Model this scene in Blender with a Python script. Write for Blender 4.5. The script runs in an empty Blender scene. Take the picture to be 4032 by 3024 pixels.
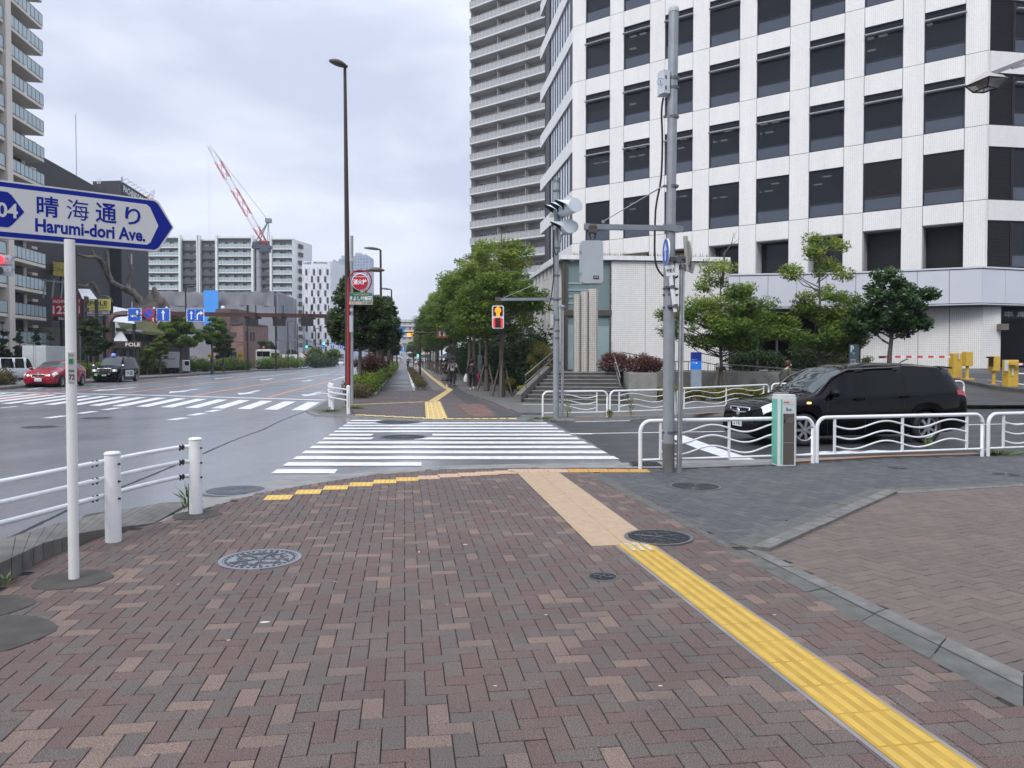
import bpy, math, random
import numpy as np
from mathutils import Vector, Matrix
from mathutils.geometry import tessellate_polygon
S = bpy.context.scene
rnd = random.Random(7)
PI = math.pi
# ---------------------------------------------------------------- camera
F = 3028.0; PITCH = math.radians(1.3); CAMZ = 1.62
PY0 = 1417 + F*math.tan(PITCH)
cam = bpy.data.objects.new('camera', bpy.data.cameras.new('camera'))
S.collection.objects.link(cam); S.camera = cam
cam.location = (0, 0, CAMZ); cam.rotation_euler = (PI/2-PITCH, 0, 0)
cam.data.sensor_width = 36; cam.data.lens = F/4032*36
cam.data.shift_y = -(1512-PY0)/4032
cam.data.clip_start = .05; cam.data.clip_end = 6000
# ---------------------------------------------------------------- sky, sun
SUN_EL, SUN_AZ = math.radians(48), math.radians(205)      # azimuth clockwise from +Y: behind the camera, to its left
w = bpy.data.worlds.new('World'); S.world = w; w.use_nodes = True
nt = w.node_tree; nt.nodes.clear(); N = nt.nodes.new; L = nt.links.new
out = N('ShaderNodeOutputWorld'); mixs = N('ShaderNodeMixShader')
sky = N('ShaderNodeTexSky'); sky.sky_type = 'NISHITA'; sky.sun_disc = False
sky.sun_elevation = SUN_EL; sky.sun_rotation = SUN_AZ
b1 = N('ShaderNodeBackground'); b1.inputs[1].default_value = .1; L(sky.outputs[0], b1.inputs[0])
tc = N('ShaderNodeTexCoord'); sep = N('ShaderNodeSeparateXYZ'); L(tc.outputs['Generated'], sep.inputs[0])
mp = N('ShaderNodeMapping'); mp.inputs['Scale'].default_value = (1.2, 1.2, 3.4); mp.inputs['Location'].default_value = (.35, .1, .2)
L(tc.outputs['Generated'], mp.inputs[0])
nz = N('ShaderNodeTexNoise'); nz.inputs['Scale'].default_value = 2.1; nz.inputs['Detail'].default_value = 6; nz.inputs['Roughness'].default_value = .5; nz.inputs['Distortion'].default_value = .25
L(mp.outputs[0], nz.inputs['Vector'])
cr = N('ShaderNodeValToRGB'); cr.color_ramp.elements[0].position = .40; cr.color_ramp.elements[1].position = .62
cr.color_ramp.elements[0].color = (.52, .565, .70, 1); cr.color_ramp.elements[1].color = (.80, .84, .94, 1)
L(nz.outputs[0], cr.inputs[0])
# overcast luminance: brighter overhead, pale near the horizon
mr = N('ShaderNodeMapRange'); mr.inputs[1].default_value = .35; mr.inputs[2].default_value = 1; mr.inputs[3].default_value = 1; mr.inputs[4].default_value = 1.75
L(sep.outputs[2], mr.inputs[0])
mh = N('ShaderNodeMapRange'); mh.inputs[1].default_value = 0; mh.inputs[2].default_value = .22; mh.inputs[3].default_value = .55; mh.inputs[4].default_value = 0
L(sep.outputs[2], mh.inputs[0])
mc = N('ShaderNodeMix'); mc.data_type = 'RGBA'; mc.inputs[7].default_value = (.72, .77, .87, 1); L(mh.outputs[0], mc.inputs[0]); L(cr.outputs[0], mc.inputs[6])
b2 = N('ShaderNodeBackground'); L(mc.outputs[2], b2.inputs[0]); L(mr.outputs[0], b2.inputs[1])
mixs.inputs[0].default_value = .95; L(b1.outputs[0], mixs.inputs[1]); L(b2.outputs[0], mixs.inputs[2]); L(mixs.outputs[0], out.inputs[0])
sl = bpy.data.lights.new('sun', 'SUN'); sl.energy = 1.7; sl.angle = math.radians(25); sl.color = (1, .965, .92)
so = bpy.data.objects.new('sun', sl); S.collection.objects.link(so)
sd = Vector((math.sin(SUN_AZ)*math.cos(SUN_EL), math.cos(SUN_AZ)*math.cos(SUN_EL), math.sin(SUN_EL)))
so.rotation_euler = sd.to_track_quat('Z', 'Y').to_euler(); so.location = sd*50
S.view_settings.view_transform = 'Standard'; S.view_settings.look = 'None'; S.view_settings.gamma = 1; S.view_settings.exposure = 0.40
S.view_settings.use_curve_mapping = False
S.cycles.max_bounces = 6; S.cycles.transparent_max_bounces = 8; S.cycles.volume_bounces = 0
S.cycles.caustics_reflective = False; S.cycles.caustics_refractive = False
# ---------------------------------------------------------------- measuring helpers (photo pixel -> place)
def ray(px, py):
    u = (px-2016)/F; v = (PY0-py)/F
    return Vector((u, math.cos(PITCH)+v*math.sin(PITCH), -math.sin(PITCH)+v*math.cos(PITCH)))
def G(px, py, z=0.0):
    r = ray(px, py); t = (z-CAMZ)/r.z; return Vector((r.x*t, r.y*t, z))
def D(px, py, y):
    r = ray(px, py); t = y/r.y; return Vector((r.x*t, y, CAMZ+r.z*t))
A = Vector((-.139, .9903, 0)); P = Vector((.9903, .139, 0))     # along and across the avenue
UP = Vector((0, 0, 1))
# ---------------------------------------------------------------- objects
COL = S.collection
def tag(o, label=None, cat=None, group=None, kind=None):
    if label: o['label'] = label
    if cat: o['category'] = cat
    if group: o['group'] = group
    if kind: o['kind'] = kind
    return o
def thing(name, label, cat, loc=(0, 0, 0), rz=0, group=None, sc=1):
    o = bpy.data.objects.new(name, None); COL.objects.link(o)
    o.location = loc; o.rotation_euler = (0, 0, rz); o.scale = (sc, sc, sc); o.empty_display_size = .3
    return tag(o, label, cat, group)
def wm(o):
    m = Matrix.LocRotScale(o.location, o.rotation_euler, o.scale)
    return wm(o.parent) @ m if o.parent else m
def copy_tree(o, parent=None):
    c = o.copy(); COL.objects.link(c); c.parent = parent
    for ch in [x for x in bpy.data.objects if x.parent == o]: copy_tree(ch, c)
    return c
def place(proto, first, loc, rz=0, sc=1, label=None, group=None):
    o = proto if first else copy_tree(proto)
    o.location = loc; o.rotation_euler = (0, 0, rz); o.scale = (sc,)*3 if not hasattr(sc, '__len__') else sc
    return tag(o, label, None, group)
class MB:
    def __init__(s): s.v = []; s.f = []; s.sm = []; s.mi = []; s.m = 0; s.T = None
    def add(s, vs, fs, smooth=False):
        b = len(s.v)
        if s.T is not None: vs = [s.T @ Vector(v) for v in vs]
        s.v += [tuple(v) for v in vs]
        for f in fs: s.f.append(tuple(b+i for i in f)); s.sm.append(smooth); s.mi.append(s.m)
        return s
    def box(s, c, d, rz=0, tilt=None):
        x, y, z = d[0]/2, d[1]/2, d[2]/2
        R = Matrix.Rotation(rz, 3, 'Z')
        if tilt is not None: R = R @ tilt
        vs = [Vector(c)+R @ Vector((sx*x, sy*y, sz*z)) for sx, sy, sz in ((-1,-1,-1),(1,-1,-1),(1,1,-1),(-1,1,-1),(-1,-1,1),(1,-1,1),(1,1,1),(-1,1,1))]
        return s.add(vs, ((3,2,1,0),(4,5,6,7),(0,1,5,4),(1,2,6,5),(2,3,7,6),(3,0,4,7)))
    def beam(s, a, b, w, h, up=UP):
        a, b = Vector(a), Vector(b); d = (b-a).normalized(); sd = d.cross(up)
        if sd.length < 1e-4: sd = d.cross(Vector((1, 0, 0)))
        sd.normalize(); u = sd.cross(d)
        vs = [p+sd*sx*w/2+u*sz*h/2 for p in (a, b) for sx, sz in ((-1,-1),(1,-1),(1,1),(-1,1))]
        return s.add(vs, ((0,1,2,3),(7,6,5,4),(4,5,1,0),(5,6,2,1),(6,7,3,2),(7,4,0,3)))
    def tube(s, pts, r, n=8, caps=True, smooth=True):
        pts = [Vector(p) for p in pts]; k = len(pts)
        rs = r if hasattr(r, '__len__') else [r]*k
        vs = []; ref = None
        for i, p in enumerate(pts):
            d = (pts[min(i+1, k-1)]-pts[max(i-1, 0)]).normalized()
            if ref is None: ref = d.orthogonal().normalized()
            ref = (ref-d*ref.dot(d)); ref = ref.normalized() if ref.length > 1e-6 else d.orthogonal().normalized()
            b = d.cross(ref)
            vs += [p+(ref*math.cos(2*PI*j/n)+b*math.sin(2*PI*j/n))*rs[i] for j in range(n)]
        fs = [(i*n+j, i*n+(j+1) % n, (i+1)*n+(j+1) % n, (i+1)*n+j) for i in range(k-1) for j in range(n)]
        s.add(vs, fs, smooth)
        if caps: s.add(vs[:n], [tuple(range(n))[::-1]]); s.add(vs[-n:], [tuple(range(n))])
        return s
    def lathe(s, prof, c=(0, 0, 0), n=20, axis='Z', smooth=True, close=False, caps=True):
        c = Vector(c); vs = []
        for r, h in prof:
            for j in range(n):
                a = 2*PI*j/n; x, y = r*math.cos(a), r*math.sin(a)
                vs.append(c+(Vector((x, y, h)) if axis == 'Z' else Vector((x, h, y)) if axis == 'Y' else Vector((h, x, y))))
        k = len(prof); fs = [(i*n+j, i*n+(j+1) % n, ((i+1) % k)*n+(j+1) % n, ((i+1) % k)*n+j) for i in range(k if close else k-1) for j in range(n)]
        s.add(vs, fs, smooth)
        if not close and caps:
            if prof[0][0] > 1e-5 and prof[0][1] != prof[1][1]: s.add(vs[:n], [tuple(range(n))[::-1]])
            if prof[-1][0] > 1e-5 and prof[-1][1] != prof[-2][1]: s.add(vs[-n:], [tuple(range(n))])
        return s
    def prism(s, poly, z0, z1, bottom=True):
        n = len(poly); a = sum(poly[i][0]*poly[(i+1) % n][1]-poly[(i+1) % n][0]*poly[i][1] for i in range(n))
        if a < 0: poly = poly[::-1]
        top = [(p[0], p[1], z1) for p in poly]; bot = [(p[0], p[1], z0) for p in poly]
        fs = [(i, (i+1) % n, n+(i+1) % n, n+i) for i in range(n)]
        s.add(bot+top, fs+[tuple(range(n, 2*n))]+([tuple(range(n))[::-1]] if bottom else []))
        return s
    def slab(s, pts, t, nrm):          # planar outline (3-D points) with thickness t along nrm
        n = len(pts); pts = [Vector(p) for p in pts]; nrm = Vector(nrm).normalized()
        back = [p-nrm*t for p in pts]
        return s.add(pts+back, [tuple(range(n)), tuple(range(n, 2*n))[::-1]]+[(i, n+i, n+(i+1) % n, (i+1) % n) for i in range(n)])
    def poly(s, pts): return s.add(pts, [tuple(range(len(pts)))])
    def split(s, name, mats, parent, n):     # every n vertices (one box or panel) becomes a part of its own
        for i in range(0, len(s.v), n):
            q = MB(); q.v = s.v[i:i+n]; q.f = [tuple(k-i for k in f) for f in s.f if i <= f[0] < i+n]; q.sm = [False]*len(q.f); q.mi = [0]*len(q.f); q.build(name, mats, parent)
    def build(s, name, mats, parent=None, world=True, label=None, bevel=0):
        me = bpy.data.meshes.new(name); v = s.v
        if parent is not None and world:
            im = wm(parent).inverted(); v = [tuple(im @ Vector(p)) for p in v]
        me.from_pydata(v, [], s.f)
        for m in (mats if isinstance(mats, (list, tuple)) else [mats]): me.materials.append(m)
        if s.f:
            me.polygons.foreach_set('use_smooth', s.sm); me.polygons.foreach_set('material_index', s.mi)
        me.update()
        o = bpy.data.objects.new(name, me); COL.objects.link(o)
        if parent is not None: o.parent = parent
        if label: o['label'] = label
        if bevel:
            b = o.modifiers.new('bevel', 'BEVEL'); b.width = bevel; b.segments = 2; b.limit_method = 'ANGLE'
        return o
def struct(o): o['kind'] = 'structure'; return o
def arc(fn, n, a=0., b=1.): return [fn(a+(b-a)*i/n) for i in range(n+1)]
def smooth_path(pts, n=6):
    pts = [Vector(p) for p in pts]; out_ = []
    for i in range(len(pts)-1):
        p0, p1, p2, p3 = pts[max(i-1, 0)], pts[i], pts[i+1], pts[min(i+2, len(pts)-1)]
        for k in range(n):
            t = k/n; out_.append(.5*((2*p1)+(p2-p0)*t+(2*p0-5*p1+4*p2-p3)*t*t+(3*p1-p0-3*p2+p3)*t**3))
    return out_+[pts[-1]]
# ---------------------------------------------------------------- writing
_tc = {}
def text_shape(s, w=None, h=1., bold=0.0):
    k = (s, bold)
    if k not in _tc:
        cu = bpy.data.curves.new('t', 'FONT'); cu.body = s; cu.size = 1; cu.offset = bold; cu.resolution_u = 3
        ob = bpy.data.objects.new('t', cu); COL.objects.link(ob)
        me = bpy.data.meshes.new_from_object(ob.evaluated_get(bpy.context.evaluated_depsgraph_get()))
        vs = [Vector(v.co) for v in me.vertices]; fs = [tuple(p.vertices) for p in me.polygons]
        bpy.data.objects.remove(ob); bpy.data.curves.remove(cu); bpy.data.meshes.remove(me)
        _tc[k] = (vs, fs)
    vs, fs = _tc[k]
    if not vs: return [], []
    x0 = min(v.x for v in vs); x1 = max(v.x for v in vs); y0 = min(v.y for v in vs); y1 = max(v.y for v in vs)
    sy = h/(y1-y0); sx = w/(x1-x0) if w else sy
    return [((v.x-(x0+x1)/2)*sx, (v.y-(y0+y1)/2)*sy) for v in vs], fs
def put_text(mb, s, c, xd, yd, w, h, bold=0.0):   # flat letters centred at c in the plane (xd, yd)
    vs, fs = text_shape(s, w, h, bold); c, xd, yd = Vector(c), Vector(xd).normalized(), Vector(yd).normalized()
    mb.add([c+xd*x+yd*y for x, y in vs], fs)
# ---------------------------------------------------------------- materials
MATS = {}
def mat(name, col, rough=.6, metal=0, var=.1, scale=4, bump=0, bs=60, spec=.5, coat=0, emit=0, dirt=0, dcol=(.12, .11, .10)):
    if name in MATS: return MATS[name]
    m = bpy.data.materials.new(name); m.use_nodes = True; t = m.node_tree; B = t.nodes['Principled BSDF']; N = t.nodes.new; L = t.links.new
    B.inputs['Roughness'].default_value = rough; B.inputs['Metallic'].default_value = metal; B.inputs['Specular IOR Level'].default_value = spec
    B.inputs['Coat Weight'].default_value = coat; B.inputs['Coat Roughness'].default_value = .05
    tc = N('ShaderNodeTexCoord'); nz = N('ShaderNodeTexNoise'); nz.inputs['Scale'].default_value = scale; nz.inputs['Detail'].default_value = 6
    L(tc.outputs['Object'], nz.inputs['Vector'])
    mr = N('ShaderNodeMapRange'); mr.inputs[1].default_value = .3; mr.inputs[2].default_value = .7; mr.inputs[3].default_value = 1-var; mr.inputs[4].default_value = 1+var
    L(nz.outputs[0], mr.inputs[0])
    mx = N('ShaderNodeVectorMath'); mx.operation = 'SCALE'; mx.inputs[0].default_value = col[:3]; L(mr.outputs[0], mx.inputs[3])
    src = mx.outputs[0]
    if dirt:
        n2 = N('ShaderNodeTexNoise'); n2.inputs['Scale'].default_value = scale*.6; n2.inputs['Detail'].default_value = 8; n2.inputs['Roughness'].default_value = .7; L(tc.outputs['Object'], n2.inputs['Vector'])
        m2 = N('ShaderNodeMapRange'); m2.inputs[1].default_value = .5; m2.inputs[2].default_value = .75; m2.inputs[4].default_value = dirt; L(n2.outputs[0], m2.inputs[0])
        x2 = N('ShaderNodeMix'); x2.data_type = 'RGBA'; L(m2.outputs[0], x2.inputs[0]); L(src, x2.inputs[6]); x2.inputs[7].default_value = (*dcol, 1); src = x2.outputs[2]
    L(src, B.inputs['Base Color'])
    if bump:
        n3 = N('ShaderNodeTexNoise'); n3.inputs['Scale'].default_value = bs; n3.inputs['Detail'].default_value = 4; L(tc.outputs['Object'], n3.inputs['Vector'])
        bp = N('ShaderNodeBump'); bp.inputs['Strength'].default_value = bump; bp.inputs['Distance'].default_value = .01; L(n3.outputs[0], bp.inputs['Height']); L(bp.outputs[0], B.inputs['Normal'])
    if emit:
        L(src, B.inputs['Emission Color']); B.inputs['Emission Strength'].default_value = emit
    MATS[name] = m; return m
def ramp(t, fac, stops, mode='LINEAR'):
    r = t.nodes.new('ShaderNodeValToRGB'); r.color_ramp.interpolation = mode
    while len(r.color_ramp.elements) < len(stops): r.color_ramp.elements.new(.5)
    for e, (p, c) in zip(r.color_ramp.elements, stops): e.position = p; e.color = (*c, 1)
    t.links.new(fac, r.inputs[0]); return r.outputs[0]
def brick_mat(name, stops, rough=.75, speck=.35, big=.12):   # every paver one of a few kinds, speckled aggregate
    m = bpy.data.materials.new(name); m.use_nodes = True; t = m.node_tree; B = t.nodes['Principled BSDF']; N = t.nodes.new; L = t.links.new
    g = N('ShaderNodeNewGeometry'); c = ramp(t, g.outputs['Random Per Island'], stops, 'CONSTANT')
    tc = N('ShaderNodeTexCoord'); n1 = N('ShaderNodeTexNoise'); n1.inputs['Scale'].default_value = 170; n1.inputs['Detail'].default_value = 3; L(tc.outputs['Object'], n1.inputs['Vector'])
    a = N('ShaderNodeMapRange'); a.inputs[1].default_value = .35; a.inputs[2].default_value = .68; a.inputs[3].default_value = 1-speck; a.inputs[4].default_value = 1+speck*1.3; L(n1.outputs[0], a.inputs[0])
    n2 = N('ShaderNodeTexNoise'); n2.inputs['Scale'].default_value = .9; n2.inputs['Detail'].default_value = 7; n2.inputs['Roughness'].default_value = .65; L(tc.outputs['Object'], n2.inputs['Vector'])
    b = N('ShaderNodeMapRange'); b.inputs[1].default_value = .3; b.inputs[2].default_value = .7; b.inputs[3].default_value = 1-big; b.inputs[4].default_value = 1+big; L(n2.outputs[0], b.inputs[0])
    mu = N('ShaderNodeMath'); mu.operation = 'MULTIPLY'; L(a.outputs[0], mu.inputs[0]); L(b.outputs[0], mu.inputs[1])
    sc = N('ShaderNodeVectorMath'); sc.operation = 'SCALE'; L(c, sc.inputs[0]); L(mu.outputs[0], sc.inputs[3]); L(sc.outputs[0], B.inputs['Base Color'])
    rr = N('ShaderNodeMapRange'); rr.inputs[1].default_value = .35; rr.inputs[2].default_value = .65; rr.inputs[3].default_value = rough-.14; rr.inputs[4].default_value = rough+.1; L(n2.outputs[0], rr.inputs[0]); L(rr.outputs[0], B.inputs['Roughness'])
    bp = N('ShaderNodeBump'); bp.inputs['Strength'].default_value = .5; bp.inputs['Distance'].default_value = .003; L(n1.outputs[0], bp.inputs['Height']); L(bp.outputs[0], B.inputs['Normal'])
    MATS[name] = m; return m
def wall_uv(t):                        # metres along the wall, metres up
    N = t.nodes.new; L = t.links.new
    g = N('ShaderNodeNewGeometry'); cx = N('ShaderNodeVectorMath'); cx.operation = 'CROSS_PRODUCT'; cx.inputs[0].default_value = (0, 0, 1); L(g.outputs['True Normal'], cx.inputs[1])
    dt = N('ShaderNodeVectorMath'); dt.operation = 'DOT_PRODUCT'; L(g.outputs['Position'], dt.inputs[0]); L(cx.outputs[0], dt.inputs[1])
    sp = N('ShaderNodeSeparateXYZ'); L(g.outputs['Position'], sp.inputs[0]); cb = N('ShaderNodeCombineXYZ'); L(dt.outputs['Value'], cb.inputs[0]); L(sp.outputs[2], cb.inputs[1])
    return cb.outputs[0], g
def tile_mat(name, col, grout, tw=.1, th=.05, gap=.006, rough=.35, var=.05, offset=0., streak=.06):
    m = bpy.data.materials.new(name); m.use_nodes = True; t = m.node_tree; B = t.nodes['Principled BSDF']; N = t.nodes.new; L = t.links.new
    uv, g = wall_uv(t); br = N('ShaderNodeTexBrick'); br.offset = offset; br.inputs['Scale'].default_value = 1; br.inputs['Brick Width'].default_value = tw; br.inputs['Row Height'].default_value = th
    br.inputs['Mortar Size'].default_value = gap; br.inputs['Mortar Smooth'].default_value = .1; br.inputs['Bias'].default_value = 0
    br.inputs['Color1'].default_value = (*[c*(1-var) for c in col], 1); br.inputs['Color2'].default_value = (*[min(1, c*(1+var)) for c in col], 1); br.inputs['Mortar'].default_value = (*grout, 1)
    L(uv, br.inputs['Vector'])
    mp = N('ShaderNodeMapping'); mp.inputs['Scale'].default_value = (.8, .1, 1); L(uv, mp.inputs[0])
    nz = N('ShaderNodeTexNoise'); nz.inputs['Scale'].default_value = 1; nz.inputs['Detail'].default_value = 7; nz.inputs['Roughness'].default_value = .7; L(mp.outputs[0], nz.inputs['Vector'])
    mr = N('ShaderNodeMapRange'); mr.inputs[1].default_value = .35; mr.inputs[2].default_value = .65; mr.inputs[3].default_value = 1-streak; mr.inputs[4].default_value = 1+streak*.5; L(nz.outputs[0], mr.inputs[0])
    sc = N('ShaderNodeVectorMath'); sc.operation = 'SCALE'; L(br.outputs[0], sc.inputs[0]); L(mr.outputs[0], sc.inputs[3]); L(sc.outputs[0], B.inputs['Base Color'])
    B.inputs['Roughness'].default_value = rough
    bp = N('ShaderNodeBump'); bp.inputs['Strength'].default_value = .3; bp.inputs['Distance'].default_value = .004; L(br.outputs[1], bp.inputs['Height']); bp.invert = True; L(bp.outputs[0], B.inputs['Normal'])
    MATS[name] = m; return m
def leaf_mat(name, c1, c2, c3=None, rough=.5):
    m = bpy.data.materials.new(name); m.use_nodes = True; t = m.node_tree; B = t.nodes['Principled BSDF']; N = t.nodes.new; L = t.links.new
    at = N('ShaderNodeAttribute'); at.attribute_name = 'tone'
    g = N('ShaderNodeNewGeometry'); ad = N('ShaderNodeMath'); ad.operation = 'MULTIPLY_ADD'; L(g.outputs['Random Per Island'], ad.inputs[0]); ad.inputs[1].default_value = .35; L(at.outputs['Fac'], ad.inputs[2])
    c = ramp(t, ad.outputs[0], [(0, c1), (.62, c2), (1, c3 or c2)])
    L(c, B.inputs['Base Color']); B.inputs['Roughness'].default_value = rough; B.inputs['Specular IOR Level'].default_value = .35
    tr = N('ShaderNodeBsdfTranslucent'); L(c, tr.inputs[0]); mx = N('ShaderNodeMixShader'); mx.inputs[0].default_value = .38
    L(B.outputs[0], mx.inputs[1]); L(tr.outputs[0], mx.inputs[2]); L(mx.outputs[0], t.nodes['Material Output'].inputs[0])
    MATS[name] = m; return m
def glass_mat(name, col, rough=.04, see=0., tint=(.3, .33, .36), spec=.6, var=.0):
    m = bpy.data.materials.new(name); m.use_nodes = True; t = m.node_tree; B = t.nodes['Principled BSDF']; N = t.nodes.new; L = t.links.new
    B.inputs['Base Color'].default_value = (*col, 1); B.inputs['Roughness'].default_value = rough; B.inputs['Specular IOR Level'].default_value = spec
    if see:
        tr = N('ShaderNodeBsdfTransparent'); tr.inputs[0].default_value = (*tint, 1); mx = N('ShaderNodeMixShader'); mx.inputs[0].default_value = see
        L(B.outputs[0], mx.inputs[1]); L(tr.outputs[0], mx.inputs[2]); L(mx.outputs[0], t.nodes['Material Output'].inputs[0])
    MATS[name] = m; return m
white_paint = mat('white_paint', (.78, .80, .82), .35, var=.05, scale=9, dirt=.28, dcol=(.45, .43, .40), coat=.2)
galv = mat('galvanised', (.30, .325, .35), .5, .35, var=.1, scale=6, dirt=.5, dcol=(.22, .235, .25))
steel = mat('stainless', (.46, .47, .48), .3, .8, var=.15, scale=8, dirt=.3, dcol=(.30, .29, .28))
black_mt = mat('black_metal', (.018, .018, .02), .45)
brown_mt = mat('brown_metal', (.045, .025, .022), .5, var=.15)
beam_mt = mat('gantry_brown', (.075, .036, .032), .55, var=.2, dirt=.3, dcol=(.05, .02, .02))
concrete = mat('concrete', (.26, .26, .25), .85, var=.16, scale=2.5, bump=.3, bs=40, dirt=.4, dcol=(.10, .10, .095))
concrete_dk = mat('concrete_dark', (.085, .085, .08), .85, var=.2, scale=3, bump=.4, bs=40)
black_rub = mat('rubber', (.015, .015, .016), .75)
# ================================================================ ground, road, pavements
RZ = -.05
def asphalt_mat(name, col, rlo, rhi, coat=0):
    m = bpy.data.materials.new(name); m.use_nodes = True; t = m.node_tree; B = t.nodes['Principled BSDF']; N = t.nodes.new; L = t.links.new
    tc = N('ShaderNodeTexCoord')
    n1 = N('ShaderNodeTexNoise'); n1.inputs['Scale'].default_value = 90; n1.inputs['Detail'].default_value = 3; L(tc.outputs['Object'], n1.inputs['Vector'])
    mp = N('ShaderNodeMapping'); mp.inputs['Scale'].default_value = (.9, .12, 1); mp.inputs['Rotation'].default_value = (0, 0, .14); L(tc.outputs['Object'], mp.inputs[0])
    n2 = N('ShaderNodeTexNoise'); n2.inputs['Scale'].default_value = .8; n2.inputs['Detail'].default_value = 7; n2.inputs['Roughness'].default_value = .6; L(mp.outputs[0], n2.inputs['Vector'])
    n3 = N('ShaderNodeTexNoise'); n3.inputs['Scale'].default_value = .35; n3.inputs['Detail'].default_value = 8; n3.inputs['Roughness'].default_value = .65; L(tc.outputs['Object'], n3.inputs['Vector'])
    a = N('ShaderNodeMapRange'); a.inputs[1].default_value = .3; a.inputs[2].default_value = .7; a.inputs[3].default_value = .65; a.inputs[4].default_value = 1.4; L(n1.outputs[0], a.inputs[0])
    b = N('ShaderNodeMapRange'); b.inputs[1].default_value = .3; b.inputs[2].default_value = .7; b.inputs[3].default_value = .82; b.inputs[4].default_value = 1.18; L(n2.outputs[0], b.inputs[0])
    mu = N('ShaderNodeMath'); mu.operation = 'MULTIPLY'; L(a.outputs[0], mu.inputs[0]); L(b.outputs[0], mu.inputs[1])
    sc = N('ShaderNodeVectorMath'); sc.operation = 'SCALE'; sc.inputs[0].default_value = col; L(mu.outputs[0], sc.inputs[3]); L(sc.outputs[0], B.inputs['Base Color'])
    r = N('ShaderNodeMapRange'); r.inputs[1].default_value = .38; r.inputs[2].default_value = .62; r.inputs[3].default_value = rlo; r.inputs[4].default_value = rhi; L(n3.outputs[0], r.inputs[0]); L(r.outputs[0], B.inputs['Roughness'])
    bp = N('ShaderNodeBump'); bp.inputs['Strength'].default_value = .22; bp.inputs['Distance'].default_value = .003; L(n1.outputs[0], bp.inputs['Height']); L(bp.outputs[0], B.inputs['Normal'])
    if coat: B.inputs['Coat Weight'].default_value = coat; B.inputs['Coat Roughness'].default_value = .22; B.inputs['Coat IOR'].default_value = 1.4
    MATS[name] = m; return m
asphalt = asphalt_mat('damp_asphalt', (.172, .179, .196), .28, .46, .7)
asphalt_dark = asphalt_mat('side_asphalt', (.040, .042, .046), .40, .60)
paint_w = mat('road_paint', (.74, .75, .76), .45, var=.07, scale=9, dirt=.75, dcol=(.30, .30, .31), bump=.2, bs=120)
paint_o = mat('lane_paint_orange', (.72, .26, .12), .5, var=.08, scale=20, dirt=.3, dcol=(.45, .30, .24))
kerb_o = mat('kerb_orange', (.50, .19, .05), .6, var=.2, scale=10, dirt=.6, dcol=(.2, .13, .08))
m = MB(); m.box((0, 900, -.35), (7000, 7000, .2)); struct(m.build('ground', mat('bare_ground', (.16, .16, .15), .9, var=.2, scale=.05)))
def avline(p, s): return Vector(p)+A*s
m = MB(); m.prism([(-120, -25), (160, -25), (160, 700), (-190, 900)], -.25, RZ); struct(m.build('avenue', asphalt))
# the side street: rougher surface, dark reflections of building and trees put into its colour, laid from the crossing to the right
ss = [G(2138, 1662, RZ), G(2250, 1742, RZ), G(2470, 1822, RZ), Vector((60, 22, RZ)), Vector((60, 37.5, RZ)), G(3500, 1612, RZ)]
m = MB(); m.prism([(p.x, p.y) for p in [G(2146, 1650, RZ), G(2330, 1745, RZ), G(2470, 1835, RZ), Vector((12, 13, 0)), Vector((60, 24, RZ)), Vector((60, 40, RZ)), Vector((10, 25.5, 0))]], -.2, RZ+.004)
struct(m.build('side_street', asphalt_dark))
# ---- outlines
def px(*l, z=0.0): return [G(a, b, z) for a, b in l]
brick_edge = px((-900, 2680), (0, 2305), (170, 2201), (316, 2144), (419, 2107), (607, 2062), (747, 2019), (911, 1971), (1036, 1940), (1164, 1916), (1273, 1898), (1437, 1873), (1600, 1858), (1729, 1849), (2033, 1843), (2300, 1842), (2517, 1842), (2689, 1841), (3050, 1828), (3216, 1814), (3482, 1798), (3867, 1787), (3950, 1784))
apron_edge = px((-900, 2480), (0, 2165), (267, 2082), (486, 2021), (744, 1960), (830, 1943), (1000, 1901), (1079, 1887), (1180, 1876), (1304, 1862), (1437, 1850), (1547, 1842), (1790, 1830), (2033, 1824), (2344, 1820), (2517, 1818), (2685, 1809), (3050, 1805), (3216, 1800), (3482, 1791), (3867, 1783), (3950, 1781), z=-.03)
e_end = Vector((60, 24.5, 0)); brick_edge.append(e_end); 
m = MB(); m.prism([(p.x, p.y) for p in brick_edge]+[(60, -3), (-12, -3), (-12, 3)], -.2, -.008)
struct(m.build('pavement_bed', mat('paver_joint_sand', (.028, .025, .023), .9)))
m = MB()
ap = apron_edge+[Vector((60, 24.6, -.03))]
for i in range(len(ap)-1):
    a, b, c, d = brick_edge[i], brick_edge[i+1], ap[i+1], ap[i]
    m.add([a-UP*.004, b-UP*.004, c-UP*.012, d-UP*.012], [(3, 2, 1, 0)]); m.add([d-UP*.012, c-UP*.012, c-UP*.2, d-UP*.2], [(3, 2, 1, 0)])
gutter_m = mat('gutter_concrete', (.235, .235, .225), .8, var=.22, scale=3.5, bump=.6, bs=55, dirt=.45, dcol=(.13, .13, .12))
struct(m.build('gutter', gutter_m))
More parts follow.
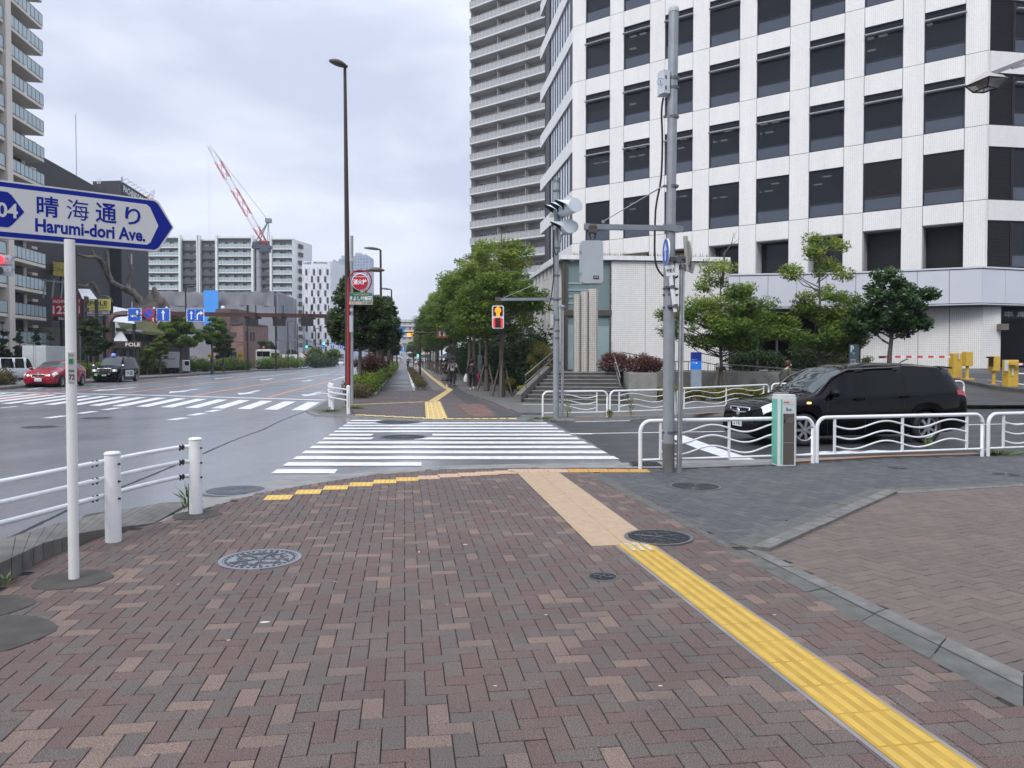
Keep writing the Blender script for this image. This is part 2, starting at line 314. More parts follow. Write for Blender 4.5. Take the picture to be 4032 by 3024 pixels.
def herring(mb, inside, x0, x1, y0, y1, ang, org=(0, 0), w=.1, gap=.005, zt=0., depth=.006):
    ca, sa = math.cos(ang), math.sin(ang)
    for i in range(int(x0/w), int(x1/w)):
        for j in range(int(y0/w), int(y1/w)):
            t = (i-j) % 4
            if t == 0: a, b = 2, 1
            elif t == 3: a, b = 1, 2
            else: continue
            cx, cy = (i+a/2)*w, (j+b/2)*w
            X, Y = org[0]+cx*ca-cy*sa, org[1]+cx*sa+cy*ca
            if not inside(X, Y): continue
            hx, hy = a*w/2-gap/2, b*w/2-gap/2; ch = .0025
            dz = rnd.uniform(-.0012, .0012); tx_, ty_ = rnd.gauss(0, .008), rnd.gauss(0, .008)
            vs = []
            for (ex, ey, z) in ((hx, hy, zt-depth), (hx, hy, zt-ch+dz), (hx-ch, hy-ch, zt+dz)):
                for sx, sy in ((-1,-1),(1,-1),(1,1),(-1,1)):
                    lx, ly = cx+sx*ex, cy+sy*ey; vs.append((org[0]+lx*ca-ly*sa, org[1]+lx*sa+ly*ca, z+sx*ex*tx_+sy*ey*ty_))
            mb.add(vs, [(8,9,10,11)]+[(4+k, 4+(k+1) % 4, 8+(k+1) % 4, 8+k) for k in range(4)]+[(k, (k+1) % 4, 4+(k+1) % 4, 4+k) for k in range(4)])
def in_poly(poly):
    pts = [(p[0], p[1]) for p in poly]; n = len(pts)
    def f(x, y):
        c = False
        for i in range(n):
            (x1, y1), (x2, y2) = pts[i], pts[i-1]
            if (y1 > y) != (y2 > y) and x < (x2-x1)*(y-y1)/(y2-y1)+x1: c = not c
        return c
    return f
J0, J1 = G(2330, 1862), G(2895, 2160)           # strip between the two pavements
r_lo = (J1-J0).normalized()
brA = px((2340, 1855), (2620, 1998), (2890, 2158), (4032, 2775), (4700, 3145))
brown_out = brick_edge[:18]+brA+[Vector((4, -1, 0)), Vector((-6, -1, 0))]
m = MB(); ins = in_poly(brick_edge[:17]+[G(2326, 1850)]+brA[1:]+[Vector((3.2, .8, 0)), Vector((-6, .8, 0)), Vector((-9, 2.5, 0))])
AVA = math.atan2(P.y, P.x)
herring(m, ins, -7, 7, .5, 13.5, AVA, (0, 0))
mu_br = [(0, (.112, .077, .068)), (.26, (.100, .082, .073)), (.46, (.109, .072, .065)), (.64, (.110, .087, .077)), (.84, (.170, .121, .099)), (.93, (.150, .110, .092))]
struct(m.build('brick_pavement', brick_mat('mauve_pavers', mu_br, speck=.55, big=.2)))
# grey-blue pavers on the right, outlined by the strips
gb = px((2340, 1866), (2575, 1990), (2860, 2150), (2920, 2135), (3160, 2040), (3440, 1933), (4032, 1903), (4700, 1873))
ins2 = in_poly([G(2372, 1849), *px((2540, 1849), (2689, 1847), (3050, 1834), (3216, 1821), (3482, 1805), (3867, 1794), (3950, 1791)), Vector((16, 15.2, 0)), Vector((16, 12.3, 0))]+gb[::-1][1:])
m = MB(); herring(m, ins2, -2, 20, 0, 19, math.radians(18), (0, 0))
struct(m.build('slate_pavement', brick_mat('slate_pavers', [(0, (.066, .070, .078)), (.3, (.080, .083, .088)), (.6, (.072, .075, .081)), (.8, (.092, .095, .096))], rough=.7, speck=.2)))
# plain brown pavers beyond the granite strip
st1a, st1b = G(2990, 2166), G(4900, 3040)
bp_ = px((2990, 2168), (3500, 1938), (4032, 1909), (4900, 1875))
ins3 = in_poly([*bp_, Vector((8.2, 4, 0)), *px((4700, 2990), (4032, 2685), (3500, 2420), (3000, 2175))])
m = MB(); herring(m, ins3, -2, 14, -4, 12, math.radians(26), (0, 0))
struct(m.build('brown_pavement', brick_mat('brown_pavers', [(0, (.128, .101, .087)), (.3, (.142, .112, .096)), (.6, (.134, .106, .092)), (.8, (.120, .098, .085))], rough=.8, speck=.22, big=.14)))
# concrete and granite edging strips, each stone its own block
granite = mat('granite', (.14, .139, .130), .75, var=.3, scale=6, bump=.2, bs=90, dirt=.55, dcol=(.25, .255, .25))
strip_m = mat('edging_concrete', (.105, .108, .098), .85, var=.25, scale=7, bump=.5, bs=70, dirt=.3, dcol=(.09, .10, .09))
def strip(pa, pb, n, mtl, h=0., name='edging', gap=.012, mb=None):
    """stones between two edge polylines (same count), n stones per span"""
    own = mb is None; mb = mb or MB()
    for i in range(len(pa)-1):
        k = n[i] if hasattr(n, '__len__') else n
        for j in range(k):
            g = gap/2/max(.05, (pa[i+1]-pa[i]).length); a0, a1 = j/k+g, (j+1)/k-g
            q = [pa[i].lerp(pa[i+1], a0), pa[i].lerp(pa[i+1], a1), pb[i].lerp(pb[i+1], a1), pb[i].lerp(pb[i+1], a0)]
            mb.prism([(v.x, v.y) for v in q], -.1, h+rnd.uniform(-.002, .002), bottom=False)
    return struct(mb.build(name, mtl)) if own else mb
sm_ = MB()
strip(px((2309, 1866), (2880, 2163)), px((2359, 1868), (2862, 2139)), 6, None, .003, mb=sm_)
strip(px((2862, 2166), (4032, 2795), (4700, 3165)), px((2930, 2166), (4032, 2713), (4700, 3040)), [5, 3], None, .002, mb=sm_)
strip(px((2872, 2138), (3423, 1927)), px((2957, 2163), (3487, 1934)), 6, None, .003, mb=sm_)
strip(px((3423, 1927), (4032, 1899), (4800, 1868)), px((3480, 1936), (4032, 1908), (4800, 1875)), [3, 3], None, .002, mb=sm_)
struct(sm_.build('edging_strip', strip_m))
gm = MB()
strip(px((2935, 2164), (4032, 2709), (4700, 3035)), px((2992, 2168), (4032, 2655), (4700, 2950)), [5, 3], None, .004, mb=gm)
strip(px((2962, 2163), (3489, 1934)), px((3030, 2173), (3533, 1943)), 9, None, .03, mb=gm)
strip(px((3489, 1936), (4032, 1908)), px((3535, 1945), (4032, 1914)), 4, None, .005, mb=gm)
struct(gm.build('granite_edging', granite))
# raised kerb at the left, sinking to the crossing
kp = [brick_edge[i] for i in range(0, 6)]; kq = [k.lerp(apron_edge[i], .62) for i, k in enumerate(kp)]
kh = [.17, .16, .13, .10, .06, .008]; m = MB()
for i in range(5):
    for j in range(4):
        a, b = j/4+.006, (j+1)/4-.006; q = [kp[i].lerp(kp[i+1], a), kp[i].lerp(kp[i+1], b), kq[i].lerp(kq[i+1], b), kq[i].lerp(kq[i+1], a)]
        z0 = kh[i]+(kh[i+1]-kh[i])*a; z1 = kh[i]+(kh[i+1]-kh[i])*b
        vs = [Vector((v.x, v.y, -.1)) for v in q]+[Vector((q[0].x, q[0].y, z0)), Vector((q[1].x, q[1].y, z1)), Vector((q[2].x, q[2].y, z1)), Vector((q[3].x, q[3].y, z0))]
        m.add(vs, ((4,5,6,7)[::-1], (0,1,5,4)[::-1], (1,2,6,5)[::-1], (2,3,7,6)[::-1], (3,0,4,7)[::-1]))
struct(m.build('raised_kerb', mat('kerb_stone', (.15, .145, .135), .8, var=.25, scale=4, bump=.4, bs=60, dirt=.5, dcol=(.05, .047, .043))))
m = MB()     # orange line on the kerb at the right
for a, b in ((18, 19), (19, 20), (20, 21), (21, 22)):
    p, q = brick_edge[a], brick_edge[b]; n = Vector((-(q-p).y, (q-p).x, 0)).normalized()
    m.add([p+n*.02+UP*.004, q+n*.02+UP*.004, q+n*.12+UP*.004, p+n*.12+UP*.004], [(0, 1, 2, 3)])
struct(m.build('kerb_line', kerb_o))
# ---- tactile paving
tac_y = mat('tactile_yellow', (.42, .265, .038), .55, var=.14, scale=7, dirt=.5, dcol=(.42, .27, .045), bump=.15, bs=80)
tac_b = mat('tactile_beige', (.42, .31, .205), .65, var=.09, scale=9, dirt=.3, dcol=(.36, .26, .17), bump=.2, bs=80)
tac_p = mat('tactile_pale', (.52, .36, .24), .65, var=.1, scale=9, dirt=.4, dcol=(.40, .29, .22), bump=.2, bs=80)
tac_o = mat('tactile_ochre', (.52, .29, .075), .65, var=.14, scale=9, dirt=.4, dcol=(.38, .22, .07), bump=.2, bs=80)
pale_bar = mat('tactile_worn_bar', (.62, .50, .30), .6, var=.1, dirt=.4, dcol=(.5, .38, .2))
def tac_tile(mb, c, u, v, bars=4, dots=False, th=.006, bi=0, s=.298):
    """one block centred at c, bars run along v"""
    u, v = u.normalized(), v.normalized(); c = Vector(c)
    mb.m = 0; mb.add([c+u*sx*s/2+v*sy*s/2+UP*z for z in (0, th) for sx, sy in ((-1,-1),(1,-1),(1,1),(-1,1))], ((4,5,6,7),(0,1,5,4),(1,2,6,5),(2,3,7,6),(3,0,4,7)))
    mb.m = bi
    if dots:
        for i in range(5):
            for j in range(5): mb.lathe([(.016, th), (.011, th+.005)], c+u*(i-2)*.058+v*(j-2)*.058, 6)
    else:
        for i in range(bars):
            o = c+u*((i-(bars-1)/2)*s/bars); w0, w1, l0, l1 = .018, .011, s*.475, s*.455
            mb.add([o+u*sx*w0+v*sy*l0+UP*th for sx, sy in ((-1,-1),(1,-1),(1,1),(-1,1))]+[o+u*sx*w1+v*sy*l1+UP*(th+.005) for sx, sy in ((-1,-1),(1,-1),(1,1),(-1,1))],
                   ((4,5,6,7),(0,1,5,4),(1,2,6,5),(2,3,7,6),(3,0,4,7)))
    mb.m = 0
ya, yb = G(2424, 2143), G(3375, 2900); yc, yd = G(2558, 2139), G(3676, 2900)
c0 = (ya+yc)/2; c1 = (yb+yd)/2; yv = (c1-c0).normalized(); yu = Vector((-yv.y, yv.x, 0))
m = MB(); n = int((c1-c0).length/.3)+6

for k in range(n): tac_tile(m, c0+yv*(.15+.3*k)+UP*.001, yu, yv, bi=1)
struct(m.build('tactile_guide_strip', [tac_y, mat('tactile_yellow_bar', (.54, .36, .065), .5, var=.1, scale=9, dirt=.25, dcol=(.5, .33, .06))]))
m = MB(); L_ = .3*n
for sgn in (-1, 1): m.prism([((c0+yu*sgn*x+yv*y).x, (c0+yu*sgn*x+yv*y).y) for x, y in ((.149, -.01), (.172, -.01), (.172, L_), (.149, L_))], -.01, .0025)
struct(m.build('tactile_strip_bedding', mat('glue_grey', (.22, .22, .24), .7, var=.2)))
m = MB()     # printed notices on the first block
for k in range(3): 
    o = c0+yu*(.075-.075*k)+yv*.15+UP*.0125; m.m = 0; m.add([o+yu*a+yv*b for a, b in ((-.016,-.125),(.016,-.125),(.016,.125),(-.016,.125))], [(3,2,1,0)])
    m.m = 1; put_text(m, ('点字ブロック', '歩道の上に', '物を置かない')[k], o+UP*.001, yv, -yu if False else yu, .22, .022, .01)
struct(m.build('tactile_notice', [mat('notice_white', (.7, .68, .62), .5), mat('notice_ink', (.05, .045, .05), .6)]))
# beige block panel, two blocks wide
ba, bb = G(2021, 1849), G(2345, 2147); bc, bd = G(2185, 1849), G(2552, 2105)
d0, d1 = (ba+bc)/2, (bb+G(2575, 2147))/2; bv = (d1-d0).normalized(); bu = Vector((-bv.y, bv.x, 0)); m = MB()

nk = round((d1-d0).length/.3)
for k in range(nk):
    for q in (-.15, .15): tac_tile(m, d0+bv*((k+.5)*(d1-d0).length/nk)+bu*q+UP*.001, bu, bv, 4, th=.005, s=.296)
struct(m.build('tactile_crossing_panel', tac_b))
# warning blocks stepping along the kerb
tiles = [(1097, 1960, 'y'), (1215, 1938, 'y'), (1323, 1921, 'y'), (1423, 1908, 'y'), (1516, 1897, 'y'), (1603, 1888, 'y'), (1688, 1881, 'p'), (1768, 1874, 'p'), (1845, 1869, 'p'), (1917, 1865, 'p'), (1990, 1860.5, 'p')]
my, mp_, mo = MB(), MB(), MB()
for k, (x, y, c) in enumerate(tiles):
    tac_tile(my if c == 'y' else mp_, G(x, y)+UP*.001, P, A, 5, dots=(k < 6), bi=1 if c == 'y' else 0)
for k in range(3): tac_tile(mp_, G(2040+78*k, 1855)+UP*.001, Vector((1, 0, 0)), Vector((0, 1, 0)), 5)
for k in range(4): tac_tile(mo, G(2278+79*k, 1854.5)+UP*.001, Vector((1, 0, 0)), Vector((0, 1, 0)), 5, dots=True)
struct(my.build('tactile_warning_blocks', [mat('tactile_faded', (.66, .47, .14), .6, var=.12, dirt=.3, dcol=(.55, .42, .2)), mat('tactile_dot', (.62, .36, .05), .5)]))
struct(mp_.build('tactile_warning_blocks_pale', tac_p)); struct(mo.build('tactile_warning_blocks_ochre', tac_o))
# ---- manhole covers
iron = mat('cast_iron', (.10, .105, .115), .38, .7, var=.25, scale=20, dirt=.4, dcol=(.035, .035, .04))
iron_dk = mat('cast_iron_dark', (.028, .03, .033), .5, .4, var=.3, scale=20)
frame_m = mat('cast_iron_frame', (.16, .165, .175), .45, .5, var=.2)
def manhole(name, label, c, r, kind, mtl, group='manhole covers', seed=1):
    R = random.Random(seed); t = thing(name, label, 'manhole cover', c, rnd.uniform(0, 1), group)
    m = MB(); m.lathe([(r, -.02), (r, .0015), (r*.9, .002), (r*.9, -.008)], n=40, smooth=False, close=True); m.build('frame', frame_m if mtl is iron else mtl, t, False)
    m = MB(); m.lathe([(r*.885, -.03), (r*.885, .000), (0.0001, .000)], n=40, smooth=False); z = .0005
    m.m = 1
    if kind == 'flower':
        for k in range(5):
            a = 2*PI*k/5; m.lathe([(r*.24, z), (r*.24, .005), (r*.21, .005), (r*.21, z)], (math.cos(a)*r*.34, math.sin(a)*r*.34, 0), 16, close=True)
            a += PI/5; m.tube([(math.cos(a)*r*.16, math.sin(a)*r*.16, .003), (math.cos(a)*r*.72, math.sin(a)*r*.72, .003)], .006, 5)
        m.lathe([(r*.1, z), (r*.08, .006)], n=12)
        for k in range(34):
            a = 2*PI*k/34; m.box((math.cos(a)*r*.82, math.sin(a)*r*.82, .003), (.02, .02, .004), a)
        for k in range(90):
            a, q = R.uniform(0, 2*PI), r*math.sqrt(R.uniform(.1, .52)); m.box((math.cos(a)*q, math.sin(a)*q, .0025), (.03, .009, .004), R.uniform(0, PI))
    elif kind == 'grid':
        for i in range(-12, 13):
            for j in range(-12, 13):
                x, y = i*r*.075, j*r*.075
                if x*x+y*y < (r*.8)**2 and (x*x+y*y > (r*.25)**2): m.box((x, y, .003), (r*.045, r*.045, .005), PI/4)
        m.lathe([(r*.2, z), (r*.2, .004), (r*.16, .004), (r*.16, z)], n=16, close=True)
    elif kind == 'rings':
        for q in (.2, .3, .4, .5, .6, .7, .8): m.lathe([(r*q, z), (r*q, .004), (r*(q-.04), .004), (r*(q-.04), z)], n=30, close=True)
    else:
        for a in (PI/4, 3*PI/4): m.tube([(-math.cos(a)*r*.7, -math.sin(a)*r*.7, .004), (math.cos(a)*r*.7, math.sin(a)*r*.7, .004)], .008, 5)
        m.lathe([(r*.55, z), (r*.55, .005), (r*.48, .005), (r*.48, z)], n=18, close=True); m.box((0, r*.7, .003), (.05, .02, .006))
    m.build('cover', [mtl, mat('iron_groove', (.12, .125, .135), .45, .4)] if mtl.name.startswith('worn') and kind == 'flower' else [iron_dk if kind != 'grid' else MATS['cast_iron'], mtl], t, False); return t
manhole('manhole_cover', 'shiny patterned cover with petal rings set in the mauve brick pavement', G(1025, 2200, .003), .325, 'flower', mat('worn_iron', (.30, .31, .34), .3, .8, var=.2))
manhole('manhole_cover', 'large dark cast iron cover overlapping the end of the beige tactile panel', G(2593, 2113, .0125), .31, 'flower', iron, seed=2)
manhole('manhole_cover', 'small round dark valve cover left of the yellow strip', G(2373, 2270, .003), .115, 'valve', iron, seed=3)
manhole('manhole_cover', 'large cover with fine chequer studs in the gutter beside the end guard post', G(928, 1931, RZ+.035), .39, 'grid', mat('worn_iron2', (.26, .28, .31), .32, .7, var=.2))
manhole('manhole_cover', 'dark ringed cover in the slate grey pavers below the thin steel pole', G(2737, 1914, .003), .33, 'rings', iron)
manhole('manhole_cover', 'small dark cover in the slate pavers between fire extinguisher cabinet and frame edge', G(3536, 1842, .003), .16, 'valve', iron)
manhole('manhole_cover', 'small dark cover in the slate pavers near the right frame edge', G(3962, 1868, .003), .2, 'rings', iron)
manhole('manhole_cover', 'striped painted cover in the middle of the near zebra crossing', G(1588, 1720, RZ+.008), .55, 'grid', iron)
manhole('manhole_cover', 'flat dark cover against the far kerb at the head of the zebra crossing', G(1575, 1660, RZ+.008), .7, 'rings', iron)
manhole('manhole_cover', 'dark round cover in the avenue behind the street name post, nearer one', G(158, 1681, RZ+.006), .42, 'rings', iron)
manhole('manhole_cover', 'dark round cover in the avenue right of the street name post, farther one', G(380, 1646, RZ+.006), .42, 'rings', iron)
manhole('manhole_cover', 'worn patterned cover in the far pavement near the cycle path end', G(1590, 1565, .004), .38, 'flower', mat('worn_iron3', (.3, .31, .33), .4, .6))
manhole('manhole_cover', 'dark oval cover on the far pavement beside the first wavy fence post', G(2095, 1629, .004), .38, 'rings', iron)
m = MB()      # mortar rounds where posts once stood
for (x, y, r) in ((433, 2032, .27), (1275/1.6458, 2028, .24), (288, 2283, .26), (-60, 2505, .36), (-40, 2390, .25)):
    c = G(x, y); m.prism([(c.x+r*math.cos(a)*(1+.05*math.sin(5*a)), c.y+r*math.sin(a)*(1+.05*math.cos(3*a))) for a in [2*PI*k/26 for k in range(26)]], -.03, .004)
struct(m.build('mortar_patch', mat('mortar_dark', (.060, .056, .050), .85, var=.25, scale=5, bump=.4, bs=40, dirt=.4, dcol=(.10, .09, .075))))
m = MB()      # drain grate
g0, g1 = G(2490, 1832, -.005), G(2600, 1832, -.005)
for k in range(9): m.box(g0.lerp(g1, k/8)+Vector((0, .1, .004)), (.02, .32, .02))
for k in (0, 1, 2, 3, 4): m.box(((g0.x+g1.x)/2, g0.y-.05+.08*k, .003), (.42, .015, .018))
tag(m.build('drain_grate', iron), 'rusty rectangular drain grate at the foot of the near wavy fence', 'drain grate')
# ================================================================ road markings
PZ = RZ+.004
def mark(mb, pts, z=PZ): mb.poly([Vector((p[0], p[1], z)) for p in pts])
m = MB(); z2 = RZ+.008; R2 = random.Random(3)
for k in range(13):
    y = 11.24+.8*k; y1 = y+.42
    xl = lambda y: -3.53-.09*(y-11.2)
    xr = lambda y: 1.80-.118*(y-12.87)
    a, b = xl(y), xr(y)
    if k == 0: b = -2.6
    if k == 1: b = -1.42
    segs = [(a, b)]
    if k in (6, 7): segs = [(a, -2.95 if k == 6 else -3.1), (-2.05 if k == 6 else -1.75, b)]
    for s, e in segs: mark(m, [(s, y), (e, y), (e-.05 if e == b else e, y1), (s-.04, y1)], z2)
struct(m.build('zebra_crossing', paint_w))
m = MB(); F0, F7 = G(1260, 1584.5, RZ), G(655, 1567, RZ); s1 = (F7-F0)/7; N0, N5 = G(1147, 1615, RZ), G(630, 1603.5, RZ); s2 = (N5-N0)/5
for k in range(-1, 26): mark(m, [N0+s2*k, N0+s2*(k-.5), F0+s1*k, F0+s1*(k+.5)])
struct(m.build('avenue_zebra_crossing', paint_w))
m = MB()
def line(mb, pts, w):
    q = [G(a, b, RZ) for a, b in pts]
    for a, b in zip(q, q[1:]):
        d = (b-a).normalized(); n = Vector((-d.y, d.x, 0))*w/2; mark(mb, [a-n, b-n, b+n, a+n])
line(m, [(1277, 1575.5), (600, 1556.5), (0, 1544.6), (-600, 1533)], .42)
for a in ([(832, 1481.6), (1075, 1462.5)], [(983, 1488), (1189, 1467)], [(1144, 1494.5), (1296, 1471.5)], [(1310, 1497), (1420, 1466)]): line(m, a, .17)
line(m, [(-700, 1621), (0, 1536.5), (100, 1525.5), (600, 1489), (1011, 1460.5)], .17)
line(m, [(108, 1534.5), (195, 1522)], .15)
for a in ([(671, 1654), (731, 1645)], [(751, 1636), (802, 1627)], [(819, 1622), (863, 1614)], [(182, 1647), (258, 1637)], [(308, 1629), (373, 1620)], [(410, 1614), (465, 1606)]): line(m, a, .3)
for a in ([(0, 1607), (70, 1599.5)], [(-200, 1632), (-60, 1614)], [(520, 1567), (566, 1567)]): line(m, a, .16)
for (x, y) in ((1228, 1459), (1235, 1470), (1245, 1453), (1285, 1456), (1310, 1464), (1322, 1456), (1332, 1476), (1318, 1447)): line(m, [(x-12, y+1.5), (x+12, y-1.5)], .15)
struct(m.build('lane_lines', paint_w))
m = MB()
for a in ([(0, 1577), (190, 1549.5), (600, 1506.5), (832, 1481.6)], [(476, 1549), (600, 1534.5), (983, 1488)], [(764, 1557.6), (1144, 1494.5)], [(1055.7, 1564.6), (1310, 1497)]): line(m, a, .16)
struct(m.build('orange_lane_lines', paint_o))
m = MB()
def arrow(mb, x0, y0, x1, y1, turn=False, wd=1.0):
    a, b = G(x0, y0, RZ), G(x1, y1, RZ); d = (a-b); Ln = d.length; d.normalize(); n = Vector((-d.y, d.x, 0))
    def q(s, t): return b+d*s+n*t
    mark(mb, [q(0, -.13*wd), q(Ln*.62, -.13*wd), q(Ln*.62, .13*wd), q(0, .13*wd)][::-1]); mark(mb, [q(Ln*.62, -.5*wd), q(Ln, 0), q(Ln*.62, .5*wd)])
    if turn: mark(mb, [q(Ln*.25, .1), q(Ln*.35, .9), q(Ln*.5, .9), q(Ln*.4, .1)][::-1]); mark(mb, [q(Ln*.2, .85), q(Ln*.45, 1.6), q(Ln*.65, .85)][::-1])
arrow(m, 664, 1547.5, 779, 1532); arrow(m, 942, 1554, 1021, 1537.5); arrow(m, 842, 1492, 917, 1485); arrow(m, 1028, 1497, 1074, 1490.5); arrow(m, 1195, 1502, 1230, 1495.5)
arrow(m, 1200, 1560, 1262, 1543, True); arrow(m, 691, 1488.5, 776, 1483); arrow(m, 361, 1540, 532, 1526)
struct(m.build('lane_arrows', paint_w))
m = MB()     # side street: centre line, stop line, edge lines, stop lettering
sz = RZ+.008
def sline(pts, w):
    q = [G(a, b, RZ) for a, b in pts]
    for a, b in zip(q, q[1:]):
        d = (b-a).normalized(); n = Vector((-d.y, d.x, 0))*w/2; mark(m, [a-n, b-n, b+n, a+n], sz)
sline([(2245, 1709), (2332, 1709)], .22); sline([(2332, 1708), (2850, 1700)], .12); sline([(3810, 1674), (4032, 1668), (4300, 1662)], .12)
sline([(2265, 1662), (2480, 1657)], .15); sline([(2580, 1653), (2790, 1650)], .18)
sline([(2655, 1716), (2790, 1768), (2930, 1813)], .42)
for k, x in enumerate((3240, 3330, 3440)):
    c = G(x, 1786-2.5*k, RZ); d = Vector((.97, .235, 0)); n = Vector((-.235, .97, 0))
    mark(m, [c-d*.42, c+d*.3-n*.07, c+d*.05+n*.02], sz); mark(m, [c-d*.42, c+d*.05+n*.02, c+d*.5+n*.16, c+d*.1+n*.18], sz)
    mark(m, [c-d*.2+n*.1, c+d*.3+n*.2, c+d*.2+n*.27], sz)
for k in range(5):
    c = G(3670+55*k, 1777-1.5*k, RZ); d = Vector((.97, .235, 0)); n = Vector((-.235, .97, 0)); mark(m, [c-d*.25, c+d*.2-n*.03, c+d*.3+n*.05, c-d*.05+n*.07], sz)
struct(m.build('side_street_markings', paint_w))
m = MB()     # dark sealed joint in the road surface
cp = smooth_path([G(a, b, RZ+.003) for a, b in ((1208, 1617), (1110, 1655), (1040, 1689), (932, 1729), (790, 1790), (560, 1885), (365, 1962), (180, 2050), (0, 2136), (-200, 2240))], 8)
R3 = random.Random(5)
for a, b in zip(cp, cp[1:]):
    d = (b-a).normalized(); n = Vector((-d.y, d.x, 0)); m.poly([a-n*R3.uniform(.012, .035), b-n*.02, b+n*.02, a+n*R3.uniform(.012, .035)])
struct(m.build('road_joint', mat('joint_tar', (.012, .012, .013), .6)))
m = MB()     # puddle in the gutter
def blob(c, rx, ry, ang, n=22, seed=0):
    R = random.Random(seed); return [Vector((c.x+math.cos(ang)*rx*k1*math.cos(t)-math.sin(ang)*ry*k1*math.sin(t), c.y+math.sin(ang)*rx*k1*math.cos(t)+math.cos(ang)*ry*k1*math.sin(t), c.z)) for t, k1 in [(2*PI*i/n, R.uniform(.8, 1.15)) for i in range(n)]]
c = G(575, 2040, -.018+.012); m.poly(blob(c, .28, .06, .8, seed=2)); m.poly(blob(G(640, 2020, -.006), .15, .035, .8, seed=3))
w_m = glass_mat('puddle_water', (.02, .02, .02), .01, spec=.6); struct(m.build('puddle', w_m))
m = MB()     # small litter: gum and droppings on the bricks
for k, (x, y, r) in enumerate(((1042, 2449, .030), (1832, 2144, .022), (1650, 2173, .007), (1756, 2153, .004), (2595, 1915, .01), (1760, 2380, .006), (1320, 2290, .011), (2150, 2420, .013), (900, 2520, .012), (1480, 2060, .009), (2600, 2700, .012), (1950, 2700, .010), (700, 2300, .01), (3050, 2420, .012))):
    c = G(x, y, .0015); m.poly(blob(c, r, r*.5, .2, 14, seed=k))
m.box(G(1650, 2173, .006), (.012, .012, .01))
struct(m.build('pavement_stains', mat('droppings', (.62, .60, .52), .7)))
# ================================================================ far pavement, cycle path, terrace
fe = px((1206, 1619), (1240, 1633), (1350, 1637), (1500, 1648), (1698, 1656), (1983, 1655), (2111, 1650), (2267, 1651), (2520, 1645), (2683, 1640), (2850, 1631))
fl = [fe[0]+Vector((-.15, 1.2, 0)), G(1287, 1578), G(1287, 1578)+A*350]
out_far = [(p.x, p.y) for p in fe]+[(15, 26.2), (60, 38), (60, 390), (fl[2].x, fl[2].y), (fl[1].x, fl[1].y), (fl[0].x, fl[0].y)]
m = MB(); m.prism(out_far, -.2, -.008); struct(m.build('far_pavement_bed', mat('grey_slab_paving', (.125, .125, .12), .7, var=.12, scale=1.5, bump=.2, bs=30, dirt=.3, dcol=(.08, .08, .08))))
m = MB(); Ln = len(fe)
for i in range(Ln-1):
    for j in range(4):
        a, b = fe[i].lerp(fe[i+1], j/4+.004), fe[i].lerp(fe[i+1], (j+1)/4-.004); d = (b-a).normalized(); n = Vector((-d.y, d.x, 0))
        h = .0 if i < 8 else .06; m.add([a-n*.02+UP*(RZ-.02), b-n*.02+UP*(RZ-.02), b+UP*h, a+UP*h, a+n*.16+UP*(h+.003), b+n*.16+UP*(h+.003)], [(0, 1, 2, 3), (3, 2, 5, 4)])
struct(m.build('far_kerb', mat('kerb_far', (.20, .20, .19), .8, var=.2, dirt=.4)))
m = MB(); a, b = fe[7], fe[8]
for a, b in ((fe[7], fe[8]), (fe[9]+Vector((.5, .12, 0)), fe[10]), (fe[10], Vector((9.5, 24.3, 0)))): 
    d = (b-a).normalized(); n = Vector((-d.y, d.x, 0)); m.add([a+n*.02+UP*.067, b+n*.02+UP*.067, b+n*.12+UP*.067, a+n*.12+UP*.067], [(0, 1, 2, 3)])
struct(m.build('far_kerb_line', kerb_o))
m = MB(); a, b = fe[10]+UP*.06, Vector((14.5, 26.0, .06)); d = (b-a).normalized(); n = Vector((-d.y, d.x, 0)); m.slab([a, b, b+n*.16, a+n*.16], .14, UP); m.slab([b, b+Vector((40, 12, 0)), b+Vector((40, 12.2, 0)), b+n*.16], .14, UP)
struct(m.build('far_kerb_right', MATS['kerb_far']))
# pavers near the crossing (stack bond bricks)
farb = in_poly(px((1390, 1629), (1760, 1644), (1980, 1644), (2060, 1632), (1990, 1606), (1930, 1580), (1830, 1548), (1740, 1520), (1625, 1537), (1500, 1540), (1390, 1558), (1375, 1600)))
m = MB()
def stack(mb, inside, x0, x1, y0, y1, ang, w=.2, h=.1, gap=.01):
    ca, sa = math.cos(ang), math.sin(ang)
    for j in range(int(y0/h), int(y1/h)):
        for i in range(int(x0/w), int(x1/w)):
            cx, cy = (i+.5+(.5 if j % 2 else 0))*w, (j+.5)*h; X, Y = cx*ca-cy*sa, cx*sa+cy*ca
            if not inside(X, Y): continue
            hx, hy = w/2-gap/2, h/2-gap/2
            mb.add([((cx+sx*hx)*ca-(cy+sy*hy)*sa, (cx+sx*hx)*sa+(cy+sy*hy)*ca, z) for z in (-.008, 0) for sx, sy in ((-1,-1),(1,-1),(1,1),(-1,1))], ((4,5,6,7), (0,1,5,4), (1,2,6,5), (2,3,7,6), (3,0,4,7)))
stack(m, farb, -12, 12, 15, 44, AVA+PI/2 if False else AVA)
struct(m.build('far_brick_pavement', brick_mat('far_mauve_pavers', [(0, (.10, .078, .075)), (.35, (.085, .078, .078)), (.7, (.12, .088, .08)), (.93, (.16, .10, .085))], rough=.65, speck=.15)))
fd = P.dot(G(1499, 1541)); fr = P.dot(G(1624, 1538)); s0 = A.dot(G(1560, 1540))
def AP(s, t, z=0): v = A*s+P*t; return Vector((v.x, v.y, z))

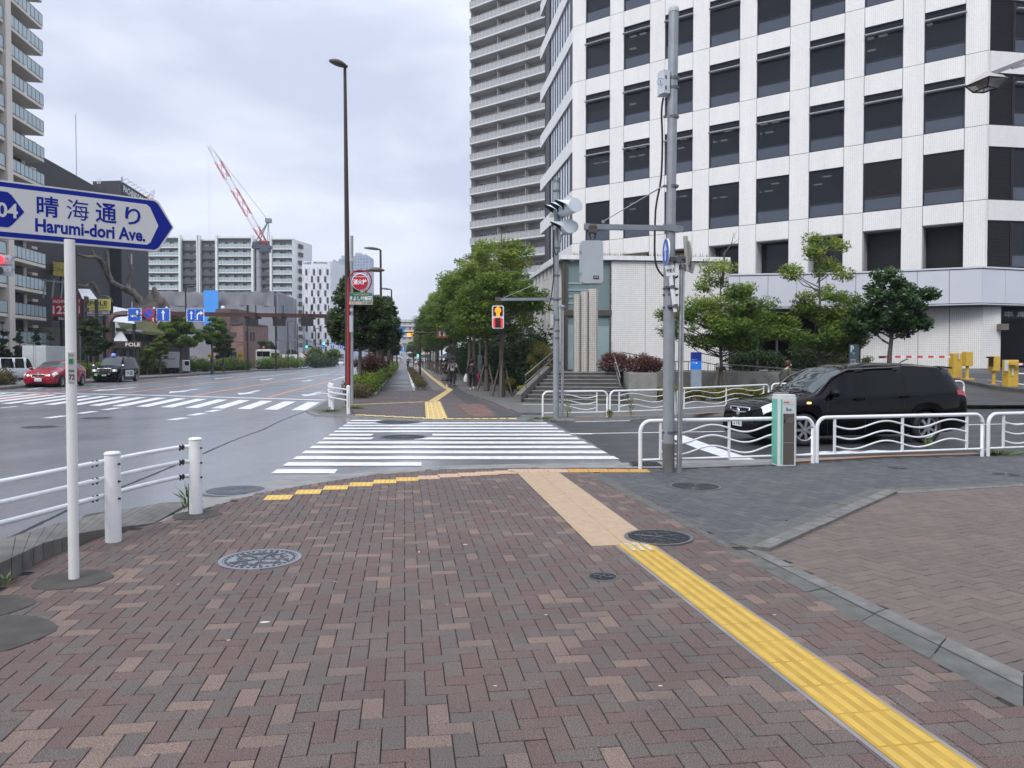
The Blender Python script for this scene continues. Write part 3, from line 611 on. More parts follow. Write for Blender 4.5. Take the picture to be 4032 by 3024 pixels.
m = MB(); m.poly([AP(s0, fd, .001), AP(s0, fr, .001), AP(s0+300, fr, .001), AP(s0+300, fd, .001)]); struct(m.build('cycle_path', asphalt_mat('path_asphalt', (.055, .057, .063), .3, .5)))
m = MB(); 
for s in (s0+8, s0+1): m.poly([AP(s, fd+.3, .005), AP(s, fr-.3, .005), AP(s+.25, fr-.3, .005), AP(s+.25, fd+.3, .005)])
m.beam(AP(s0+.3, fr+.07, .08), AP(s0+60, fr+.07, .08), .14, .16)
struct(m.build('cycle_path_edging', mat('white_edging', (.7, .7, .68), .6, dirt=.4)))
m = MB(); m.beam(AP(s0-5, fd-.1, .05), AP(s0+200, fd-.1, .05), .12, .1); struct(m.build('planting_bed_kerb', concrete))
m = MB()   # long walkway surface right of the planting strip
m.poly([AP(s0+.5, fr+1.1, .001), AP(s0+.5, fr+3.4, .001), AP(s0+300, fr+3.2, .001), AP(s0+300, fr+1.0, .001)]); struct(m.build('walkway', mat('walkway_paving', (.15, .135, .13), .6, var=.15, scale=3, bump=.2)))
m = MB()   # dark band curving through the slab paving
bpth = smooth_path(px((2010, 1640), (1915, 1607), (1850, 1575), (1800, 1540), (1775, 1515), (1757, 1480), (1735, 1450)), 6)
for a, b in zip(bpth, bpth[1:]):
    d = (b-a).normalized(); n = Vector((-d.y, d.x, 0))*.32; m.poly([a-n+UP*.003, b-n+UP*.003, b+n+UP*.003, a+n+UP*.003][::-1])
struct(m.build('paving_band', mat('dark_band', (.06, .06, .062), .6, var=.2, dirt=.3)))
m = MB()   # far tactile: guide line, crossing panel, warning row
def ribbon(mb, pts, w, z=.006):
    q = px(*pts)
    for a, b in zip(q, q[1:]):
        d = (b-a).normalized(); n = Vector((-d.y, d.x, 0)); k = 4; 
        mb.m = 0; mb.poly([v+UP*z for v in (a-n*w/2, b-n*w/2, b+n*w/2, a+n*w/2)][::-1])
        mb.m = 1
        for i in range(k): o = n*((i-(k-1)/2)*w/k); mb.poly([v+UP*(z+.004) for v in (a+o-n*.016, b+o-n*.016, b+o+n*.016, a+o+n*.016)][::-1])
ribbon(m, [(1700, 1583), (1772, 1535), (1745, 1520), (1700, 1487), (1660, 1452), (1630, 1432)], .34)
ribbon(m, [(1720, 1648), (1703, 1581)], .6)
for k in range(9): ribbon(m, [(1384+36*k, 1594-1.4*k), (1384+36*k+33, 1594-1.4*(k+1))], .3)
for i, (x, y) in enumerate([(1420+38*k, 1635+1.9*k) for k in range(9)]+[(1775+34*k, 1650-.1*k) for k in range(8)]): tac_tile(m, G(x, y)+UP*.003, P if i < 9 else Vector((1, 0, 0)), A if i < 9 else Vector((0, 1, 0)), 5, bi=1)
struct(m.build('far_tactile_paving', [mat('tactile_far', (.60, .41, .12), .6, var=.15), mat('tactile_far_bar', (.68, .57, .34), .6)]))
m = MB(); 
for k in range(22): tac_tile(m, G(2068+20.5*k, 1593+.1*k)+UP*.001, Vector((1, 0, 0)), Vector((0, 1, 0)), 5, s=.2)
struct(m.build('stair_warning_blocks', mat('tactile_metal', (.5, .5, .47), .5)))
m = MB(); r = in_poly(px((1790, 1592), (1900, 1590), (1960, 1640), (1860, 1642)))
stack(m, lambda x, y: r(x, y), -5, 5, 20, 30, AVA); bpy_o = struct(m.build('red_brick_patch', brick_mat('red_pavers', [(0, (.17, .095, .08)), (.5, (.19, .115, .095)), (.8, (.15, .085, .075))], rough=.65))); bpy_o.location.z = .004
# driveway rising to the garage
DW = lambda x, y: max(0, .064*(y-24.6-.0*(x-12)))
m = MB(); g = [(9, 15), (60, 15)]
ys = [26.0, 28, 31, 34, 38, 42.5, 60]
for i in range(len(ys)-1):
    a, b = ys[i], ys[i+1]; m.poly([(12.3 if i > 1 else 13.5, a, DW(0, a)), (70, a, DW(0, a)), (70, b, min(1.15, DW(0, b))), (12.3, b, min(1.15, DW(0, b)))])
struct(m.build('driveway', asphalt_dark))
m = MB()     # lane lines and kerb island on the driveway
def dwp(x, y, dz=.006): 
    r_ = ray(x, y)/ray(x, y).y; Y = (CAMZ+.064*24.6-dz)/(.064-r_.z); return Vector((r_.x*Y, Y, CAMZ+r_.z*Y))
for q in ([(3795, 1484), (3806, 1484), (4100, 1521), (4100, 1528)], [(4000, 1472), (4012, 1468), (4100, 1472), (4100, 1476)]): m.poly([dwp(*c) for c in q][::-1])
struct(m.build('driveway_lines', paint_w))
m = MB()
q = [dwp(*c, .006) for c in ((3740, 1497), (3800, 1493), (4120, 1541), (4120, 1556), (3900, 1530))]; m.slab([v+UP*.13 for v in q], .2, UP)
struct(m.build('driveway_island', concrete_dk))
# ================================================================ the white tiled office building
tile_w = tile_mat('white_tile', (.86, .85, .83), (.62, .61, .60), .11, .055, .006, .35, .04)
tile_big = tile_mat('white_tile_grid', (.83, .82, .80), (.52, .51, .50), .10, .10, .007, .3, .04)
panel_w = mat('silver_panel', (.62, .65, .70), .35, .1, var=.03, scale=.6, coat=.1)
joint_m = mat('panel_joint', (.03, .032, .045), .8)
dkglass = glass_mat('dark_glass', (.018, .023, .034), .03, see=.5, tint=(.30, .33, .38), spec=.6)
sillglass = mat('spandrel_glass', (.060, .075, .105), .12, var=.05, spec=.6)
shade_m = mat('sunshade_metal', (.26, .265, .28), .4, .3)
louv_m = mat('louver_black', (.012, .012, .016), .5)
inner_m = mat('office_ceiling', (.10, .11, .12), .8)
lit_m = mat('ceiling_lamp', (1, .95, .72), .5, emit=3)
interior = mat('office_inside', (.035, .04, .045), .9)
CA = Vector((26.2, 42.7, 0)); FD = Vector((-.797, .604, 0)); FN = Vector((-.604, -.797, 0))      # corner, along the long front, outward
def t_at(pxx): k = (pxx-2016)/F; return (CA.x-k*CA.y)/(-FD.x+k*FD.y)
LT = t_at(2252)
cols = [(t_at(b), t_at(a)) for a, b in ((2304, 2398), (2452, 2554), (2613, 2722), (2787, 2905), (2972, 3101), (3178, 3314), (3391, 3541), (3625, 3785))]

rows = [(6.78, 9.35), (10.49, 13.41), (14.60, 17.45), (18.65, 21.5), (22.7, 25.75), (26.9, 29.75), (30.95, 33.8), (35.0, 37.85)]
office = thing('office_building', 'white tiled office block with a grid of dark windows behind the wagon', 'building', CA+Vector((-8, 12, 1.15)))
TOPZ = 39.2
def panel(mb, o, d, n, t0, t1, z0, z1, th=.12, g=.014):    # one tiled panel standing proud of the backing
    if t1-t0 < .05: return
    p = [o+d*(t0+g)+UP*(z0+g), o+d*(t1-g)+UP*(z0+g), o+d*(t1-g)+UP*(z1-g), o+d*(t0+g)+UP*(z1-g)]
    if (p[1]-p[0]).cross(p[3]-p[0]).dot(n) < 0: p = p[::-1]
    mb.slab(p, th, n)
def facade(o, d, n, length, colset, rowset, wallmb, backmb, recess=.0):
    xs = sorted(colset); zs = [(-.0, rowset[0][0])]
    edges = [0]+[e for c in xs for e in c]+[length]
    for k in range(0, len(edges), 2):                      # piers, one panel per storey
        a, b = edges[k], edges[k+1]
        lv = [r[0] for r in rowset]+[TOPZ]
        for z0, z1 in zip(lv, lv[1:]):
            zr = [r[1] for r in rowset if r[0] == z0]
            panel(wallmb, o, d, n, a, b, z0, z1)
        backmb.slab([o+d*a-n*.08+UP*rowset[0][0], o+d*b-n*.08+UP*rowset[0][0], o+d*b-n*.08+UP*TOPZ, o+d*a-n*.08+UP*TOPZ], .6, n)
    for (a, b) in xs:
        for i, (z0, z1) in enumerate(rowset):
            zt = rowset[i+1][0] if i+1 < len(rowset) else TOPZ
            panel(wallmb, o, d, n, a, b, z1, zt)
            backmb.slab([o+d*a-n*.08+UP*z1, o+d*b-n*.08+UP*z1, o+d*b-n*.08+UP*zt, o+d*a-n*.08+UP*zt], .55, n)
wall, back = MB(), MB()
facade(CA, FD, FN, LT, cols, rows, wall, back)
def rect(mb, o, d, n, t0, t1, z0, z1, off, th=.02): 
    p = [o+d*t0+n*off+UP*z0, o+d*t1+n*off+UP*z0, o+d*t1+n*off+UP*z1, o+d*t0+n*off+UP*z1]
    if (p[1]-p[0]).cross(p[3]-p[0]).dot(n) < 0: p = p[::-1]
    mb.slab(p, th, n)
def window(o, d, n, t0, t1, z0, z1, kind):
    rec = -.1 if kind != 'deep' else -1.1
    fr = MB(); w_ = .06
    for (a, b, c, e) in ((t0, t1, z1-w_, z1), (t0, t1, z0, z0+w_), (t0, t0+w_, z0+w_, z1-w_), (t1-w_, t1, z0+w_, z1-w_)): rect(fr, o, d, n, a, b, c, e, rec+.03, .12)
    if kind in ('louver', 'louverfull'):
        zb = z0+(.95 if kind == 'louver' else w_); k = int((z1-zb)/.085)
        for i in range(k): c = o+d*(t0+t1)/2+n*(rec-.03)+UP*(zb+.04+i*(z1-zb)/k); fr.beam(c-d*(t1-t0)/2, c+d*(t1-t0)/2, .1, .03)
    f = fr.build('window', louv_m if 'louver' in kind else shade_m if False else joint_m, office)
    g = MB(); sh = .27*(z1-z0) if kind != 'deep' else 0
    if kind == 'louverfull': sh = 0
    if sh: 
        s = MB(); rect(s, o, d, n, t0+w_, t1-w_, z0+w_, z0+sh, rec-.02); s.build('sill_panel', sillglass, f)
        rect(g, o, d, n, t0+w_, t1-w_, z0+sh+.05, z1-w_, rec-.02)
        b = MB(); rect(b, o, d, n, t0+w_, t1-w_, z0+sh, z0+sh+.05, rec+.02, .06); b.build('transom', joint_m, f)
    else: rect(g, o, d, n, t0+w_, t1-w_, z0+w_, z1-w_, rec-.02)
    g.build('pane', louv_m if 'louver' in kind else dkglass, f)
    if kind == 'shade':
        zz = z1-.52; c0, c1 = o+d*(t0-.06)+n*.16+UP*zz, o+d*(t1+.06 if False else t1-.02)+n*.16+UP*zz
        s = MB(); s.tube([c0, c1], .075, 8); s.build('sunshade', shade_m, f)
    if kind in ('shade', 'plain') and rnd.random() < .12:
        q = MB(); rect(q, o, d, n, t0+.1, t1-.1, z1-(z1-z0)*rnd.choice((.25, .4, .55)), z1-.1, rec-.3); q.build('roller_blind', mat('blind_pale', (.62, .63, .62), .8), f)
    if kind == 'deep':
        r = MB()
        for (a, b, c, e) in ((t0, t1, z1-.02, z1), (t0, t1, z0, z0+.02)): r.slab([o+d*a+UP*c-n*.02, o+d*b+UP*c-n*.02, o+d*b+UP*c-n*1.1, o+d*a+UP*c-n*1.1], .02, -UP if c > z0+1 else UP)
        for a in (t0, t1): r.beam(o+d*(a+(.01 if a == t0 else -.01))+UP*(z0+z1)/2-n*.05, o+d*(a+(.01 if a == t0 else -.01))+UP*(z0+z1)/2-n*1.1, .02, z1-z0-.05)
        r.build('reveal', tile_w, f)
    return f
for i, (z0, z1) in enumerate(rows):
    for j, (a, b) in enumerate(cols):
        if i == 0: kind = 'louverfull' if j >= 6 else 'deep'
        elif i == 1: kind = 'louver' if j >= 6 else 'plain'
        else: kind = 'shade'
        if i == 0 and j >= 6:
            window(CA-FN*1.1, FD, FN, a, b, z0, z1, 'louverfull'); r = MB()
            r.slab([CA+FD*a+UP*z1-FN*.1, CA+FD*b+UP*z1-FN*.1, CA+FD*b+UP*z1-FN*1.2, CA+FD*a+UP*z1-FN*1.2], .03, UP)
            r.beam(CA+FD*b+UP*(z0+z1)/2-FN*.1, CA+FD*b+UP*(z0+z1)/2-FN*1.15, .04, z1-z0); r.build('reveal', tile_w, office)
        else: window(CA, FD, FN, a, b, z0, z1, kind)
# right face, nearly square to the view
RD = Vector((.987, .157, 0)); RN = Vector((.157, -.987, 0))
def rt_at(pxx): k = (pxx-2016)/F; return (k*CA.y-CA.x)/(RD.x-k*RD.y)
rc = [(rt_at(3879), rt_at(4120)), (rt_at(4230), rt_at(4420)), (rt_at(4530), rt_at(4720))]
facade(CA, RD, RN, 14, [(max(.12, a), b) for a, b in rc], rows, wall, back)
for i, (z0, z1) in enumerate(rows):
    window(CA, RD, RN, .12, rt_at(3978), z0, z1, 'louverfull'); window(CA, RD, RN, rt_at(3978)+.03, rt_at(4120), z0, z1, 'shade' if i > 1 else 'plain')
# left face along the avenue, strips of glazing with pale mullions
LA = CA+FD*LT; LN = Vector((-.9903, -.139, 0)); m1, m2, m3 = MB(), MB(), MB()
for i, (z0, z1) in enumerate(rows[1:], 1):
    zt = rows[i+1][0] if i+1 < len(rows) else TOPZ
    rect(wall, LA, A, LN, 0, 14, z1+.05, zt-.05, 0, .4); rect(back, LA, A, LN, 0, 14, z0-.3, z1+.3, -.45, .1)
    rect(m1, LA, A, LN, .05, 1.2, z0-.05, z1+.05, -.05); rect(m1, LA, A, LN, 9.6, 11.4, z0-.05, z1+.05, -.05)
    rect(m2, LA, A, LN, 1.2, 9.6, z0, z1, -.16)
    for k in range(9): c = LA+A*(1.3+k*1.02)+UP*(z0+z1)/2-LN*.04; m3.beam(c-A*.06-LN*.09, c+A*.06-LN*.09, .05, z1-z0)
back.prism([(p.x, p.y) for p in (LA-LN*1.0+A*.5, LA+A*14-LN*.6, LA+A*14-LN*14, LA-LN*16)], 1.2, 6.6)
m1.split('corner_louver', louv_m, office, 8); m2.build('strip_glazing', mat('sky_toned_glass', (.66, .71, .80), .12, var=.1), office); m3.build('mullion', joint_m, office)  # sky reflection painted into the pale pane colour
panel(wall, LA, A, LN, 0, 14, 1.2, rows[1][0], .12)
wall.build('tiled_wall', tile_w, office); back.build('wall_core', joint_m, office)
# rooms behind the glass: slabs, back wall, lamps
m = MB()
for z0, z1 in rows:
    m.slab([CA-FN*.75+FD*.6+UP*(z1+.25), CA-FN*.75+FD*(LT-.6)+UP*(z1+.25), CA-FN*9+FD*(LT-3)+UP*(z1+.25), CA-FN*9+FD*4+UP*(z1+.25)], .3, UP)
m.slab([CA-FN*9+FD*3+UP*6, CA-FN*9+FD*LT+UP*6, CA-FN*9+FD*LT+UP*TOPZ, CA-FN*9+FD*3+UP*TOPZ], .1, FN)
m.slab([CA-RN*5+UP*6, CA-RN*5+RD*14+UP*6, CA-RN*5+RD*14+UP*TOPZ, CA-RN*5+UP*TOPZ], .1, RN)
m.build('interior_floors', inner_m, office)
m = MB(); R4 = random.Random(11)
for i, js in ((1, (2, 3, 4, 5)), (2, (0, 1, 2, 3, 4)), (3, (1, 6, 7)), (1, (0, 1)), (4, (1,))):
    for j in js:
        a, b = cols[7-j] if False else cols[j]
        for q in (1.6, 3.6):
            for t in (.25, .62):
                if R4.random() < .75: c = CA+FD*(a+(b-a)*t+q*.55)-FN*q+UP*(rows[i][1]-.02); m.box(c-UP*.07, (.5, .25, .04), math.atan2(FD.y, FD.x))
m.build('ceiling_lamps', lit_m, office)
m = MB(); m.prism([(p.x, p.y) for p in (CA-RN*.5-FN*.3, CA+RD*14, CA+RD*14+Vector((0, 14, 0)), LA-LN*12+A*13, LA+A*14-LN*.4, LA-LN*.5-FN*.4)], TOPZ-.2, TOPZ); m.build('roof', concrete, office)
# the silver panel band and the podium below it
band = [D(4300, 1200, 44.8), D(3867, 1200, 42.25), D(3369, 1200, 44.8), D(2800, 1200, 46.2)]
m, j = MB(), MB()
for p, q in zip(band, band[1:]):
    p, q = Vector((p.x, p.y, 0)), Vector((q.x, q.y, 0)); d = (q-p).normalized(); n = Vector((-d.y, d.x, 0)); n = n if n.y < 0 else -n; k = max(1, round((q-p).length/1.62)); 
    for i in range(k): panel(m, p, d, n, (q-p).length*i/k, (q-p).length*(i+1)/k, 4.75, 6.62, .1, .012)
    rect(j, p, d, n, 0, (q-p).length, 4.72, 6.7, -.105, .1); rect(m, p, d, n, 0, (q-p).length, 6.65, 6.74, .05, .3)
    rect(m, p, d, n, 0, (q-p).length, 4.66, 4.72, .02, .5)
    j.slab([p+UP*4.7, q+UP*4.7, q-n*8+UP*4.7, p-n*8+UP*4.7], .1, UP); j.slab([p+UP*6.7, q+UP*6.7, q-n*8+UP*6.7, p-n*8+UP*6.7], .1, UP)
m.build('panel_band', panel_w, office); j.build('band_core', joint_m, office)
w0, w1 = D(3866, 1400, 42.9), D(3388, 1400, 46.2); w0.z = w1.z = 0; d = (w1-w0).normalized(); n = FN; m = MB(); n = Vector((d.y, -d.x, 0)); n = n if n.y < 0 else -n
js = [0]+[((D(x, 1400, 44).x/44*1.0)) for x in ()]
L0 = (w1-w0).length
def tt(x): k = (x-2016)/F; return (w0.x-k*w0.y)/(-d.x+k*d.y)
for a, b in zip([0, tt(3736), tt(3613)], [tt(3736), tt(3613), L0]): panel(m, w0, d, n, a, b, 1.0, 4.68, .3)
panel(m, w0, RD, RN, 0, rt_at(3948), 1.0, 4.68, .3)
rect(m, w0, RD, RN, rt_at(3948)+6.5, 14, 1.0, 4.68, 0, .3)
m.split('podium_wall', tile_big, office, 8)
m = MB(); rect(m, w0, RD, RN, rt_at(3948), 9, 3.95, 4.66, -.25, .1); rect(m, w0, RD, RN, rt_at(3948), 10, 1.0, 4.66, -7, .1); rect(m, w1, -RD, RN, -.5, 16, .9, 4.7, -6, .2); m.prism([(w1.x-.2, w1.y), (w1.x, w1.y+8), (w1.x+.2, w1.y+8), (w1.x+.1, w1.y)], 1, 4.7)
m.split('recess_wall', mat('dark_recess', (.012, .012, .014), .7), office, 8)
m = MB(); put_text(m, '車 庫', w0+RD*(rt_at(3948)+1.1)+RN*-.22+UP*4.2, RD, UP, 1.5, .32, .02); m.build('garage_sign', mat('sign_grey', (.25, .25, .26), .5), office)
m = MB(); m.lathe([(.13, 0), (.16, .05)], w0+RD*(rt_at(3948)+.9)-RN*1.2+UP*3.6, 14); m.build('garage_lamp', mat('lamp_warm', (1, .95, .8), .5, emit=4), office)
m = MB(); m.box(w0+RD*(rt_at(3948)-.1)+RN*.25+UP*3.45, (.42, .4, .34)); m.build('wall_lantern', mat('lantern_bronze', (.16, .14, .11), .5), office)
# white panels and glazing inside the recess, seen between the trees
m = MB(); 
for a, b, z0, z1 in ((-15, -11, 1.1, 3.7), (-8.5, -5, 1.1, 3.5)): rect(m, w1, RD, RN, a, b, z0, z1, -5.2, .1)
m.split('lobby_wall', mat('lobby_white', (.55, .57, .57), .5, var=.05), office, 8)
m = MB()
for k in range(12): c = w1-RD*(1.2+k*1.3)-RN*3+UP*2.8; m.beam(c-RD*.05, c+RD*.05, .1, 3.6)
m.build('lobby_mullion', shade_m, office)
# ---------------------------------------------------------------- low wing with glazed corner
wing = thing('low_wing', 'low white tiled wing with a glazed corner and a thin pale roof edge', 'building', (6, 41, 1.1))
Wc = Vector((D(2216, 1400, 37).x, 37, 0)); We = Vector((D(2869, 1400, 37.9).x, 37.9, 0)); WD = (We-Wc).normalized(); WN = Vector((WD.y, -WD.x, 0)); WL = (We-Wc).length
def wt(x): k = (x-2016)/F; return (Wc.x-k*Wc.y)/(k*WD.y-WD.x)
ZT = 6.40; m = MB()
gl = wt(2404); jn = wt(2540)
panel(m, Wc, WD, WN, gl, jn, 1.1, ZT, .3); panel(m, Wc, WD, WN, jn, WL, 1.1, ZT, .3)
rect(m, We, -WN, WD, 0, 10, 1.1, ZT, 0, .3)
for k in range(7):                                          # pilasters down the avenue side
    t0 = 1.0+k*1.12; rect(m, Wc, A, LN, t0, t0+.78, 1.1, ZT, 0, .3)
m.build('tiled_wall', tile_big, wing)
m = MB(); ov = .15
cor = [Wc+WN*ov+LN*ov, We+WN*ov, We+Vector((-.1, 9, 0)), Wc+A*9+LN*ov]
m.prism([(p.x, p.y) for p in cor], ZT+.03, ZT+.24); m.build('roof_edge', mat('roof_trim', (.82, .84, .86), .3, coat=.2), wing)
m = MB(); rect(m, Wc, WD, WN, gl, WL, ZT-.04, ZT+.04, -.02, .1); rect(m, Wc, A, LN, .2, 9, 1.1, ZT, -.32, .1); m.build('shadow_gap', joint_m, wing)
teal = glass_mat('teal_glass', (.20, .27, .275), .06, spec=.5); teal2 = mat('frosted_glass', (.30, .40, .41), .25, var=.12, scale=.7)
m = MB(); rect(m, Wc, WD, WN, .12, gl, 4.02, ZT-.05, -.1); rect(m, Wc, WD, WN, .12, gl, 1.15, 3.75, -.1); m.build('corner_glazing', teal, wing)
m = MB(); rect(m, Wc, WD, WN, .15, gl-.05, 1.15, 2.1, -.07); rect(m, Wc, WD, WN, .15, .55, 2.1, 3.3, -.07); rect(m, Wc, WD, WN, gl-.65, gl-.05, 2.1, 3.25, -.07)
for k in range(4): rect(m, Wc, WD, WN, .2, 1.3, 4.3+.32*k, 4.4+.32*k, -.07)
m.split('frosted_film', teal2, wing, 8)
m = MB(); bz = mat('bronze_frame', (.11, .10, .09), .45, .3)
rect(m, Wc, WD, WN, 0, gl+.05, 3.75, 4.02, .02, .15)
for a in (0, gl-.03, .16): rect(m, Wc, WD, WN, a, a+.08, 1.1, ZT, .0, .12)
rect(m, Wc, A, LN, 0, .9, 1.1, ZT, -.12, .05); rect(m, Wc, A, LN, 0, 8, 3.75, 3.98, -.1, .1)
m.build('glazing_frame', bz, wing)
m = MB(); R5 = random.Random(9)       # grass on the wing roof
for k in range(900):
    x = R5.uniform(.5, WL-.6); p = Wc+WD*x+WN*R5.uniform(-.9, .1)+UP*(ZT+.24); h = R5.uniform(.08, .3)*(1 if R5.random() < .7 else .5); a = R5.uniform(0, PI); q = Vector((math.cos(a), math.sin(a), 0))*.012
    m.add([p-q, p+q, p+UP*h+q*R5.uniform(-6, 6)], [(0, 1, 2)])
tag(m.build('roof_grass', mat('dry_grass', (.22, .17, .09), .8, var=.3)), 'dry grass growing along the roof edge of the low wing', 'grass', kind='stuff')
# ---------------------------------------------------------------- tiled monument at the head of the stairs
mon_t = tile_mat('cream_tile', (.66, .63, .58), (.30, .28, .25), .085, .085, .008, .5, .08, .0, .2)
mon = thing('tiled_monument', 'stepped cream tiled monument standing in front of the glazed corner', 'monument', D(2310, 1462, 34))
for (a, b, zt_, y) in ((2261, 2290, 1158, 33.6), (2288, 2320, 1147, 33.8), (2318, 2357, 1136, 34.0)):
    p, q, top = D(a, 1400, y), D(b, 1400, y), D(b, zt_, y).z; m = MB(); m.prism([(p.x, p.y), (q.x-.12, q.y), (q.x, q.y+.3), (q.x, q.y+.55), (p.x+.1, q.y+.55), (p.x, p.y+.45)], 1.0, top); m.build('column', mon_t, mon)
# ---------------------------------------------------------------- terrace, stairs, retaining wall
stained = mat('stained_concrete', (.27, .265, .25), .85, var=.2, scale=1.6, bump=.4, bs=30, dirt=.7, dcol=(.07, .068, .06))
TZ = 1.1
bl, br_ = G(2063, 1583), G(2473, 1590); tl, tr = Vector((1.78, 33.0, 0)), Vector((4.45, 33.0, 0)); bl.z = br_.z = 0
st = thing('stone_stairs', 'broad flight of dark stone steps climbing to the terrace', 'stairs', (2.8, 31, 0)); m = MB(); ns = 8
stone = mat('step_stone', (.085, .08, .078), .5, var=.25, scale=3, bump=.3, bs=30, dirt=.6, dcol=(.17, .165, .16))
nosing = mat('step_nosing', (.30, .30, .29), .45, var=.2)
no = MB()
for k in range(ns):
    a, b = k/ns, 1.0; l0, r0 = bl.lerp(tl, a), br_.lerp(tr, a); l1, r1 = tl+Vector((0, .4, 0)), tr+Vector((0, .4, 0)); z = TZ*(k+1)/ns
    m.prism([(l0.x, l0.y), (r0.x, r0.y), (r1.x, r1.y), (l1.x, l1.y)], z-TZ/ns-(0 if k else .05), z-.003*(ns-k)*0)
    no.beam(l0+UP*(z-.012)-Vector((0, .008, 0)), r0+UP*(z-.012)-Vector((0, .008, 0)), .03, .03)
m.build('steps', stone, st); no.build('nosing', nosing, st)
m = MB()
a, b = bl+Vector((-.12, -.15, 0)), tl+Vector((-.12, .2, 0)); nn = Vector((-(b-a).y, (b-a).x, 0)).normalized()*.22
m.add([v+UP*z for v, z in ((a, -.05), (b, -.05), (b+nn, -.05), (a+nn, -.05), (a, .3), (b, 1.35), (b+nn, 1.35), (a+nn, .3))], ((3,2,1,0),(4,5,6,7),(0,1,5,4),(1,2,6,5),(2,3,7,6),(3,0,4,7)))
m.build('side_parapet', mat('parapet_stone', (.15, .14, .13), .8, var=.2, bump=.3, dirt=.5), st)
def stair_rail(name, label, p0, p1, side):
    t = thing(name, label, 'handrail', p0, 0, 'stair handrails'); m = MB(); d = p1-p0
    for h in (.62, .92): m.tube([p0+UP*h, p1+UP*h, p1+UP*h+Vector((.0, .35, 0))], .02, 8)
    m.build('rail', mat('rail_bright', (.6, .6, .6), .28, .9), t); m = MB()
    for k in (0.03, .45, .97): q = p0+d*k; m.tube([q+UP*.0, q+UP*.92], .018, 6)
    m.build('rail_post', mat('rail_post_m', (.13, .12, .11), .5, .5), t)
stair_rail('stair_handrail', 'double stainless handrail along the left parapet of the stone stairs', bl+Vector((.05, .5, .1)), tl+Vector((.05, .3, TZ)), 1)
stair_rail('stair_handrail', 'double stainless handrail down the right side of the stone stairs', br_+Vector((-.25, .3, .05)), tr+Vector((-.1, .2, TZ)), -1)
m = MB(); m.prism([(1.5, 33.35), (3.9, 33.35), (4.5, 33.2), (13.5, 35.5), (13.5, 48), (26, 43.2), (26, 50), (-1.0, 60), (.9, 37)], -.05, TZ); struct(m.build('terrace', mat('terrace_paving', (.15, .145, .14), .6, var=.2)))
pw = thing('planter_wall', 'stained concrete planter wall right of the stairs', 'wall', (5.5, 30.5, 0)); m = MB()
p0, p1 = D(2476, 1585, 29.6), D(2587, 1585, 29.9)
m.prism([(p0.x, p0.y), (p1.x, p1.y), (p1.x+.1, 33.4), (4.75, 33.4)], -.05, D(2530, 1469, 29.8).z); m.build('wall', stained, pw)
rw = thing('retaining_wall', 'long stained concrete retaining wall behind the clipped hedge', 'wall', (9, 34, 0)); m = MB()
p0, p1, p2 = D(2587, 1465, 33.3), D(3060, 1462, 34.6), D(3330, 1468, 36); m.prism([(p0.x, 33.3), (p1.x, 34.6), (p2.x, 36), (p2.x, 36.25), (p1.x, 34.85), (p0.x, 33.55)], -.05, 1.08); m.build('wall', stained, rw)
# ramp balustrades
def balustrade(label, pts, H, n, low=.45, r=.022):
    t = thing('ramp_handrail', label, 'handrail', pts[0], 0, 'ramp handrails'); m = MB()
    m.tube(pts, r, 6); m.tube([p-UP*low for p in pts], r*.8, 6); m.build('rail', mat('rail_dark', (.14, .135, .13), .4, .6), t); m = MB()
    for k in range(n+1):
        s = k/n*(len(pts)-1); i = min(int(s), len(pts)-2); q = pts[i].lerp(pts[i+1], s-i); m.tube([q-UP*H, q], .016, 6)
    m.build('rail_post', MATS['rail_post_m'], t)
balustrade('sloping ramp handrail above the red shrubs by the tiled wall', [D(2453, 1388, 35.6), D(2612, 1415, 35.8)], .95, 6)
balustrade('ramp handrail continuing behind the grey poles', [D(2560, 1423, 34.6), D(2760, 1424, 34.8), D(2870, 1447, 34.9)], 1.0, 8, .4)
balustrade('long ramp handrail on top of the retaining wall behind the man', [D(2820, 1432, 34.2), D(3050, 1449, 34.7), D(3215, 1460, 35.2)], .75, 9, .25, .026)
# ================================================================ distant buildings
glass_b = glass_mat('balcony_glass', (.40, .50, .53), .15, spec=.4)
def bldg(name, label, loc=(0, 0, 0), group=None): return thing(name, label, 'building', loc, 0, group)
frame_c = mat('tower_concrete', (.70, .65, .58), .7, var=.05, scale=.5); wall_c = mat('tower_wall', (.55, .51, .46), .75, var=.06, scale=.6); dark_c = mat('tower_dark', (.055, .05, .05), .6)
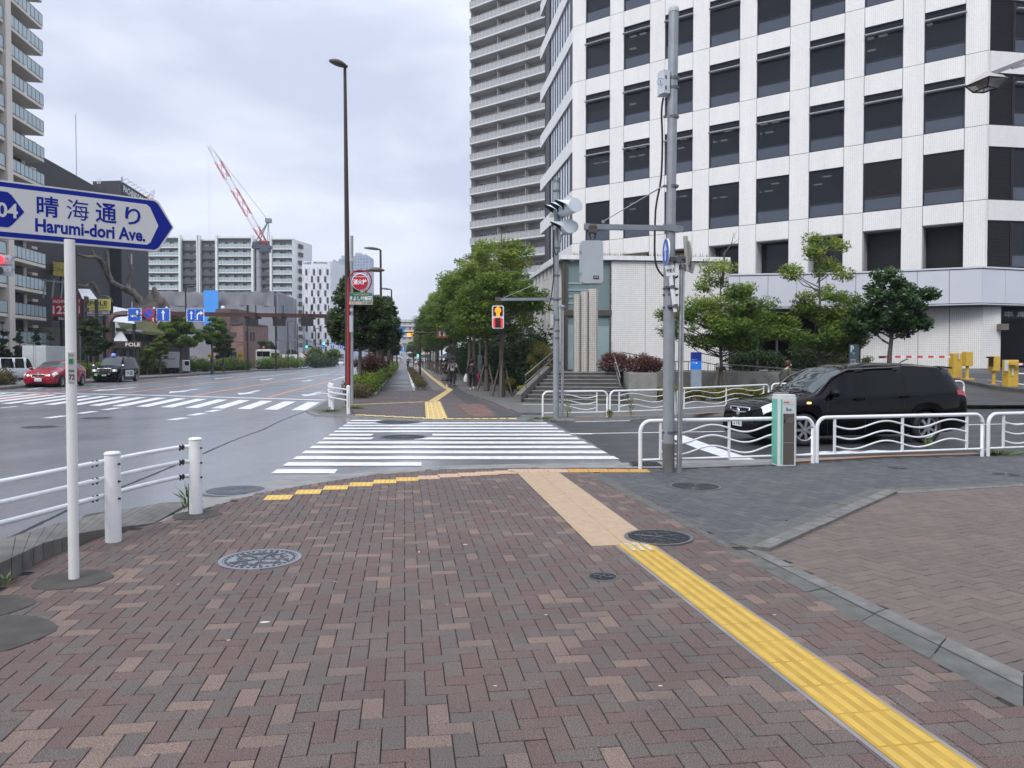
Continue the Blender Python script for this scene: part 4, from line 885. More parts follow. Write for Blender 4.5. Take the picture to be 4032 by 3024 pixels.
# --- residential tower at the left edge
T = bldg('apartment_tower', 'cream apartment tower with glass balconies at the left edge', (-56, 80, 0)); E0 = Vector((-52, 86, 0))
fm, wl, dk = MB(), MB(), MB()
H0 = 2.93; nfl = 18; zb0 = CAMZ+(1417-1253)*86/F-2*H0       # balcony slab levels
PO = Vector((-.9903, -.139, 0))                                  # away from the avenue
for k in range(nfl):
    z = zb0+k*H0
    for (t0, t1) in ((-20, -8.5), (-7.2, 0)):
        gp = MB(); npn = 8 if t1 == 0 else 7
        fm.slab([E0+A*t0+UP*z, E0+A*t1+UP*z, E0+A*t1+PO*2.2+UP*z, E0+A*t0+PO*2.2+UP*z], .32, UP)
        for q in range(npn):
            a, b = t0+(t1-t0)*q/npn+.03, t0+(t1-t0)*(q+1)/npn-.03; gp.slab([E0+A*a+UP*(z+.1), E0+A*b+UP*(z+.1), E0+A*b+UP*(z+1.25), E0+A*a+UP*(z+1.25)], .02, -PO)
        if t1 == 0: gp.slab([E0+UP*(z+.1), E0+PO*1.8+UP*(z+.1), E0+PO*1.8+UP*(z+1.25), E0+UP*(z+1.25)], .02, A)
        gp.build('balcony_glass', glass_b, T)
        dk.tube([E0+A*t0+UP*(z+1.27), E0+A*t1+UP*(z+1.27)], .03, 4)
        for q in range(npn+1): c = E0+A*(t0+(t1-t0)*q/npn); dk.beam(c+UP*z, c+UP*(z+1.27), .04, .04)
    dk.slab([E0+PO*2.25+A*-7.1+UP*(z+.05), E0+PO*2.25+A*-4.3+UP*(z+.05), E0+PO*2.25+A*-4.3+UP*(z+2.3), E0+PO*2.25+A*-7.1+UP*(z+2.3)], .1, -PO)
    dk.slab([E0+PO*2.25+A*-2.6+UP*(z+.05), E0+PO*2.25+A*-1.5+UP*(z+.05), E0+PO*2.25+A*-1.5+UP*(z+2.3), E0+PO*2.25+A*-2.6+UP*(z+2.3)], .1, -PO)
    dk.slab([E0+PO*2.25+A*-19+UP*(z+.05), E0+PO*2.25+A*-9.5+UP*(z+.05), E0+PO*2.25+A*-9.5+UP*(z+2.4), E0+PO*2.25+A*-19+UP*(z+2.4)], .1, -PO)
    fm.box(E0+PO*1.9+A*.5+UP*(z+2.0), (1.2, 1.0, .28))
wl.prism([(p.x, p.y) for p in (E0+PO*2.3-A*22, E0+PO*2.3-A*.6, E0+PO*14-A*.6, E0+PO*14-A*22)], 0, zb0+nfl*H0)
for t0 in (-7.85, -20.8): fm.box(E0+A*t0+PO*.4+UP*(zb0+nfl*H0)/2, (1.1, 1.15, zb0+nfl*H0), math.atan2(A.y, A.x))
for t0 in (-.7, -3.4): fm.box(E0+A*t0+PO*2.05+UP*(zb0+nfl*H0)/2, (.7, .5, zb0+nfl*H0), math.atan2(A.y, A.x))
fm.build('frame', frame_c, T); wl.build('wall', wall_c, T); dk.build('opening', dark_c, T)
# --- tall tower behind the office
T = bldg('apartment_tower', 'very tall grey apartment tower with stacked balconies behind the office block', (8, 148, 0))
Q0 = D(1850, 1000, 146); Q0.z = 0; TD = Vector((.78, -.625, 0)); TN = Vector((-.625, -.78, 0)); Hs = 68*134/F; zb = CAMZ+(1417-1030)*146/F
fm, wl, gp, dk, wp = MB(), MB(), MB(), MB(), MB(); zk = 0
nf = 30; zt_ = 1417
Hs = 3.16
for k in range(-6, 26):
    z = zb+k*Hs; Wd = 26
    fm.slab([Q0+UP*z, Q0+TD*Wd+UP*z, Q0+TD*Wd-TN*2+UP*z, Q0-TN*2+UP*z], .28, UP); fm.slab([Q0-TN*1+TD*-.9+UP*z, Q0+UP*z-TN*1, Q0-TN*6+UP*z, Q0-TN*6-TD*.9+UP*z], .2, UP)
    gp.slab([Q0+TN*.01+UP*(z+.02), Q0+TD*Wd+TN*.01+UP*(z+.02), Q0+TD*Wd+TN*.01+UP*(z+1.1), Q0+TN*.01+UP*(z+1.1)], .05, TN)
    gp.slab([Q0-TD*.9-TN*1+UP*z, Q0-TD*.9-TN*6+UP*z, Q0-TD*.9-TN*6+UP*(z+1.1), Q0-TD*.9-TN*1+UP*(z+1.1)], .04, -TD)
    for q in range(27): c = Q0+TD*(q)+TN*.04; wp.beam(c+UP*z, c+UP*(z+1.12), .05, .05)
    wp.beam(Q0+TN*.03+UP*(z+1.13), Q0+TD*Wd+TN*.03+UP*(z+1.13), .07, .05); wp.beam(Q0+TN*.03+UP*(z-.1), Q0+TD*Wd+TN*.03+UP*(z-.1), .06, .22)
    for q in range(4):
        t0 = 1.0+q*6.6
        for (a, b) in ((t0, t0+1.5), (t0+2.9, t0+4.7)): dk.slab([Q0+TD*a-TN*1.96+UP*(z+.1), Q0+TD*b-TN*1.96+UP*(z+.1), Q0+TD*b-TN*1.96+UP*(z+2.1), Q0+TD*a-TN*1.96+UP*(z+2.1)], .05, TN); wp.beam(Q0+TD*(a+b)/2-TN*1.88+UP*(z+.1), Q0+TD*(a+b)/2-TN*1.88+UP*(z+2.1), .07, .07); wp.beam(Q0+TD*a-TN*1.88+UP*(z+2.1), Q0+TD*b-TN*1.88+UP*(z+2.1), .06, .1)
    for q in range(5): c = Q0+TD*(.1+q*6.45)-TN*1; wp.beam(c+UP*z, c+UP*(z+Hs-.2), .12, .08); wl.beam(c+UP*(z+1.45)+TN*-.9, c+UP*(z+1.45)+TN*.7, .08, Hs-.4)
wl.prism([(p.x, p.y) for p in (Q0-TN*2, Q0+TD*26-TN*2, Q0+TD*26-TN*16, Q0-TN*16)], 0, zb+26*Hs)
fm.build('balcony_slabs', mat('tower_slab', (.54, .54, .53), .6), T); wl.build('wall', mat('tower_grey_wall', (.40, .385, .37), .7, var=.05, scale=.3), T)
tag(gp.build('balcony_panels', mat('balcony_panel', (.38, .39, .39), .4), T)); tag(wp.build('balcony_rails', mat('balcony_white', (.68, .69, .69), .5), T), kind='stuff'); tag(dk.build('patio_doors', glass_mat('door_glass', (.16, .17, .18), .1), T), kind='stuff')
# --- wide mid-rise with balconies
T = bldg('apartment_block', 'wide white and charcoal apartment block with balconies behind the construction sheeting', (-100, 280, 0)); Y = 272
def X_(p, y=Y): return D(p, 1400, y).x
fm, wl, gg, gd, wi, dk = MB(), MB(), MB(), MB(), MB(), MB()
secs = [(560, 713, 'g', 937), (713, 783, 'd', 946), (789, 857, 'd', 946), (857, 998, 'g', 938), (998, 1070, 'd', 948), (1070, 1155, 'g', 943)]
Hf = 32.7*Y/F; z_top = CAMZ+(1417-940)*Y/F; nfl = 15
for (a, b, kd, tp) in secs:
    x0, x1 = X_(a), X_(b); yy = Y if kd == 'g' else Y+1.0; top = CAMZ+(1417-tp)*Y/F
    wl.box(((x0+x1)/2, yy+8, top/2), (x1-x0, 13, top)); fm.box(((x0+x1)/2, yy+1.5, top+.1), (x1-x0+.3, 3.5, .5))
    for k in range(nfl):
        z = top-3.35-k*Hf
        if z < 3: break
        (fm if kd == 'g' else gd).box(((x0+x1)/2, yy+.8, z-.15), (x1-x0, 1.7, .35)); (gg if kd == 'g' else gd).box(((x0+x1)/2, yy, z+.62), (x1-x0, .08, 1.15))
        nw = 4 if (b-a) > 100 else 2
        for q in range(nw):
            xc = x0+(x1-x0)*(q+.5)/nw; wi.box((xc, yy+1.42, z+1.1), (1.7, .08, 1.8)); dk.box((xc+1.2, yy+1.42, z+1.1), (.7, .08, 1.8))
        for q in range(int((x1-x0)/1.1)): dk.box((x0+.6+q*1.1, yy-.06, z+.6), (.06, .04, 1.1))
for a in (713, 783, 788.5, 857, 998, 1070): fm.box((X_(a), Y+.2, (z_top+1)/2), (.75, 1.6, z_top+1))
p0 = X_(1155); wl.prism([(p0, Y+1), (p0+3.0, Y+14), (p0-4, Y+16)], 0, z_top-.6); fm.prism([(p0-.3, Y), (p0+.5, Y+1), (p0+3.2, Y+14), (p0+2.6, Y+14)], 0, z_top-.3)
for k in range(13): dk.prism([(p0+1.2, Y+3.3), (p0+1.5, Y+3.1), (p0+2.1, Y+6.2), (p0+1.8, Y+6.2)], z_top-3-k*Hf, z_top-1.5-k*Hf)
fm.build('white_frame', mat('block_white', (.70, .72, .70), .6), T); wl.build('wall', mat('block_grey', (.24, .235, .24), .7, var=.05), T); gg.split('glass_balcony', mat('block_glass', (.40, .47, .49), .25, var=.1, scale=.4), T, 8); gd.split('dark_balcony', mat('block_dark', (.075, .08, .095), .5), T, 8); tag(wi.build('curtained_doors', mat('curtain_white', (.5, .52, .53), .5, var=.3, scale=.3), T), kind='stuff'); tag(dk.build('door_gaps', dark_c, T), kind='stuff')
# --- construction site sheeting
T = bldg('sheeted_building', 'building site wrapped in grey mesh sheeting with a bright blue sheet', (-85, 222, 0)); Y = 220
sh = mat('grey_sheet', (.21, .215, .235), .75, var=.12, scale=.25); sh2 = mat('grey_sheet_light', (.30, .31, .33), .75, var=.08, scale=.2); blu = mat('blue_sheet', (.05, .30, .80), .6, var=.05)
m = MB(); R6 = random.Random(4)
def zpx(y, d): return CAMZ+(1417-y)*d/F
def sheet(mb, x0, x1, ztop, zbot, y, n=26, am=.5):
    xs = [x0+(x1-x0)*i/n for i in range(n+1)]; o = [R6.uniform(-am, am) for _ in xs]; tp = [ztop+R6.uniform(-.5, .2) for _ in xs]; mid = (ztop*2+zbot)/3
    for i in range(n):
        a, b = i, i+1; mb.add([(xs[a], y+o[a]*.3, tp[a]), (xs[b], y+o[b]*.3, tp[b]), (xs[b], y+o[b], mid), (xs[a], y+o[a], mid), (xs[b], y-o[b], zbot), (xs[a], y-o[a], zbot)], [(3,2,1,0), (5,4,2,3)], True)
sheet(m, D(610, 0, Y).x, D(1070, 0, Y).x, zpx(1147, Y), zpx(1205, Y), Y, 34); sheet(m, D(640, 0, Y).x, D(1085, 0, Y).x, zpx(1203, Y), 0, Y-1.5, 30, .35)
m.box((D(850, 0, Y).x, Y+9, zpx(1155, Y)/2), (D(1070, 0, Y).x-D(610, 0, Y).x, 16, zpx(1155, Y))); m.build('front_sheeting', sh, T)
m = MB(); p, q = D(1083, 0, Y), D(1158, 0, 262); zt1, zt2 = zpx(1146, Y), zpx(1186, 262)+.5
n_ = 14
for i in range(n_):
    a, b = i/n_, (i+1)/n_; u = p.lerp(q, a); v = p.lerp(q, b); o = Vector((.25*math.sin(a*40), 0, 0)); o2 = Vector((.25*math.sin(b*40), 0, 0))
    m.poly([Vector((u.x, u.y, 0))+o, Vector((v.x, v.y, 0))+o2, Vector((v.x, v.y, zt1+(zt2-zt1)*b))+o2, Vector((u.x, u.y, zt1+(zt2-zt1)*a))+o])
m.build('side_sheeting', sh2, T)
m = MB(); x0, x1 = D(793, 0, Y-2.2).x, D(850, 0, Y-2.2).x; m.box(((x0+x1)/2, Y-2.4, (zpx(1147, Y)+zpx(1300, Y))/2), (x1-x0, .1, zpx(1147, Y)-zpx(1300, Y)))
u, v = p.lerp(q, .08), p.lerp(q, .2); m.poly([Vector((u.x-.6, u.y, 0)), Vector((v.x-.6, v.y, 0)), Vector((v.x-.6, v.y, zt1-.4)), Vector((u.x-.6, u.y, zt1))]); m.build('blue_sheet', blu, T)
# --- crane
def lattice(mb, a, b, w0, w1, n, r=.07, up=Vector((0, 1, 0))):
    a, b = Vector(a), Vector(b); d = (b-a).normalized(); s = d.cross(up).normalized(); t = s.cross(d)
    def cnr(k, f): w = w0+(w1-w0)*f; return a.lerp(b, f)+s*w/2*(1, -1, -1, 1)[k]+t*w/2*(1, 1, -1, -1)[k]
    for k in range(4): mb.tube([cnr(k, 0), cnr(k, 1)], r, 4)
    for i in range(n):
        for k in range(4): mb.tube([cnr(k, i/n), cnr((k+1) % 4, (i+1)/n)], r*.6, 3)
def crane(label, Yc, base, tip, mast_x, mast_w, apex, group=None):
    T = thing('tower_crane', label, 'crane', (D(mast_x, 0, Yc).x, Yc, 0), 0, 'tower cranes')
    red, wh, gr = mat('crane_red', (.48, .012, .012), .5), mat('crane_white', (.72, .73, .74), .5), mat('crane_grey', (.20, .22, .25), .5)
    if mast_w:
        m = MB(); c = D(mast_x, 985, Yc); m.tube([(c.x, Yc, 0), (c.x, Yc, c.z)], mast_w/2, 12)
        for y in (1020, 1055, 1090, 1150): z = zpx(y, Yc); m.tube([(c.x, Yc, z), (c.x, Yc, z+.25)], mast_w/2+.12, 12)
        m.build('mast', mat('mast_grey', (.30, .31, .33), .5, var=.1), T)
        m = MB(); a, b = D(996, 968, Yc), D(1066, 978, Yc); m.box(((a.x+b.x)/2, Yc, (a.z+b.z)/2), (b.x-a.x, 2.4, .9)); m.box((a.x+1, Yc, a.z+.4), (1.6, 2.6, 1.2)); m.box((b.x-1.5, Yc, b.z-.3), (2.4, 2.6, 1.6))
        m.build('slewing_platform', mat('crane_navy', (.06, .08, .12), .6, var=.3), T)
    a, b = D(*base, Yc), D(*tip, Yc); n = 6; m = MB(); m2 = MB()
    cuts = [0, .17, .29, .55, .66, .83, 1] if mast_w else [0, .5, 1]
    for i in range(len(cuts)-1): lattice(m if i % 2 == 0 else m2, a.lerp(b, cuts[i]), a.lerp(b, cuts[i+1]), 1.6 if i else 1.1, 1.6 if i < len(cuts)-2 else .7, max(2, int((b-a).length*(cuts[i+1]-cuts[i])/2.2)), .11)
    m.build('jib', red, T); m2.build('jib_section', wh, T)
    if mast_w:
        m = MB(); p = D(*apex, Yc)
        for q in ((1000, 962), (1016, 962), (1052, 962), (1062, 968)): m.tube([D(*q, Yc), p], .16 if q[0] < 1040 else .08, 5)
        m.box(p, (1.6, 1.5, 1.2)); m.build('frame', gr, T)
        m = MB(); s = D(1008, 803, Yc)
        for o in (-.3, .3): m.tube([p+Vector((0, o, 0)), b+Vector((.3, o, 0))], .035, 3)
        for xx in (819, 826): q = D(xx, 580, Yc); m.tube([(q.x, Yc, q.z), (q.x, Yc, zpx(950, Yc))], .016, 3)
        m.build('cables', gr, T)
crane('red and white luffing crane above the sheeted building site', 229, (1046, 962), (820, 570), 1018, 17.5*229/F, (1057, 869))
crane('small red and white crane tip just above the black building', 300, (578, 800), (606, 748), 570, 0, None)
# --- white hotel with chequered windows
T = bldg('hotel_building', 'white hotel tower with staggered dark windows right of the crane', (-70, 262, 0)); Y = 258
hw = mat('hotel_white', (.72, .74, .78), .5, var=.06, scale=.15); x0, x1 = D(1180, 0, Y).x, D(1300, 0, Y).x; zt_ = zpx(1030, Y)
m = MB(); m.prism([(x0, Y+1), (x0+1.0, Y), (x1-.6, Y), (x1, Y+.6), (x1+2.6, Y+16), (x0, Y+16)], 0, zt_); m.build('wall', hw, T)
fm, wn = MB(), MB()
cols_h = [1200, 1230, 1254.5, 1284]; alt = [1222, 1247, 1275]
pnl = MB()
for r in range(17):
    y = 1060+r*27.6
    if y > 1370: break
    cs = cols_h if r % 2 == 0 else alt
    for c in cs:
        xa = D(c, 0, Y).x; z1, z0 = zpx(y, Y), zpx(y+26, Y); wn.box((xa, Y-.06, (z0+z1)/2), (.68, .12, (z1-z0)*.92)); wn.box((D(1318, 0, Y+9).x-.25, Y+9+r % 2, (z0+z1)/2), (.3, .9, 1.6))
for r in range(12):
    for k in range(14): 
        if (r+k) % 2: pnl.box((x0+.6+(x1-x0)*k/14.5, Y-.02, zpx(1066+r*27.6, Y)), (.55, .05, 2.1))
wn.split('window', mat('hotel_window', (.05, .045, .05), .3), T, 8); pnl.build('facade_panels', mat('hotel_panel', (.58, .61, .66), .5), T)
m = MB(); put_text(m, 'hotel', (D(1198, 0, Y).x, Y-.1, zpx(1036.5, Y)), (1, 0, 0), UP, 1.8, .72, .01); put_text(m, 'MONday', (D(1257, 0, Y).x, Y-.1, zpx(1036.5, Y)), (1, 0, 0), UP, 4.6, .8, .02); m.build('hotel_lettering', mat('letter_grey', (.16, .17, .2), .5), T)
m = MB()
for a, h in ((1214, 1), (1218.5, .5), (1223, 1)): c = D(a, 1036, Y); m.box((c.x, Y-.1, c.z+(.2 if h < 1 else 0)), (.16, .06, .9*h))
m.build('hotel_emblem', mat('emblem_navy', (.02, .03, .15), .5), T)
m = MB(); m.box(((x0+x1)/2+2, Y-1.2, 1.8), (x1-x0+4, 2, 3.6)); m.build('ground_floor_glazing', mat('shopfront', (.06, .08, .08), .3, var=.4, scale=.3), T)
# --- far towers and the blocks closing the avenue
sky_t = tile_mat('tower_glazing', (.16, .21, .30), (.33, .38, .46), 3.2, 3.4, .45, .4, .25)
for (a, b, top, yd, lab) in ((1375, 1450, 1010, 860, 'tall blue glass skyscraper with a stepped crown behind the hydrant sign'), (1328, 1374, 1020, 900, 'blue glass skyscraper left of the taller one'), (1300, 1328, 1036, 940, 'lowest blue glass skyscraper beside the white hotel')):
    T = bldg('skyscraper', lab, (D(a, 0, yd).x, yd, 0), 'far skyscrapers'); x0, x1 = D(a, 0, yd).x, D(b, 0, yd).x
    m = MB(); m.box(((x0+x1)/2, yd+14, zpx(top, yd)/2), (x1-x0, 28, zpx(top, yd))); m.build('shaft', sky_t, T)
    m = MB(); m.box(((x0+x1)/2, yd+12, zpx(top, yd)+1), ((x1-x0)*.6, 16, 3)); m.box(((x0+x1)/2-3, yd+10, zpx(top, yd)+3), ((x1-x0)*.3, 8, 3)); m.build('crown', mat('tower_crown', (.3, .34, .4), .6), T)
far_w = tile_mat('far_block_wall', (.40, .38, .36), (.10, .11, .12), 3.0, 3.0, .55, .7, .1)
for (a, b, top, yd, lab, mt) in ((1555, 1720, 1259, 520, 'long stepped apartment block closing the end of the avenue', far_w), (1576, 1692, 1275, 430, 'beige block with wide windows in front of the stepped one', far_w), (1500, 1560, 1245, 600, 'grey block beyond the avenue lamps', far_w), (1655, 1700, 1300, 330, 'white block half hidden by the right hand trees', far_w)):
    T = bldg('distant_block', lab, (D(a, 0, yd).x, yd, 0), 'distant blocks'); x0, x1 = D(a, 0, yd).x, D(b, 0, yd).x; h = zpx(top, yd)
    m = MB(); m.box(((x0+x1)/2, yd+8, h/2), (x1-x0, 16, h)); m.build('wall', mt, T); fm = MB(); n = max(2, int(h/3))
    for k in range(n): fm.box(((x0+x1)/2, yd-.4, h-1-k*3), (x1-x0, .8, .9))
    fm.box(((x0+x1)/2+(x1-x0)*.25, yd+4, h+1.5), ((x1-x0)*.12, 5, 3)); fm.build('balconies', mat('far_trim', (.55, .53, .5), .7), T)
T = bldg('unseen_reflected_block', 'unseen dark blocks added behind the viewer for cars and windows to reflect', (30, -75, 0)); m = MB(); m.box((38, -78, 24), (90, 22, 48)); m.box((-45, -95, 20), (50, 25, 40)); m.split('wall', tile_mat('block_glazing', (.06, .065, .07), (.22, .21, .20), 3.2, 3.6, .5, .3, .2), T, 8)  # added out of view so cars and windows mirror something dark
T = thing('video_screen', 'glowing orange video screen on the far bridge parapet', 'screen', (D(1620, 0, 300).x, 300, 0)); m = MB(); c = D(1621, 1318, 300); m.box(c, (3.4, .3, 1.2)); m.build('screen', mat('screen_orange', (1, .25, .03), .5, emit=1.5, var=.8, scale=1.), T)
m = MB(); m.box(c+Vector((0, .5, -4)), (.6, .4, 8)); m.build('support', galv, T)
T = thing('footbridge', 'pale concrete footbridge crossing the avenue far away', 'bridge', (-60, 300, 0)); a, b = D(1200, 1392, 300), D(1720, 1345, 300)
m = MB(); m.box(((a.x+b.x)/2, 300, zpx(1345, 300)), (b.x-a.x, 3, 1.4)); m.build('deck', mat('bridge_concrete', (.42, .42, .42), .7), T); m = MB()
for x in (1330, 1440, 1590, 1700): c = D(x, 0, 300); m.box((c.x, 300, zpx(1345, 300)/2-.4), (1.2, 1.2, zpx(1345, 300)-.8))
m.build('piers', MATS['bridge_concrete'], T)
# --- black building with the letters and the root sculpture
blk = tile_mat('black_siding', (.014, .015, .019), (.006, .006, .008), 1.2, .22, .02, .6, .15); blk2 = mat('charcoal_wall', (.045, .048, .058), .7, var=.1, scale=.3)
T = bldg('black_building', 'large black clad building with white rooftop lettering behind the street name board', (-62, 105, 0))
K0 = Vector((-54.5, 90, 0)); K1 = K0+A*20; m = MB(); m.prism([(p.x, p.y) for p in (K0-A*18, K1, K1+PO*25, K0-A*18+PO*25)], 0, 25.2); m.build('side_wall', blk, T)
c0_, c1_, c2_ = Vector((-61, 112.5, 0)), Vector((-56.7, 112, 0)), Vector((-56.7, 112, 0))+A*12; m = MB(); m.prism([(p.x, p.y) for p in (c0_, c1_, c2_, c2_+PO*8)], 0, 27.6); m.build('stair_block', blk2, T)
m = MB(); n = -PO; put_text(m, 'PACHINKO&SLOT', c1_+A*6.2+n*.15+UP*26.6, A, UP, 11, 1.0, .03); put_text(m, '123', c1_+A*3.4+n*.15+UP*24.4, A, UP, 4.4, 2.2, .05); put_text(m, '+N', c1_+A*9+n*.15+UP*24.3, A, UP, 3, 1.6, .03); m.build('rooftop_letters', mat('letter_white', (.8, .8, .82), .5), T)
for k in range(7): m = MB(); q = c1_+A*(.5+k*1.8)+n*.5+UP*27.7; m.tube([q-n*.5, q+n*.3+UP*.3, q+n*.6-UP*.2], .05, 4); m.build('letter_lamp', galv, T)
m = MB(); 
for k in range(5): q = c1_+A*(3+(k % 2)*1.0)+n*.03+UP*(6+k*3.6); m.box(q, (.1, .55, 1.5), math.atan2(PO.y, PO.x))
m.split('slit_window', mat('slit_pane', (.3, .32, .34), .3), T, 8)
m = MB(); q = D(325, 480, 100); m.tube([(K0.x+A.x*9, K0.y+9, 25), (K0.x+A.x*9, K0.y+9, 33)], .04, 4); m.tube([D(480, 720, 112), D(480, 696, 112)], .1, 5); m.build('antenna', galv, T)
m = MB(); 
for s in (0, .5): m.tube([D(383+s*24, 722, 111.5), D(383+s*24, 700, 111.5)], .05, 4)
for k in range(4): m.tube([D(383, 722-k*6, 111.5), D(395, 722-k*6, 111.5)], .04, 4)
m.build('roof_ladder', white_paint, T)
bark = mat('root_bark', (.17, .145, .12), .85, var=.45, scale=1.2, bump=.8, bs=6)
T = thing('root_sculpture', 'giant gnarled root sculpture climbing the black wall', 'sculpture', D(600, 1400, 100)); Yr = 97
def root(pts, r0, r1): m = MB(); q = smooth_path([D(x, y, Yr+dy) for x, y, dy in pts], 5); n = len(q); rr = random.Random(int(pts[0][0])); m.tube(q, [.62*(r0+(r1-r0)*i/(n-1))*rr.uniform(.75, 1.3) for i in range(n)], 8); m.build('branch', bark, T)
root([(585, 1230, 0), (560, 1195, 1), (520, 1150, 1), (470, 1130, 2), (440, 1110, 3), (420, 1075, 3), (405, 1040, 3), (385, 1015, 2), (350, 1012, 1), (325, 1008, 0), (306, 1000, 0)], .75, .28)
root([(444, 1112, 3), (430, 1080, 3), (425, 1030, 3), (420, 985, 3)], .45, .3); root([(385, 1015, 2), (370, 1000, 2), (362, 978, 2)], .25, .15)
root([(500, 1142, 1), (505, 1110, 2), (517, 1075, 2), (525, 1053, 2)], .5, .18); root([(520, 1060, 2), (510, 1030, 2), (503, 995, 2)], .2, .12)
root([(440, 1190, 0), (425, 1172, 0), (400, 1170, 1), (385, 1150, 1), (372, 1120, 1), (350, 1117, 1), (335, 1130, 0), (310, 1122, 0)], .45, .25)
m = MB(); rr = random.Random(12)
for k in range(9):
    a = D(590+rr.uniform(-40, 55), 1235, Yr-1+rr.uniform(-1, 2)); b = D(575+k*9, 1150+abs(k-4)*8+rr.uniform(-6, 12), Yr); m.tube(smooth_path([a, a.lerp(b, .5)+Vector((rr.uniform(-.4, .4), 0, 0)), b], 4), [1.1, 1.0, .95, .9, .8, .7, .5, .4, .15], 8)
m.tube(smooth_path([D(625, 1240, Yr), D(618, 1180, Yr), D(606, 1130, Yr)], 5), [.8]*6+[.6, .5, .4, .3, .15], 7)
m.build('stump', bark, T)
# --- low shops with roof signs
wp_ = mat('sign_white', (.72, .74, .77), .5); yel = mat('banner_yellow', (.74, .66, .17), .5, var=.15, scale=.3); redm = mat('sign_red', (.42, .012, .035), .5); ink = mat('sign_ink', (.06, .05, .04), .6)
def board(name, label, cat, x0, y0, x1, y1, Yd, mt, texts=(), th=.3, group=None, posts=0, slope=0.):
    a, b = D(x0, y1, Yd), D(x1, y0, Yd); T = thing(name, label, cat, ((a.x+b.x)/2, Yd, 0), 0, group); m = MB()
    sl = slope*(b.x-a.x); m.slab([Vector((a.x, Yd, a.z)), Vector((b.x, Yd, a.z+sl)), Vector((b.x, Yd, b.z+sl)), Vector((a.x, Yd, b.z))], th, (0, -1, 0)); m.build('panel', mt, T)
    for s, cx, cy, w_, h_, tm in texts:
        m = MB(); c = D(x0+(x1-x0)*cx, y0+(y1-y0)*cy, Yd-.03); c.z += sl*cx; put_text(m, s, c+Vector((0, -.02, 0)), Vector((1, 0, slope)), UP, (b.x-a.x)*w_, (b.z-a.z)*h_, .02); m.build('lettering', tm, T)
    if posts:
        m = MB()
        for k in range(posts): x = a.x+(b.x-a.x)*(k+.5)/posts; m.box((x, Yd+th+.1, a.z/2+.2), (.25, .2, a.z+.6))
        m.build('post', black_mt, T)
    return T
wt_ = mat('letter_cream', (.78, .76, .72), .5)
board('roof_banner', 'pale yellow banner with tall grey letters beside the apartment tower', 'banner', 146, 1022, 262, 1076, 92, yel, [('EOLE', .30, .45, .55, .5, ink), ('フィット', .82, .55, .3, .26, ink)], posts=2, slope=-.12)
board('pachinko_sign', 'dark red parlour sign with white numerals behind the street name pole', 'sign', 205, 1170, 320, 1246, 84, redm, [('PACHINKO&SLOT', .5, .22, .92, .17, wt_), ('123', .28, .66, .5, .42, wt_), ('+N', .8, .66, .3, .36, wt_)], posts=2)
board('parlour_name_sign', 'black strip with small white serif letters under the red parlour sign', 'sign', 210, 1246, 318, 1262, 83.8, black_mt, [('NORTH WIND', .55, .5, .8, .6, wt_)] if False else [('No', .3, .5, .2, .7, wt_)], th=.2, posts=1)
board('fitness_sign', 'yellow billboard with dark spaced capitals and katakana on a low roof', 'sign', 320, 1177, 430, 1222, 84, yel, [('EFOLE', .55, .38, .75, .4, ink), ('フィットネスクラブ', .55, .78, .7, .2, ink)], posts=2)
board('wall_poster', 'row of pale pictures under the yellow billboard', 'poster', 322, 1223, 428, 1243, 84.1, mat('poster_mix', (.55, .50, .55), .6, var=.6, scale=1.5), th=.2, posts=1)
board('shop_name_sign', 'dark brown fascia with spaced cream capitals above the shop entrance', 'sign', 440, 1343, 556, 1370, 76, mat('fascia_brown', (.035, .02, .018), .5), [('FOLE', .72, .5, .5, .55, wt_)], posts=3)
for lab, q in (('big white slanted roof panel beside the roots', ((307, 1137), (352, 1138), (380, 1177), (325, 1177))), ('long white slanted canopy panel with its lower edge by the brown fascia', ((436, 1268), (458, 1268), (503, 1345), (450, 1345))), ('white printed awning panel behind the blue lane signs', ((446, 1206), (505, 1218), (528, 1274), (446, 1266)))):
    Yd = 80; T = thing('slanted_roof_panel', lab, 'roof panel', D(q[0][0], 1417, Yd), 0, 'slanted white panels'); m = MB(); m.slab([D(*c, Yd+(2 if i < 2 else 0)) for i, c in enumerate(q)][::-1], .2, (0, -1, .3)); m.build('panel', wp_, T); m = MB()
    for c in q[2:]: p = D(*c, Yd+.4); m.beam((p.x, p.y, 0), (p.x, p.y, p.z), .25, .25)
    m.build('support', black_mt, T)
T = bldg('low_shop', 'low black shop front with grass growing on its sloping roof', (-44, 84, 0)); m = MB(); a, b = D(455, 1290, 82), D(560, 1290, 82)
m.box(((a.x+b.x)/2, 88, 2.2), (b.x-a.x, 12, 4.4)); m.build('wall', mat('shop_dark', (.03, .03, .032), .5, var=.3), T)
m = MB(); m.slab([D(455, 1292, 81), D(650, 1312, 81), D(600, 1262, 88), D(450, 1262, 88)], .3, UP); m.build('grass_roof', mat('moss_roof', (.09, .10, .035), .9, var=.5, scale=2, bump=1, bs=8), T)
m = MB(); m.tube([D(500, 1300, 80.5), D(560, 1307, 80.5)], .16, 8); m.build('roof_pipe', mat('pipe_grey', (.2, .2, .2), .5), T)
T = bldg('low_shop', 'grey cinder block annexe below the apartment tower balconies', (-50, 80, 0)); m = MB(); a, b = D(160, 1290, 86), D(300, 1290, 86); m.box(((a.x+b.x)/2, 90, zpx(1290, 86)/2), (b.x-a.x, 8, zpx(1290, 86))); m.build('wall', tile_mat('cinder_block', (.26, .25, .24), (.18, .17, .17), .6, .3, .03, .8), T)
